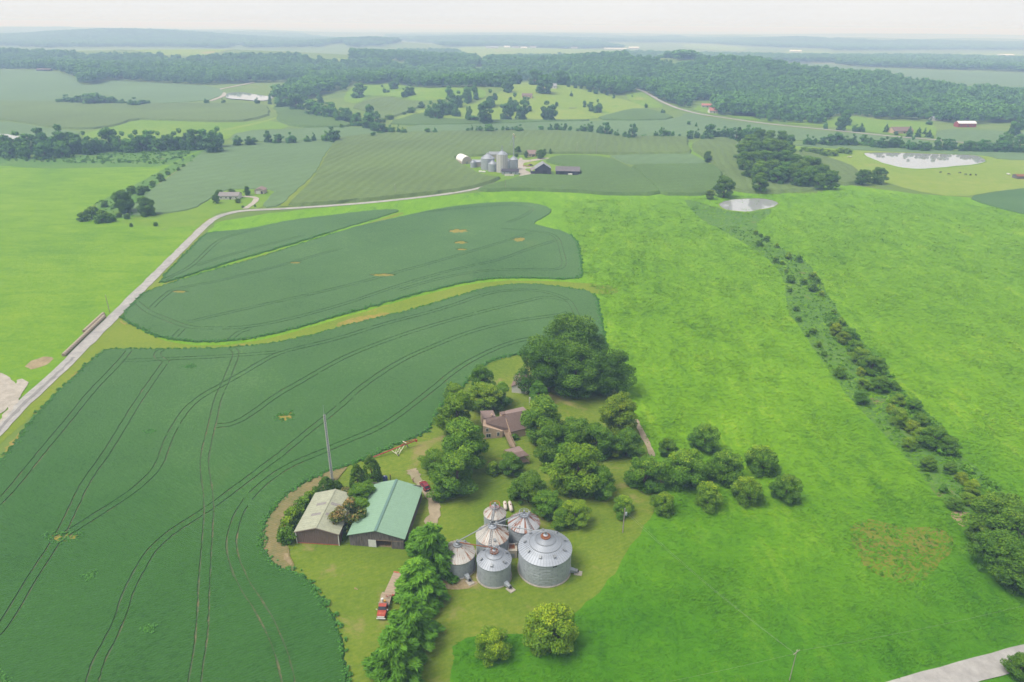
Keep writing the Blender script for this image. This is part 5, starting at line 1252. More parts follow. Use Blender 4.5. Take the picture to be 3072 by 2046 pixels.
B5, c5 = grain_bin(*zz5(905, 388), 5.3, 2.85, 5.3, 7.2, 24, 'roof_streak', 'smallest grain bin at the back with a red roof railing', 0, railing='red', ladder_az=R(-104), collar='galv_roof')
B6, c6 = grain_bin(*zz5(1330, 580), 5.6, 4.0, 5.6, 8.0, 36, 'roof_rusty', 'back right grain bin with red rust patches on its roof', 2, railing=True, ladder_az=R(-60), collar='galv_roof')
# printed maker's mark on the largest bin, too small to read: three dark strokes
mk = MB()
for k, a in enumerate((-1.30, -1.245, -1.19)):
    mk.box(((6.35 + .05) * math.cos(a), (6.35 + .05) * math.sin(a), 6.15), (.03, .26, .3), a)
mk.build('stencil_mark', MAT['dark'], B1)
# patch of rust below the roof opening of the largest bin
def overhead(name, a, b, r, label, mat='galv_dark', legs=True):
    a, b = Vector(a), Vector(b)
    o = empty(name, (a.x, a.y, a.z), label, 'auger')
    MB().tube([(0, 0, 0), b - a], r, 10).build('tube', MAT[mat], o)
    MB().box((0, 0, .1), (.55, .55, .6)).build('intake_hopper', MAT['galv_dark'], o)
    MB().box(b - a + Vector((0, 0, .1)), (.5, .5, .7)).build('discharge_head', MAT['galv_dark'], o)
    return o
overhead('overhead_auger', (c4.x, c4.y, 9.0), (c1.x, c1.y, 11.0), .12, 'grey overhead auger tube from the middle bin to the largest bin')
overhead('overhead_auger', (c4.x - .3, c4.y + .2, 8.9), (c3.x, c3.y, 7.95), .14, 'grey overhead auger tube from the middle bin down to the leftmost bin')
overhead('overhead_auger', (c3.x + .3, c3.y - .3, 8.0), (c2.x, c2.y, 8.6), .13, 'thin rusty auger tube between the leftmost and front bins', 'rust')
overhead('overhead_auger', (c5.x, c5.y, 8.0), (c4.x, c4.y, 8.95), .15, 'auger tube between the smallest and middle bins')
overhead('overhead_auger', (c4.x + 1.0, c4.y, 8.95), (c6.x, c6.y, 8.8), .15, 'auger tube between the middle bin and the rust patched bin')
# drying unit tucked between the bins
p = at(*zz5(1160, 955)); dr = empty('grain_dryer', (p.x, p.y + 1.4, 0), 'boxy grain dryer unit with rusty top between the bins', 'dryer')
MB().box((0, 0, 1.2), (2.4, 2.8, 2.4)).build('cabinet', MAT['cream'], dr)
MB().box((-.1, .1, 2.43), (1.4, 1.5, .06)).build('top_plate', MAT['rust'], dr)
MB().box((0, -1.42, .9), (1.2, .06, 1.2)).build('door', MAT['galv_dark'], dr)
MB().tube([(.9, .6, 2.4), (.9, .6, 3.1)], .18, 10).build('flue', MAT['galv_dark'], dr)
for k, lb in ((0, 'left white propane tank with rust stains behind the bins'), (1, 'right white propane tank with rust stains behind the bins')):
    a = at(1300 + (1048, 1120)[k] / 4.9, 1480 + (118, 118)[k] / 4.9, .9); b = at(1300 + (1065, 1150)[k] / 4.9, 1480 + (235, 255)[k] / 4.9, .9)
    t = empty('propane_tank', (b.x, b.y, 0), lb, 'tank', 'propane tanks'); d = Vector((a.x - b.x, a.y - b.y, 0)); n_ = d.normalized(); L = d.length
    prof = [(0, 0), (.25, .02), (.45, .12), (.5, .35)]
    pts = [n_ * (.0)] + [n_ * .12, n_ * .4, n_ * (L - .4), n_ * (L - .12), n_ * L]
    MB().tube([q + Vector((0, 0, .85)) for q in pts], [.15, .38, .52, .52, .38, .15], 14).build('shell', MAT['rust_white'], t, smooth=True)
    for fr in (.22, .78): MB().box(n_ * L * fr + Vector((0, 0, .2)), (.9, .25, .44), math.atan2(n_.y, n_.x) + R(90)).build('saddle', MAT['concrete'], t)
    MB().tube([n_ * L * .5 + Vector((0, 0, 1.35)), n_ * L * .5 + Vector((0, 0, 1.6))], .16, 8).build('valve_dome', MAT['rust'], t)

# ---- buildings
def gable(name, fl, fr, depth, eave, ridge, wall, roof, label, over=.35, group=None, cat='barn', roof_t=.14, ribs=0):
    """gabled building: fl, fr are the ground corners of the end wall facing the camera; ridge runs back from it"""
    fl, fr = Vector(fl), Vector(fr); x = (fr - fl); wd = x.length; ang = math.atan2(x.y, x.x)
    o = empty(name, (fl.x, fl.y, fl.z if len(fl) > 2 else 0), label, cat, group, ang)
    b = MB()
    W_, D_ = wd, depth
    b.add([(0, 0, 0), (W_, 0, 0), (W_, 0, eave), (W_ / 2, 0, ridge), (0, 0, eave), (0, D_, 0), (W_, D_, 0), (W_, D_, eave), (W_ / 2, D_, ridge), (0, D_, eave)],
          [(0, 1, 2, 3, 4), (6, 5, 9, 8, 7), (1, 6, 7, 2), (5, 0, 4, 9)])
    if wall: b.build('wall', MAT[wall], o)
    sl = (ridge - eave) / (W_ / 2)
    for sg in (0, 1):
        x0 = -over if sg == 0 else W_ + over; z0 = eave - sl * over
        r = MB().slab([(x0, -over, z0 + roof_t), (W_ / 2, -over, ridge + roof_t), (W_ / 2, D_ + over, ridge + roof_t), (x0, D_ + over, z0 + roof_t)] if sg == 0 else
                      [(W_ / 2, -over, ridge + roof_t), (x0, -over, z0 + roof_t), (x0, D_ + over, z0 + roof_t), (W_ / 2, D_ + over, ridge + roof_t)], roof_t - .02)
        ro = r.build('roof', MAT[roof], o)
        if ribs:
            rm = MB().bar((x0, 0, z0 + roof_t + .012), (W_ / 2, 0, ridge + roof_t + .012), .05, .035).mesh('rib', MAT[roof])
            for k in range(int((D_ + 2 * over) / ribs) + 1): put('rib', rm, None, ro, (0, -over + .03 + k * ribs, 0))
    return o, W_, D_
def panel(o, name, mat, x0, x1, z0, z1, y=-.05, t=.06, parent=None):
    return MB().box(((x0 + x1) / 2, y, (z0 + z1) / 2), (x1 - x0, t, z1 - z0)).build(name, MAT[mat], parent or o)
def window(o, x, z, w, h, y=-.05, fm='white_trim'):
    f = panel(o, 'window', fm, x - w / 2 - .08, x + w / 2 + .08, z - h / 2 - .08, z + h / 2 + .08, y, .08)
    panel(o, 'pane', 'glass', x - w / 2, x + w / 2, z - h / 2, z + h / 2, y - .045, .02, f)
    return f
# green roofed plank barn: every wall board its own piece
fl, fr = at(820 + 1008 / 4.356, 1300 + 1462 / 4.356), at(820 + 1712 / 4.356, 1300 + 1515 / 4.356)
gb, W_, D_ = gable('plank_barn', fl, fr, 20.5, 3.55, 5.45, None, 'roof_green', 'long weathered plank barn with pale green metal roof', .45, ribs=.92)
MB().box((W_ / 2, D_ / 2, 5.66), (.62, D_ + .95, .10)).build('ridge_cap', MAT['trim_green'], gb)
inn = MB(); inn.prism([(.12, .3), (W_ - .12, .3), (W_ - .12, D_ - .1), (.12, D_ - .1)], .01, .06); inn.build('earth_floor', MAT['hay'], gb)
O0, O1, OZ = W_ * .49, W_ * .765, 2.3
bw = .305; k = 0; x = 0.0
rb_ = random.Random(3)
while x < W_ - .05:
    xe = min(W_, x + bw); zt = 3.55 + (5.45 - 3.55) * (1 - abs((x + xe) / 2 - W_ / 2) / (W_ / 2)); z0 = .05
    if O0 < (x + xe) / 2 < O1: z0 = OZ
    MB().box(((x + xe) / 2, -.03 + rb_.uniform(-.02, .02), (z0 + zt) / 2), (xe - x - .03, .05, zt - z0 - rb_.uniform(0, .12))).build('plank', MAT['old_wood'], gb)
    x = xe
for side, xx in ((0, -.02), (1, W_ + .02)):
    y = 0.0
    while y < D_ - .05:
        ye = min(D_, y + .41)
        MB().box((xx + rb_.uniform(-.02, .02), (y + ye) / 2, 1.75), (.05, ye - y - .03, 3.5)).build('plank', MAT['old_wood'], gb)
        y = ye
MB().box((W_ / 2, D_ + .02, 2.2), (W_, .06, 4.4)).build('rear_wall', MAT['old_wood'], gb)
bk = MB()
for yy in (.25, 5, 10, 15, 20): 
    for xx in (.3, W_ / 3, 2 * W_ / 3, W_ - .3):
        if yy > 1 or not (O0 < xx < O1): bk.box((xx, yy, 1.7), (.18, .18, 3.4))
bk.build('inner_post', MAT['old_wood'], gb)
panel(gb, 'door', 'white', W_ * .345, W_ * .49, .15, 2.4, -.16, .07)
hx = W_ * .775; sdoor = MB().box(((hx + W_ - .1) / 2, -.1, 2.42), (W_ - .1 - hx, .06, .12)).build('sliding_door', MAT['tan_wood'], gb)
x = hx
while x < W_ - .3:
    MB().box((x + .14, -.12, 1.2), (.26, .05, 2.35)).build('plank', MAT['old_wood'], sdoor); x += .285
MB().box((hx, -.14, 1.2), (.08, .08, 2.3)).build('door_edge', MAT['tan_wood'], sdoor)
MB().box(((O0 + O1) / 2, -.08, OZ + .06), (O1 - O0, .08, .14)).build('lintel', MAT['tan_wood'], gb)
# brown steel shed
fl, fr = at(820 + 312 / 4.356, 1300 + 1432 / 4.356), at(820 + 868 / 4.356, 1300 + 1466 / 4.356)
sh, W_, D_ = gable('steel_shed', fl, fr, 15.3, 3.75, 5.35, 'brown_sheet', 'roof_pale_green', 'brown steel shed with faded green roof and torn skylights', .3, ribs=.92)
sl = (5.35 - 3.75) / (W_ / 2)
for fy in (.36, .64):
    for sg in (-1, 1):
        xa = W_ / 2 + sg * W_ * .06; xb = W_ / 2 + sg * W_ * .30
        za, zb = 5.35 - sl * abs(xa - W_ / 2) + .17, 5.35 - sl * abs(xb - W_ / 2) + .17
        MB().slab([(xa, D_ * fy - .5, za), (xb, D_ * fy - .5, zb), (xb, D_ * fy + .5, zb), (xa, D_ * fy + .5, za)], .03).build('skylight', MAT['shingle_grey'], sh)
MB().box((W_ / 2, D_ / 2, 5.52), (.4, D_ + .6, .06)).build('ridge_cap', MAT['roof_pale_green'], sh)
MB().slab([(W_ * .80, D_ * .65, 4.42), (W_ * .86, D_ * .65, 4.25), (W_ * .86, D_ * .65 + .7, 4.25), (W_ * .80, D_ * .65 + .7, 4.42)], .03).build('roof_hole', MAT['dark'], sh)
for xx in (.06, W_ - .06): MB().box((xx, -.12, 1.8), (.16, .14, 3.5)).build('downspout', MAT['white_trim'], sh)
MB().box((W_ / 2, -.04, .12), (W_, .05, .24)).build('base_trim', MAT['red_fade'], sh)
tr = MB(); tr.bar((-.3, -.32, 3.62), (W_ / 2, -.32, 5.30), .16); tr.bar((W_ / 2, -.32, 5.30), (W_ + .3, -.32, 3.62), .16); tr.build('gable_trim', MAT['shingle'], sh)

# farmhouse: roof planes surveyed from the picture, walls dropped beneath them
def z6(x, y, z): return at(1240 + x / 3.4088, 960 + y / 3.4088, z)
hs = empty('farmhouse', z6(850, 1185, 0), 'tan brick farmhouse with brown shingle roofs among the trees', 'house')
H0 = Vector(hs.location)
def roof_block(pts, roof, wall, o, org, t=.22):
    ps = [z6(*q) - org for q in pts]
    MB().slab(ps, t).build('roof', MAT[roof], o)
    c = sum(ps, Vector()) / len(ps); q = [Vector((c.x + (p.x - c.x) * .94, c.y + (p.y - c.y) * .94, p.z - t - .02)) for p in ps]; n = len(q)
    b = MB(); b.add(q + [Vector((p.x, p.y, 0)) for p in q], [tuple(range(n))] + [(i, (i + 1) % n, n + (i + 1) % n, n + i) for i in range(n)])
    return b.build('wall', MAT[wall], o)
roof_block([(738, 1008, 6.2), (940, 974, 6.2), (982, 1112, 2.7), (902, 1118, 2.7), (742, 1052, 5.3)], 'shingle', 'brick', hs, H0)
roof_block([(938, 966, 7.0), (1160, 922, 7.0), (1172, 1104, 2.7), (996, 1146, 2.7)], 'shingle', 'brick', hs, H0)
roof_block([(934, 930, 5.9), (1122, 886, 5.9), (1158, 920, 6.98), (944, 963, 6.98)], 'shingle_light', 'brick', hs, H0)  # back slope: brighter light put into the roof colour
roof_block([(682, 928, 3.8), (815, 922, 3.8), (842, 984, 4.6), (722, 1008, 4.6)], 'shingle_light', 'brick', hs, H0)
roof_block([(880, 940, 4.8), (930, 932, 4.8), (966, 956, 5.2), (906, 970, 5.2)], 'shingle', 'brick', hs, H0)
a, b2 = z6(715, 1196, 0) - H0, z6(912, 1180, 0) - H0
a = a - Vector((0, 1.3, 0)); b2 = b2 - Vector((0, 1.3, 0))
fw = MB(); fa, fb = a, b2
fw.add([fa, fb, fb + Vector((0, 0, 2.4)), fa + Vector((0, 0, 5.0)), fa + Vector((0, 4, 0)), fb + Vector((0, 4, 0)), fb + Vector((0, 4, 2.4)), fa + Vector((0, 4, 5.0))],
       [(0, 1, 2, 3), (5, 4, 7, 6), (1, 5, 6, 2), (4, 0, 3, 7), (3, 2, 6, 7)]); fw.build('front_wall', MAT['brick'], hs)
ux = (fb - fa).normalized(); fang = math.atan2(ux.y, ux.x)
for fx, z, w, h in ((.28, 1.25, 1.4, 1.2), (.22, 3.4, .7, 1.1), (.78, 1.5, .7, 1.3)):
    c = fa.lerp(fb, fx) + Vector((0, -.06, z))
    f = MB().box(c, (w + .2, .08, h + .2), fang).build('window', MAT['white_trim'], hs)
    MB().box(c + Vector((0, -.05, 0)), (w, .03, h), fang).build('pane', MAT['glass'], f)
    MB().box(c + Vector((0, -.07, 0)), (.05, .02, h), fang).build('mullion', MAT['white_trim'], f)
ew = z6(940, 1140, 1.6) - H0
d_ = MB().box(ew, (1.7, .1, 1.2), fang).build('door', MAT['glass'], hs)
MB().tube([z6(800, 965, 5.0) - H0, z6(800, 965, 6.1) - H0], .3, 6).build('chimney', MAT['brick'], hs)
# walkway and pavilion
w0, w1 = z6(952, 1152, 1.4), z6(1020, 1300, 1.2)
wk = empty('walkway', (w0.x, w0.y, 0), 'raised wooden walkway with railings leading from the house to the pavilion', 'walkway')
dv = w1 - w0; sx = Vector((-dv.y, dv.x, 0)).normalized() * .75
nb = int(dv.length / .45)
bm_ = MB().box((0, 0, 0), (1.5, .4, .07)).mesh('board', MAT['tan_wood'])
for i in range(nb):
    q = put('board', bm_, None, wk, dv * ((i + .5) / nb) + Vector((0, 0, 1.4))); q.rotation_euler.z = math.atan2(dv.y, dv.x) - R(90)
for sg in (-1, 1):
    r = MB(); o0 = Vector((0, 0, 1.4)) + sx * sg
    for hgt in (.5, .95): r.bar(o0 + Vector((0, 0, hgt)), o0 + dv + Vector((0, 0, hgt)), .09)
    for i in range(7): r.bar(o0 + dv * (i / 6) - Vector((0, 0, 1.3)), o0 + dv * (i / 6) + Vector((0, 0, .95)), .1)
    r.build('railing', MAT['tan_wood'], wk)
pv_ = empty('pavilion', z6(1050, 1420, 0), 'small open pavilion with brown shingle roof and wooden posts', 'pavilion'); P0 = Vector(pv_.location)
rp = [z6(928, 1328, 3.3) - P0, z6(1082, 1288, 3.3) - P0, z6(1128, 1335, 4.1) - P0, z6(1000, 1365, 4.1) - P0]
rq = [rp[3], rp[2], z6(1186, 1382, 3.2) - P0, z6(1072, 1402, 3.2) - P0]
for q in (rp, rq): MB().slab(q, .15).build('roof', MAT['shingle_light' if q is rp else 'shingle'], pv_)  # back slope takes the lit shingle copy, light painted into its colour
for q in (rp[0], rp[1], rq[2], rq[3]): MB().bar((q.x, q.y, 0), (q.x, q.y, q.z - .1), .16).build('post', MAT['tan_wood'], pv_)
dk = [Vector((q.x, q.y, 1.0)) for q in (rp[0], rp[1], rq[2], rq[3])]
MB().slab(dk, .2).build('deck', MAT['tan_wood'], pv_)
rl = MB()
for h in (1.5, 1.95): rl.bar(dk[2] + Vector((0, 0, h - 1)), dk[3] + Vector((0, 0, h - 1)), .08); rl.bar(dk[1] + Vector((0, 0, h - 1)), dk[2] + Vector((0, 0, h - 1)), .08)
rl.build('railing', MAT['tan_wood'], pv_)
# old shed behind the house
def z6g(x, y): return z6(x, y, 0)
os_, W_, D_ = gable('old_shed', z6g(1006, 742), z6g(1165, 758), 8.5, 2.6, 4.3, 'white_wall', 'shingle', 'small old shed with brown roof and pale wall below the walnut trees', .3, cat='shed')
panel(os_, 'door', 'galv_dark', W_ * .62, W_ * .85, .1, 2.1); 
for i in range(6): MB().box((W_ * .60 + i * .36, -.45, 3.3 - i * .1), (.1, .5, .06), .3).build('bare_rafter', MAT['white'], os_)
# white yard pole light
p = z6(1187, 872, 0); yl = empty('yard_pole', (p.x, p.y, 0), 'short white pole with a box beside the bluish tree', 'pole')
MB().tube([(0, 0, 0), (0, 0, 3.2)], .09, 8).build('post', MAT['white'], yl); MB().box((.05, -.05, 2.7), (.45, .3, .8)).build('meter_box', MAT['white'], yl)

# ---- vehicles
def wheel(o, c, r, w, axis, rim='chrome'):
    c, a = Vector(c), Vector(axis).normalized()
    t = MB().tube([c - a * w / 2, c - a * w * .42, c + a * w * .42, c + a * w / 2], [r * .88, r, r, r * .88], 16).build('wheel', MAT['tyre'], o)
    MB().tube([c - a * (w / 2 + .02), c + a * (w / 2 + .02)], r * .55, 12).build('rim', MAT[rim], t)
    return t
def loft(secs, mat, name, o, smooth=False):
    """closed cross-sections (lists of equal length) joined lengthwise"""
    b = MB(); n = len(secs[0]); vs = [p for s_ in secs for p in s_]; fs = []
    for i in range(len(secs) - 1):
        for k in range(n): fs.append((i * n + k, i * n + (k + 1) % n, (i + 1) * n + (k + 1) % n, (i + 1) * n + k))
    fs += [tuple(range(n)), tuple((len(secs) - 1) * n + k for k in range(n))]
    return b.add(vs, fs).build(name, MAT[mat], o, smooth=smooth)
def car(p, rz, label, mat):
    o = empty('parked_car', p, label, 'car', None, rz)
    def sec(x, w, z0, z1, r=.12): return [(x, -w, z0), (x, -w, z1 - r), (x, -w + r, z1), (x, w - r, z1), (x, w, z1 - r), (x, w, z0)]
    loft([sec(-2.25, .78, .42, .85), sec(-2.1, .88, .30, 1.0), sec(-1.2, .92, .26, 1.02), sec(.9, .92, .26, 1.0), sec(1.7, .90, .28, .93), sec(2.2, .82, .35, .74), sec(2.32, .7, .42, .62)], mat, 'body', o)
    cb = loft([sec(-2.0, .72, .98, 1.05), sec(-1.55, .70, .98, 1.50), sec(-.6, .70, .98, 1.60), sec(.3, .70, .98, 1.56), sec(1.15, .76, .98, 1.02)], 'glass', 'cabin_glass', o)
    MB().slab([(-1.6, -.66, 1.585), (.35, -.66, 1.60), (.35, .66, 1.60), (-1.6, .66, 1.585)], .05).build('roof', MAT[mat], o)
    pl = MB()
    for x0, x1 in ((-2.0, -1.6), (1.12, .35), (-.55, -.55)):
        for s_ in (-1, 1): pl.bar((x0, s_ * .74, 1.0), (x1, s_ * .68, 1.58), .09)
    pl.build('pillar', MAT[mat], o)
    for x in (-1.35, 1.38):
        for s_ in (-1, 1): wheel(o, (x, s_ * .84, .34), .34, .22, (0, 1, 0))
    for s_ in (-1, 1):
        MB().box((2.22, s_ * .58, .68), (.12, .34, .14)).build('headlight', MAT['white'], o)
        MB().box((-2.2, s_ * .66, .85), (.1, .22, .2)).build('tail_light', MAT['red_paint'], o)
        MB().box((.7, s_ * 1.0, 1.02), (.12, .2, .14)).build('mirror', MAT[mat], o)
    MB().box((-2.29, 0, .74), (.03, .45, .14)).build('licence_plate', MAT['white'], o)
    MB().box((-2.26, 0, .5), (.12, 1.6, .22)).build('bumper', MAT['dark'], o)
    return o
ca, cb_ = at(1240 + 830 / 19.6, 1400 + 1400 / 19.6, .3), at(1240 + 540 / 19.6, 1400 + 960 / 19.6, .5)
dv = cb_ - ca; car(((ca.x + cb_.x) / 2, (ca.y + cb_.y) / 2, .12), math.atan2(dv.y, dv.x), 'dark red car parked on the worn drive behind the green barn', 'car_red')
# old red flatbed truck, nose towards the camera
def tz(x, y, z=0): return at(1060 + x / 3.2265, 1560 + y / 3.2265, z)
tf, tb = tz(268, 955, .5), tz(318, 745, .9)
dv = tf - tb; trz = math.atan2(dv.y, dv.x)
tk = empty('flatbed_truck', (tf.x, tf.y, .05), 'old red cab flatbed truck parked beside the pines', 'truck', None, trz)
def sec(x, w, z0, z1, r=.1): return [(x, -w, z0), (x, -w, z1 - r), (x, -w + r, z1), (x, w - r, z1), (x, w, z1 - r), (x, w, z0)]
L0 = dv.length + 1.2
loft([sec(0, .85, .65, 1.2), sec(-.12, .95, .6, 1.3), sec(-1.35, 1.0, .6, 1.42)], 'red_paint', 'hood', tk)
loft([sec(-1.35, 1.0, .6, 1.45), sec(-3.0, 1.0, .6, 1.45)], 'red_paint', 'cab', tk)
loft([sec(-1.5, .9, 1.45, 1.5), sec(-1.85, .85, 1.45, 2.15), sec(-2.75, .85, 1.45, 2.15), sec(-2.95, .9, 1.45, 1.5)], 'glass', 'cab_glass', tk)
MB().slab([(-1.82, -.86, 2.22), (-1.82, .86, 2.22), (-2.8, .86, 2.22), (-2.8, -.86, 2.22)][::-1], .07).build('cab_roof', MAT['red_paint'], tk)
MB().box((.05, 0, .92), (.1, 1.5, .45)).build('grille', MAT['white'], tk)
MB().box((.14, 0, .62), (.16, 2.0, .2)).build('bumper', MAT['white'], tk)
MB().box((-.55, 0, 1.39), (.5, 1.2, .04)).build('hood_panel', MAT['red_fade'], tk)
for s_ in (-1, 1):
    MB().tube([(.03, s_ * .78, 1.02), (.12, s_ * .78, 1.02)], .13, 10).build('headlight', MAT['chrome'], tk)
    MB().box((-1.5, s_ * 1.22, 1.6), (.08, .3, .3)).build('mirror', MAT['white'], tk)
    for x in (-.85, -L0 + 1.6): wheel(tk, (x, s_ * .92, .48), .48, .28, (0, 1, 0), 'white')
MB().box((-(3.1 + L0) / 2, 0, .85), (L0 - 3.1, .8, .25)).build('chassis', MAT['dark'], tk)
nb = 9; pm = MB().box((0, 0, 0), (L0 - 3.15, .22, .07)).mesh('deck_plank', MAT['deck'])
for i in range(nb): put('deck_plank', pm, None, tk, (-(3.15 + L0) / 2, -1.08 + i * .27, 1.08))
MB().box((-3.12, 0, 1.5), (.1, 2.3, .9)).build('headboard', MAT['galv_dark'], tk)
for k, (x, y, m_, lb) in enumerate(((-3.8, .2, 'amber', 'yellow drum lying on the flatbed truck'), (-4.3, -.5, 'white', 'white drum standing on the flatbed truck'))):
    q = tk.matrix_basis @ Vector((x, y, 1.12)); dm = empty('drum', q, lb, 'drum')
    MB().lathe([(.01, 0), (.29, 0), (.3, .04), (.29, .3), (.31, .32), (.29, .34), (.29, .84), (.3, .88), (.01, .88)], 14).build('shell', MAT[m_], dm); MB().lathe([(.05, .88), (.05, .93), (.01, .93)], 8, (.15, 0, 0)).build('bung', MAT['dark'], dm)
# wooden flatbed trailer behind it
a, b2 = tz(345, 720, 1.0), tz(440, 510, 1.0)
dv = b2 - a; tl = empty('flatbed_trailer', (a.x, a.y, 0), 'long wooden flatbed trailer hitched behind the red truck', 'trailer', None, math.atan2(dv.y, dv.x)); L = dv.length
pm = MB().box((0, 0, 0), (L, .29, .07)).mesh('deck_plank', MAT['deck'])
for i in range(8): put('deck_plank', pm, None, tl, (L / 2, -1.1 + i * .315, 1.0))
MB().box((L / 2, 0, .82), (L, 1.2, .26)).build('frame', MAT['rust'], tl)
MB().box((.02, 0, 1.0), (.2, 2.6, .3)).build('front_beam', MAT['red_fade'], tl); MB().box((L, 0, 1.02), (.3, 2.6, .24)).build('rear_beam', MAT['red_fade'], tl)
tg = MB(); tg.bar((0, -.9, .9), (-2.6, 0, .8), .16); tg.bar((0, .9, .9), (-2.6, 0, .8), .16); tg.build('tongue', MAT['red_fade'], tl)
jk = MB(); jk.bar((-.1, -.7, 1.0), (-1.6, 0, 1.9), .1); jk.bar((-.1, .7, 1.0), (-1.6, 0, 1.9), .1); jk.build('brace', MAT['red_fade'], tl)
for x in (L * .72, L * .86):
    for s_ in (-1, 1): wheel(tl, (x, s_ * 1.0, .42), .42, .26, (0, 1, 0), 'rust')
# grain auger on its wheeled undercarriage
def z4g(x, y, z=0): return at(820 + x / 4.356, 1300 + y / 4.356, z)
a, b2 = z4g(1300, 312, .6), z4g(1860, 92, 2.2)
ag = empty('grain_auger', (a.x, a.y, 0), 'long red grain auger on a cream undercarriage at the soybean edge', 'auger'); A0 = Vector((a.x, a.y, 0))
pa, pb = a - A0, b2 - A0; pm_ = pa.lerp(pb, .72)
MB().tube([pa, pb], .2, 10).build('auger_tube', MAT['red_paint'], ag)
tr_ = MB(); up = Vector((0, 0, .9)); tr_.bar(pa.lerp(pb, .62), pa.lerp(pb, .75) + up, .14); tr_.bar(pa.lerp(pb, .75) + up, pb + up * .6, .12); tr_.bar(pb + up * .6, pb, .12)
tr_.build('truss', MAT['red_fade'], ag)
cr = MB(); cr.bar(pa.lerp(pb, .74) + up + Vector((-.6, .5, 0)), pa.lerp(pb, .74) + up + Vector((.6, -.5, 0)), .2); cr.build('cross_bar', MAT['cream_paint'], ag)
wl_, wr_ = z4g(1632, 285, .35) - A0, z4g(1745, 150, .35) - A0
uc = MB(); k0 = pa.lerp(pb, .42)
for q in (wl_,): uc.bar(k0, q, .13); uc.bar(pa.lerp(pb, .74), q, .13)
uc.bar(pa.lerp(pb, .55), wl_.lerp(k0, .4), .1); uc.bar(pa.lerp(pb, .60), wl_.lerp(pm_, .45), .1); uc.bar(wl_.lerp(k0, .4), wl_.lerp(pm_, .45), .1); uc.bar(k0.lerp(wl_, .7), pa.lerp(pb, .65), .09)
uc.build('undercarriage', MAT['cream_paint'], ag)
wheel(ag, wl_, .36, .22, (1, 1, 0), 'cream_paint'); wheel(ag, pm_ + Vector((.8, 1.2, -1.2)), .36, .22, (1, 1, 0), 'cream_paint')
MB().box(pb + Vector((.2, 0, -.1)), (.6, .5, .7)).build('spout', MAT['red_paint'], ag)
# blue tank and post behind the barn
p = z4g(1440, 690); bt = empty('blue_tank', (p.x, p.y + 2.2, 0), 'blue plastic tank behind the green barn', 'tank')
MB().lathe([(.02, 0), (.8, 0), (.85, .1), (.85, 1.5), (.6, 1.8), (.25, 1.9), (.02, 1.9)], 18).build('tank_body', MAT['blue'], bt); MB().lathe([(.25, 1.88), (.25, 2.02), (.02, 2.04)], 12).build('lid', MAT['white'], bt)
p = z4g(1535, 650); fp = empty('wooden_post', (p.x, p.y, 0), 'dark wooden post behind the green barn', 'post')
MB().bar((0, 0, 0), (0, 0, 2.9), .2).build('shaft', MAT['black_wood'], fp); MB().box((0, 0, 2.93), (.26, .26, .06)).build('top_cap', MAT['rust'], fp)
p = z4g(1829, 640); hp = empty('hand_pump', (p.x, p.y, 0), 'dark hand pump beside the worn drive near the red car', 'pump')
MB().tube([(0, 0, 0), (0, 0, 1.3)], .1, 8).build('body', MAT['rust'], hp); MB().bar((0, 0, 1.2), (.5, .1, 1.6), .07).build('handle', MAT['rust'], hp); MB().bar((0, 0, 1.0), (-.4, 0, .9), .09).build('spout', MAT['rust'], hp)

# ---- lattice mast and poles
p = at(997, 1442); ms = empty('lattice_mast', (p.x, p.y, 0), 'tall slim grey lattice mast behind the brown shed', 'mast')
hm, w0 = 25.2, .38
for k in range(3):
    a = 2 * math.pi * k / 3; MB().bar((w0 * math.cos(a), w0 * math.sin(a), 0), (w0 * .7 * math.cos(a), w0 * .7 * math.sin(a), hm - 3), .13).build('leg', MAT['white_wall'], ms)
lt = MB()
for i in range(30):
    z0, z1 = (hm - 3) * i / 30, (hm - 3) * (i + 1) / 30
    for k in range(3):
        a, b2 = 2 * math.pi * (k + i) / 3, 2 * math.pi * (k + 1 + i) / 3; r0_, r1_ = w0 * (1 - .3 * i / 30), w0 * (1 - .3 * (i + 1) / 30)
        lt.bar((r0_ * math.cos(a), r0_ * math.sin(a), z0), (r1_ * math.cos(b2), r1_ * math.sin(b2), z1), .09)
        lt.bar((r0_ * math.cos(a), r0_ * math.sin(a), z0), (r0_ * math.cos(b2), r0_ * math.sin(b2), z0), .05)
lt.build('lacing', MAT['galv_roof'], ms)
MB().tube([(0, 0, hm - 3.2), (0, 0, hm)], [.06, .03], 6).build('top_spike', MAT['galv_roof'], ms)
MB().box((0, 0, .1), (1.2, 1.2, .4)).build('footing', MAT['concrete'], ms)
def pole(u, v, h, label, arm=True, can=False, r=.15):
    p = on(u, v); o = empty('utility_pole', (p.x, p.y, p.z), label, 'utility pole', 'utility poles')
    MB().tube([(0, 0, -.3), (0, 0, h)], [r, r * .7], 8).build('shaft', MAT['pole'], o)
    if arm: MB().box((0, 0, h - .4), (2.0, .12, .14), .6).build('crossarm', MAT['pole'], o)
    MB().tube([(0, 0, h), (0, 0, h + .25)], .06, 6).build('insulator', MAT['white'], o)
    if can: MB().lathe([(.01, 0), (.26, 0), (.28, .1), (.28, .8), (.2, .95), (.01, .97)], 12, (.42, -.1, h - 1.9)).build('transformer', MAT['galv_roof'], o)
    return o
pA = pole(1868, 1597, 7.6, 'grey utility pole with white transformer at the lawn edge', False, True, .17)
q = P('q22 735,1560')[0]; pB = pole(q[0], q[1], 8.5, 'utility pole in the bright pasture near the bottom right road', True, False, .1)
q = P('q01 757,588')[0]; pole(q[0], q[1], 8.5, 'thin utility pole beside the hay bale rows', False)
q = P('q10 1131,1312')[0]; pole(q[0], q[1], 9, 'utility pole on the road bend below the grain yard', False)
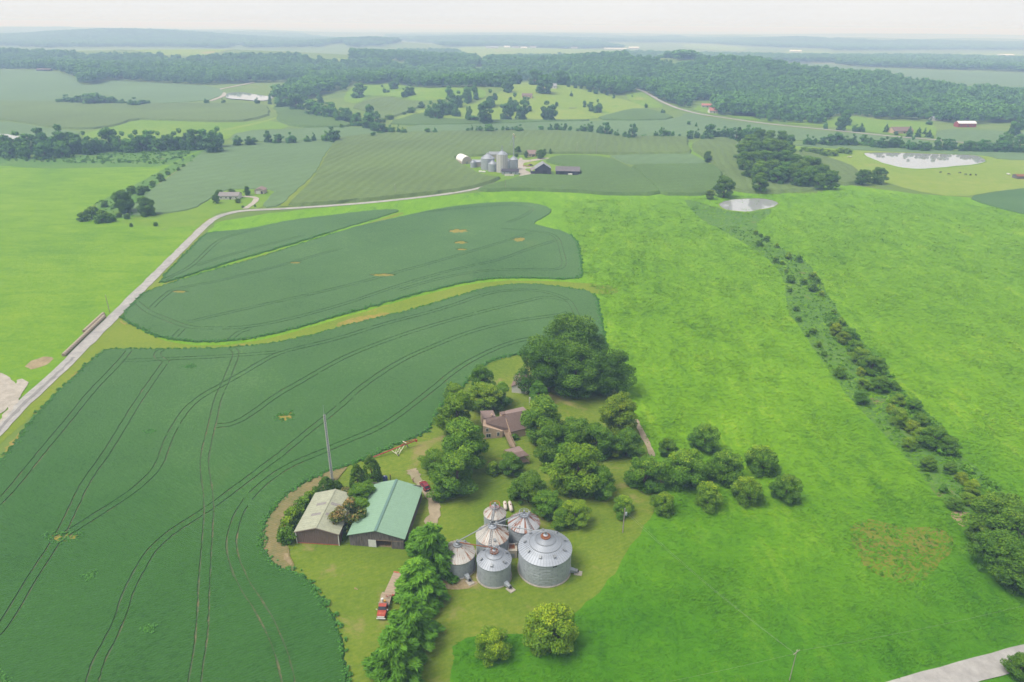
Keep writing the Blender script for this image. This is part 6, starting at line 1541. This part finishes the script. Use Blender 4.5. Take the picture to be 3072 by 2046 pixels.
q = P('q10 374,1350')[0]; pole(q[0], q[1], 9, 'utility pole at the corn edge beside the gravel road', False)
q = P('e 1995,795')[0]; pole(q[0], q[1], 14, 'pale pole beside the far county road', True)
q = P('c 1790,1210')[0]; pole(q[0], q[1], 14, 'right pole at the grass edge right of the grain yard', True)
q = P('c 1519,1200')[0]; pole(q[0], q[1], 11, 'left pole at the grass edge right of the grain yard', False)
q = P('z8 1290,440')[0]; pole(q[0], q[1], 12, 'pole in the gravel yard before the black barn', False)
def wire(a, b, sag, label):
    a, b = Vector(a), Vector(b)
    pts = [a.lerp(b, t / 14) - Vector((0, 0, sag * 4 * (t / 14) * (1 - t / 14))) for t in range(15)]
    m = MB().tube([p - a for p in pts], .011, 5).mesh('power_line', MAT['wire'])
    return tag(put('power_line', m, None, None, a), label, 'wire')
A, B_ = Vector(pA.location), Vector(pB.location)
wire(A + Vector((0, 0, 7.6)), B_ + Vector((-.7, 0, 8.2)), 1.2, 'upper wire from the transformer pole down to the pasture pole')
wire(A + Vector((.2, 0, 6.6)), B_ + Vector((.1, 0, 7.4)), 1.2, 'lower wire from the transformer pole down to the pasture pole')
far = at(3300, 1830, 0); wire(B_ + Vector((.7, .4, 8.1)), (far.x, far.y, 8.5), 1.6, 'wire running right from the pasture pole along the road')
lf = at(1900, 2250, 0); wire(B_ + Vector((-.7, -.4, 8.1)), (lf.x - 30, lf.y, 8.5), 1.0, 'wire running left from the pasture pole out of the picture')

# ---- round hay bales in two rows
bm2 = MB().tube([(0, -.78, 0), (0, -.74, 0), (0, -.25, 0), (0, .25, 0), (0, .74, 0), (0, .78, 0)], [.62, .76, .78, .78, .76, .62], 18).mesh('net_wrap', MAT['bale'])
en = MB().tube([(0, .70, 0), (0, .80, 0)], .56, 14).mesh('hay_end', MAT['hay']); en2 = MB().tube([(0, -.80, 0), (0, -.70, 0)], .56, 14).mesh('hay_end', MAT['hay'])
for nm, s0, s1 in (('long', 'q01 440,892', 'q01 722,622'), ('short', 'q01 582,728', 'q01 716,604')):
    a, b2 = [on(*P(s)[0]) for s in (s0, s1)]; dv = b2 - a; n = int(dv.length / 1.66)
    for i in range(n):
        c = a + dv * ((i + .5) / n); o = empty('hay_bale', (c.x, c.y, .70), '%s round hay bale from the near end of the %s bale row by the road' % (ORD[i], nm), 'hay bale', 'round hay bales in the %s row' % nm, math.atan2(dv.y, dv.x) - R(90) + rnd.uniform(-.03, .03))
        put('net_wrap', bm2, None, o); put('hay_end', en, None, o); put('hay_end', en2, None, o)

# ---- middle distance farm and houses
def house(name, s, w, d, eave, ridge, wall, roof, label, rot=0.0, cat='house', side=True, win=2, dz=0):
    """ridge runs across the view: long side to the camera. s: middle of the front wall base"""
    p = on(*P(s)[0][:2]); o = empty(name, (p.x, p.y, p.z + dz), label, cat, None, rot)
    b = MB(); hw = w / 2
    b.add([(-hw, 0, -1), (hw, 0, -1), (hw, d, -1), (-hw, d, -1), (-hw, 0, eave), (hw, 0, eave), (hw, d, eave), (-hw, d, eave), (-hw, d / 2, ridge), (hw, d / 2, ridge)],
          [(0, 1, 5, 4), (2, 3, 7, 6), (1, 2, 6, 9, 5), (3, 0, 4, 8, 7)]); b.build('wall', MAT[wall], o)
    sl = (ridge - eave) / (d / 2); ov = .4
    for sg in (0, 1):
        ya = -ov if sg == 0 else d + ov; za = eave - sl * ov + .15
        r = [(-hw - ov, ya, za), (hw + ov, ya, za), (hw + ov, d / 2, ridge + .15), (-hw - ov, d / 2, ridge + .15)]
        MB().slab(r if sg == 0 else r[::-1], .14).build('roof', MAT[roof], o)
    for k in range(win):
        window(o, -hw + w * (k + .5) / win, eave * .52, min(1.4, w / win * .3), eave * .3)
    if win: panel(o, 'door', 'dark', w * .04, w * .04 + 1.1, 0, 2.1)
    return o
house('ranch_house', 'q00 1578,1376', 14.5, 8.5, 2.7, 4.6, 'white_wall', 'shingle_grey', 'low ranch house with grey roof beside the blue green soybeans', R(3), win=4)
gg, W_, D_ = gable('detached_garage', on(*P('q00 1757,1338')[0]), on(*P('q00 1822,1338')[0]), 8, 2.8, 4.4, 'cream', 'shingle_light', 'small tan garage at the end of the gravel drive', .3, cat='garage')
panel(gg, 'garage_door', 'white', W_ * .15, W_ * .6, .05, 2.3); panel(gg, 'door', 'dark', W_ * .7, W_ * .85, .05, 2.1)
# grain yard
YB = 'bins of the distant grain yard'
def ybin(x, yb, Rr, eave, apex, n, label, mat='galv_roof'):
    u, v = 1360 + x / 5.607, 420 + yb / 5.607
    return grain_bin(u, v, 0, Rr, eave, apex, n, mat, label, 4, group=YB, collar='galv_roof')
ybin(335, 472, 2.7, 5.0, 7.0, 16, 'smallest grey bin at the left of the distant grain yard')
ybin(580, 512, 6.2, 10.2, 14.3, 24, 'wide dark grey bin in the distant grain yard')
ybin(660, 542, 4.0, 7.0, 9.8, 18, 'short grey bin in front of the wide bin in the distant yard')
tb_, tc_ = ybin(817, 556, 5.0, 16.0, 19.2, 20, 'tall white ribbed bin in the middle of the distant grain yard')
rb2 = MB()
for k in range(20):
    a = 2 * math.pi * k / 20; rb2.box((5.1 * math.cos(a), 5.1 * math.sin(a), 8), (.16, .3, 15.6), a)
rb2.build('stiffener', MAT['galv_dark'], tb_)
MB().lathe([(4.98, .3), (5.06, .32), (5.06, 15.9), (4.98, 15.92)], 40).build('white_sheeting', MAT['white_wall'], tb_)
pf = MB()
for k in range(4): a = R(45 + 90 * k); pf.bar((1.2 * math.cos(a), 1.2 * math.sin(a), 19), (.5 * math.cos(a), .5 * math.sin(a), 23.5), .22)
pf.build('head_frame', MAT['galv_dark'], tb_)
ybin(1013, 512, 4.0, 9.4, 11.8, 18, 'right hand grey bin of the distant grain yard')
ybin(925, 505, 1.8, 8.0, 9.6, 12, 'slim grey tank between the tall bin and the right bin')
def z8g(x, y, z=0): return at(1360 + x / 5.607, 420 + y / 5.607, z)
# hoop barn
a, b2 = z8g(150, 412), z8g(312, 400); dv = b2 - a; hw = dv.length / 2
hb = empty('hoop_barn', ((a.x + b2.x) / 2, (a.y + b2.y) / 2, 0), 'white fabric hoop barn at the left end of the distant grain yard', 'barn', None, math.atan2(dv.y, dv.x))
arc = [(hw * 1.0 * math.cos(math.pi * t / 12), 2.6 + 4.6 * math.sin(math.pi * t / 12)) for t in range(13)]
b = MB(); D_ = 17.0
for i in range(12):
    (x0, z0), (x1, z1) = arc[i], arc[i + 1]; b.add([(x0, 0, z0), (x1, 0, z1), (x1, D_, z1), (x0, D_, z0)], [(0, 1, 2, 3)])
b.build('cover', MAT['fabric'], hb)
e_ = [(x, 0, z) for x, z in arc]; MB().add(e_ + [(-hw, 0, 0), (hw, 0, 0)], [tuple(range(15))]).build('end_wall', MAT['cream'], hb)
MB().add([(x, D_, z) for x, z in arc] + [(-hw, D_, 0), (hw, D_, 0)], [tuple(range(15))]).build('end_wall', MAT['cream'], hb)
for s_ in (-1, 1): MB().box((s_ * hw, D_ / 2, 1.3), (.2, D_, 2.6)).build('side_wall', MAT['cream'], hb)
panel(hb, 'door', 'galv_dark', -.9, .9, 0, 2.4)
house('storage_shed', 'z8 410,455', 10, 8, 4.6, 6.0, 'cream', 'galv_roof', 'cream storage shed behind the small grain yard bins', 0, 'shed', win=0)
o = house('scale_shed', 'z8 955,585', 15, 6, 3.0, 4.6, 'galv', 'black_wood', 'low dark roofed shed in front of the distant bins', 0, 'shed', win=3)
house('machine_shed', 'z8 690,330', 10, 8, 5.0, 7.0, 'cream', 'galv_dark', 'grey roofed shed behind the wide grain bin', 0, 'shed', win=0)
for k, x in enumerate((900, 980)):
    p = z8g(x, 606); o = empty('crate', (p.x, p.y, .1), '%s pale seed crate on the grass before the distant bins' % ('left', 'right')[k], 'crate', 'pale crates in the grain yard')
    MB().box((0, 0, .75), (4.0, 2.2, 1.3)).build('box', MAT['white'], o); MB().box((0, 0, 1.44), (4.1, 2.3, .1)).build('lid', MAT['cream'], o)
# bucket elevator
p = z8g(1010, 300); el = empty('bucket_elevator', (p.x, p.y, 0), 'tall slim bucket elevator with slanted spout behind the bins', 'elevator')
MB().box((0, 0, 11), (.7, .5, 22)).build('leg', MAT['galv_roof'], el); MB().box((0, 0, 22.6), (1.6, 1.2, 1.6)).build('head', MAT['cream_paint'], el)
ln = MB()
for i in range(11): ln.bar((.35, .3, i * 2), (.95, .3, i * 2 + 2), .1); ln.bar((.95, .3, i * 2), (.95, .3, i * 2 + 2), .12)
ln.build('ladder_cage', MAT['galv_dark'], el); MB().tube([(0, 0, 21.5), (-3.5, 0, 13)], .25, 8).build('spout', MAT['galv_roof'], el)
MB().box((1.2, 0, 20.4), (2.2, 1.4, .15)).build('platform', MAT['red_fade'], el)
# black barns and yard house
bb, W_, D_ = gable('black_barn', z8g(1385, 580), z8g(1640, 580), 13, 5.2, 9.4, 'black_wood', 'galv_dark', 'taller black barn with patched grey roof in the distant yard', .5)
panel(bb, 'door', 'dark', W_ * .45, W_ * .75, .1, 3.6); MB().slab([(-4.2, 0, 3.0), (0, 0, 5.2), (0, D_, 5.2), (-4.2, D_, 3.0)], .2).build('lean_to_roof', MAT['shingle_grey'], bb)
MB().box((-4.0, D_ / 2, 1.4), (.15, D_, 2.8)).build('lean_to_wall', MAT['black_wood'], bb); MB().box((-2.0, .1, 1.5), (4.0, .15, 3.0)).build('lean_to_end', MAT['black_wood'], bb)
bb2 = house('black_barn', 'z8 1920,592', 21, 13, 3.6, 6.4, 'black_wood', 'old_roof', 'long low black barn right of the taller black barn', R(-4), 'barn', win=0)
panel(bb2, 'door', 'dark', -7, -3, .1, 3.0); panel(bb2, 'door', 'dark', 1, 6, .1, 3.0)
p = z8g(1965, 606); o = empty('stock_trailer', (p.x, p.y, 0), 'small white trailer parked before the long black barn', 'trailer'); MB().box((0, 0, 1.3), (3.6, 1.8, 1.6)).build('body', MAT['white'], o); MB().bar((1.8, 0, .6), (3.2, 0, .5), .15).build('tongue', MAT['dark'], o)
for x in (-.6, .6): wheel(o, (x, -.95, .4), .4, .22, (0, 1, 0))
house('yard_house', 'z8 1325,285', 8.5, 9, 3.0, 6.0, 'brick', 'shingle_light', 'brown roofed house among trees in the distant grain yard', R(8))
for k, (x, y, lb) in enumerate(((455, 545, 'left white tank lying in the grass below the distant bins'), (515, 550, 'right white tank lying in the grass below the distant bins'))):
    p = z8g(x, y); o = empty('white_tank', (p.x, p.y, 0), lb, 'tank'); MB().tube([(-1.5, 0, .8), (-1.3, 0, .8), (1.3, 0, .8), (1.5, 0, .8)], [.4, .75, .75, .4], 12).build('shell', MAT['white'], o); MB().box((0, 0, .2), (2.0, .8, .4)).build('skid', MAT['dark'], o)
p = z8g(1303, 436); pk = car((p.x, p.y, .15), R(15), 'dark pickup parked in the distant grain yard', 'black_wood')
for k, (x, y) in enumerate(((1180, 448), (1205, 447), (1230, 446), (1255, 446), (1280, 444))):
    p = z8g(x, y); o = empty('barrel', (p.x, p.y, .2), '%s orange barrel from the left along the distant gravel yard' % ORD[k], 'barrel', 'orange barrels'); MB().lathe([(.01, 0), (.4, 0), (.44, .3), (.4, .6), (.42, 1.2), (.01, 1.25)], 12).build('drum', MAT['red_fade'], o); MB().lathe([(.43, .6), (.46, .62), (.46, .75), (.43, .77)], 12).build('band', MAT['white'], o)
for k, x in enumerate((1315, 1355)):
    p = z8g(x, 590); o = empty('feed_tub', (p.x, p.y, .1), '%s pale tub beside the lane below the taller black barn' % ('left', 'right')[k], 'tub'); MB().lathe([(.01, 0), (.9, 0), (1.0, .8), (1.05, .85), (.9, .8), (.85, .1), (.01, .1)], 16).build('shell', MAT['white'], o); MB().lathe([(1.0, .80), (1.08, .82), (1.08, .9), (1.0, .9)], 16).build('rim', MAT['blue'], o)
# scattered buildings in the haze
for s, w, d, e, r, wall, roof, lb, cat in [
    ('c 980,225', 24, 14, 4.5, 6.5, 'white_wall', 'pink_roof', 'long white building with red roof on top of the knoll', 'building'),
    ('c 1165,300', 18, 12, 4, 7.5, 'white_wall', 'galv_dark', 'white gabled barn below the red roofed building', 'barn'),
    ('c 830,435', 16, 10, 4.5, 7, 'brick', 'shingle', 'farmhouse hidden in the knoll trees', 'house'),
    ('e 1110,645', 13, 10, 4, 8, 'white_wall', 'pink_roof', 'white house with pink roof by the far county road', 'house'),
    ('e 1015,565', 16, 10, 3.4, 5.6, 'cream', 'pink_roof', 'tan garage behind the pink roofed house', 'garage'),
    ('h 690,1110', 26, 14, 3.5, 7.5, 'brick', 'shingle', 'brown house among spruces beside the far road', 'house'),
    ('h 1567,1020', 25, 10, 5.0, 7.5, 'red_barn', 'fabric', 'red barn with white roof at the edge of the right woods', 'barn'),
    ('h 1210,930', 24, 10, 3.4, 5.5, 'white_wall', 'galv_roof', 'pale long house at the edge of the right woods', 'house'),
    ('h 715,440', 30, 16, 6.0, 9, 'white_wall', 'fabric', 'white barn on the plain behind the right woods', 'barn'),
    ('h 460,425', 10, 10, 8.0, 13, 'white_wall', 'galv_roof', 'tall white farmhouse on the plain behind the right woods', 'house'),
    ('h 570,432', 24, 12, 4.0, 6, 'galv', 'galv_dark', 'long grey shed on the plain behind the right woods', 'shed'),
    ('b 785,190', 16, 10, 4, 7, 'white_wall', 'fabric', 'small white house at the edge of the central woods', 'house'),
    ('c 215,45', 26, 10, 3.5, 6, 'white_wall', 'galv_roof', 'pale long house in a clearing of the central woods', 'house'),
    ('c 715,72', 22, 12, 4, 6.5, 'white_wall', 'fabric', 'white roofed shed in the woods above the knoll', 'shed'),
    ('c 1075,48', 18, 10, 5, 7, 'white_wall', 'fabric', 'white shed in the woods right above the knoll', 'shed'),
    ('q00 2095,430', 20, 12, 5, 8, 'white_wall', 'fabric', 'white barn in the hazy left woods', 'barn'),
    ('q00 300,490', 30, 12, 3.5, 5, 'black_wood', 'shingle', 'dark low shed at the top of the far left field', 'shed'),
    ('q10 980,412', 40, 18, 5, 8, 'white_wall', 'fabric', 'long white barn in a clearing beyond the central woods', 'barn'),
    ('q10 1465,458', 34, 14, 4, 6, 'white_wall', 'fabric', 'white low building in the woods right of centre', 'building'),
    ('q10 1040,335', 70, 24, 7, 11, 'white_wall', 'galv_roof', 'hazy white farm building at the left of the distant hamlet', 'building'),
    ('q10 1150,316', 60, 24, 9, 14, 'white_wall', 'fabric', 'hazy white farm building in the middle of the distant hamlet', 'building'),
    ('q10 1890,343', 130, 26, 6, 9, 'white_wall', 'fabric', 'very long white poultry barn in the far haze', 'barn'),
    ('q10 2020,340', 60, 24, 9, 14, 'white_wall', 'fabric', 'hazy white barn right of the long poultry barn', 'barn'),
    ('q20 780,362', 60, 24, 8, 12, 'white_wall', 'fabric', 'small white farm in the right haze', 'building'),
    ('q00 1740,305', 90, 26, 7, 10, 'white_wall', 'fabric', 'left white farm building in the left haze', 'building'),
    ('q00 1838,298', 70, 26, 7, 10, 'white_wall', 'fabric', 'right white farm building in the left haze', 'building'),
    ('q20 2240,392', 70, 30, 8, 12, 'white_wall', 'fabric', 'white farm building at the right edge of the haze', 'building')]:
    house('far_' + cat.replace(' ', '_'), s, w, d, e, r, wall, roof, lb, rnd.uniform(-.15, .15), cat, win=3 if w < 40 else 4)
for k, x in enumerate((1140, 1200, 1260, 1320, 1540, 1610, 1690)):
    q = P('q10 %d,%d' % (x, 330 + (k % 3) * 3)); house('far_house', 'q10 %d,%d' % (x, 330 + (k % 3) * 3), 36, 20, 6, 10, 'white_wall', 'shingle_grey' if k % 2 else 'fabric', '%s small pale house from the left along the hazy hamlet street' % ORD[k], rnd.uniform(-.3, .3), 'house', win=2)

# ---- black cattle near the large pond
def cow(s, rz, label):
    p = on(*P(s)[0][:2]); o = empty('cow', (p.x, p.y, p.z + .3), label, 'cow', 'black cattle in the pond pasture', rz)
    b = put('body', cow_mesh(), MAT['cow'], o)
    b.modifiers.new('skin', 'SKIN'); b.modifiers.new('sub', 'SUBSURF').levels = 1
    return o
COWS = []
def cow_mesh():
    if COWS: return COWS[0]
    V_ = [(-.85, 0, 1.15), (-.3, 0, 1.1), (.3, 0, 1.08), (.75, 0, 1.15), (1.1, 0, 1.2), (1.4, 0, .85), (1.62, 0, .55),
          (-.8, .22, .7), (-.9, .22, .35), (-.85, .22, 0), (-.8, -.22, .7), (-.9, -.22, .35), (-.85, -.22, 0), (.7, .2, .65), (.68, .2, .35), (.7, .2, 0), (.7, -.2, .65), (.74, -.2, .35), (.7, -.2, 0), (-1.0, 0, 1.1), (-1.08, 0, .5)]
    E_ = [(0, 1), (1, 2), (2, 3), (3, 4), (4, 5), (5, 6), (0, 7), (7, 8), (8, 9), (0, 10), (10, 11), (11, 12), (3, 13), (13, 14), (14, 15), (3, 16), (16, 17), (17, 18), (0, 19), (19, 20)]
    Rr = [.33, .36, .37, .33, .22, .17, .11, .16, .09, .08, .16, .09, .08, .14, .085, .08, .14, .085, .08, .05, .03]
    bm = bmesh.new(); ly = bm.verts.layers.skin.verify()
    vv = [bm.verts.new(v) for v in V_]
    for e in E_: bm.edges.new((vv[e[0]], vv[e[1]]))
    for v, r in zip(vv, Rr): v[ly].radius = (r, r)
    vv[0][ly].use_root = True
    me = bpy.data.meshes.new('cow_body'); bm.to_mesh(me); bm.free(); COWS.append(me)
    return me
for i, (s, rz) in enumerate((('f 1932,1472', .3), ('f 2052,1498', 2.8), ('f 2200,1477', 0.1), ('f 2285,1502', 3.0), ('f 2345,1505', .5), ('h 1600,1245', 1.2), ('q20 2020,1213', 1.4))):
    if i == 5: s = 'q20 1985,1212'
    cow(s, rz, '%s black cow from the left in the pasture below the large pond' % ORD[i])
# small buildings at the right edge of the pasture and odd pieces
p = on(*P('q20 2245,1205')[0]); o = empty('feed_bunk', (p.x, p.y, p.z + .2), 'white feed bunk in the cattle pasture near the right edge', 'feeder')
MB().box((0, 0, .6), (1.2, 4, .7)).build('trough', MAT['white'], o); 
for y in (-1.5, 1.5): MB().box((0, y, .15), (1.3, .2, .4)).build('leg', MAT['old_wood'], o)
house('cattle_shed', 'q20 2340,1235', 9, 7, 2.4, 3.6, 'old_wood', 'rust', 'rusty low cattle shed at the right edge of the pasture', 0, 'shed', win=0)
p = on(*P('q20 1150,1085')[0]); o = empty('boat', (p.x, p.y, p.z + .2), 'white boat lying on the grass left of the large pond', 'boat')
loft([[(-2.2, -.5, .5), (-2.2, 0, .1), (-2.2, .5, .5)], [(0, -.9, .6), (0, 0, 0), (0, .9, .6)], [(1.6, -.6, .7), (1.6, 0, .1), (1.6, .6, .7)], [(2.4, -.05, .85), (2.4, 0, .6), (2.4, .05, .85)]], 'white', 'hull', o)
MB().box((-.4, 0, .62), (.35, 1.5, .06)).build('seat', MAT['tan_wood'], o)

# ---- the summer haze: one closed box of thin pale air round the land and the camera
def haze():
    b = MB().box((0, 0, 0), (62000, 62000, 142))
    m = bpy.data.materials.new('haze_air'); m.use_nodes = True
    n, l = m.node_tree.nodes, m.node_tree.links; n.clear()
    out = n.new('ShaderNodeOutputMaterial'); pv = n.new('ShaderNodeVolumePrincipled')
    pv.inputs['Color'].default_value = (.44, .64, 1.0, 1); pv.inputs['Density'].default_value = HAZE
    pv.inputs['Absorption Color'].default_value = (1, 1, 1, 1)
    pv.inputs['Anisotropy'].default_value = 0.0
    l.new(pv.outputs[0], out.inputs['Volume'])
    o = b.build('haze', m, None, (0, 0, 70)); 
    return tag(o, 'pale summer haze over the whole landscape', 'haze', None, 'stuff')
HAZE = 0.00032
haze()
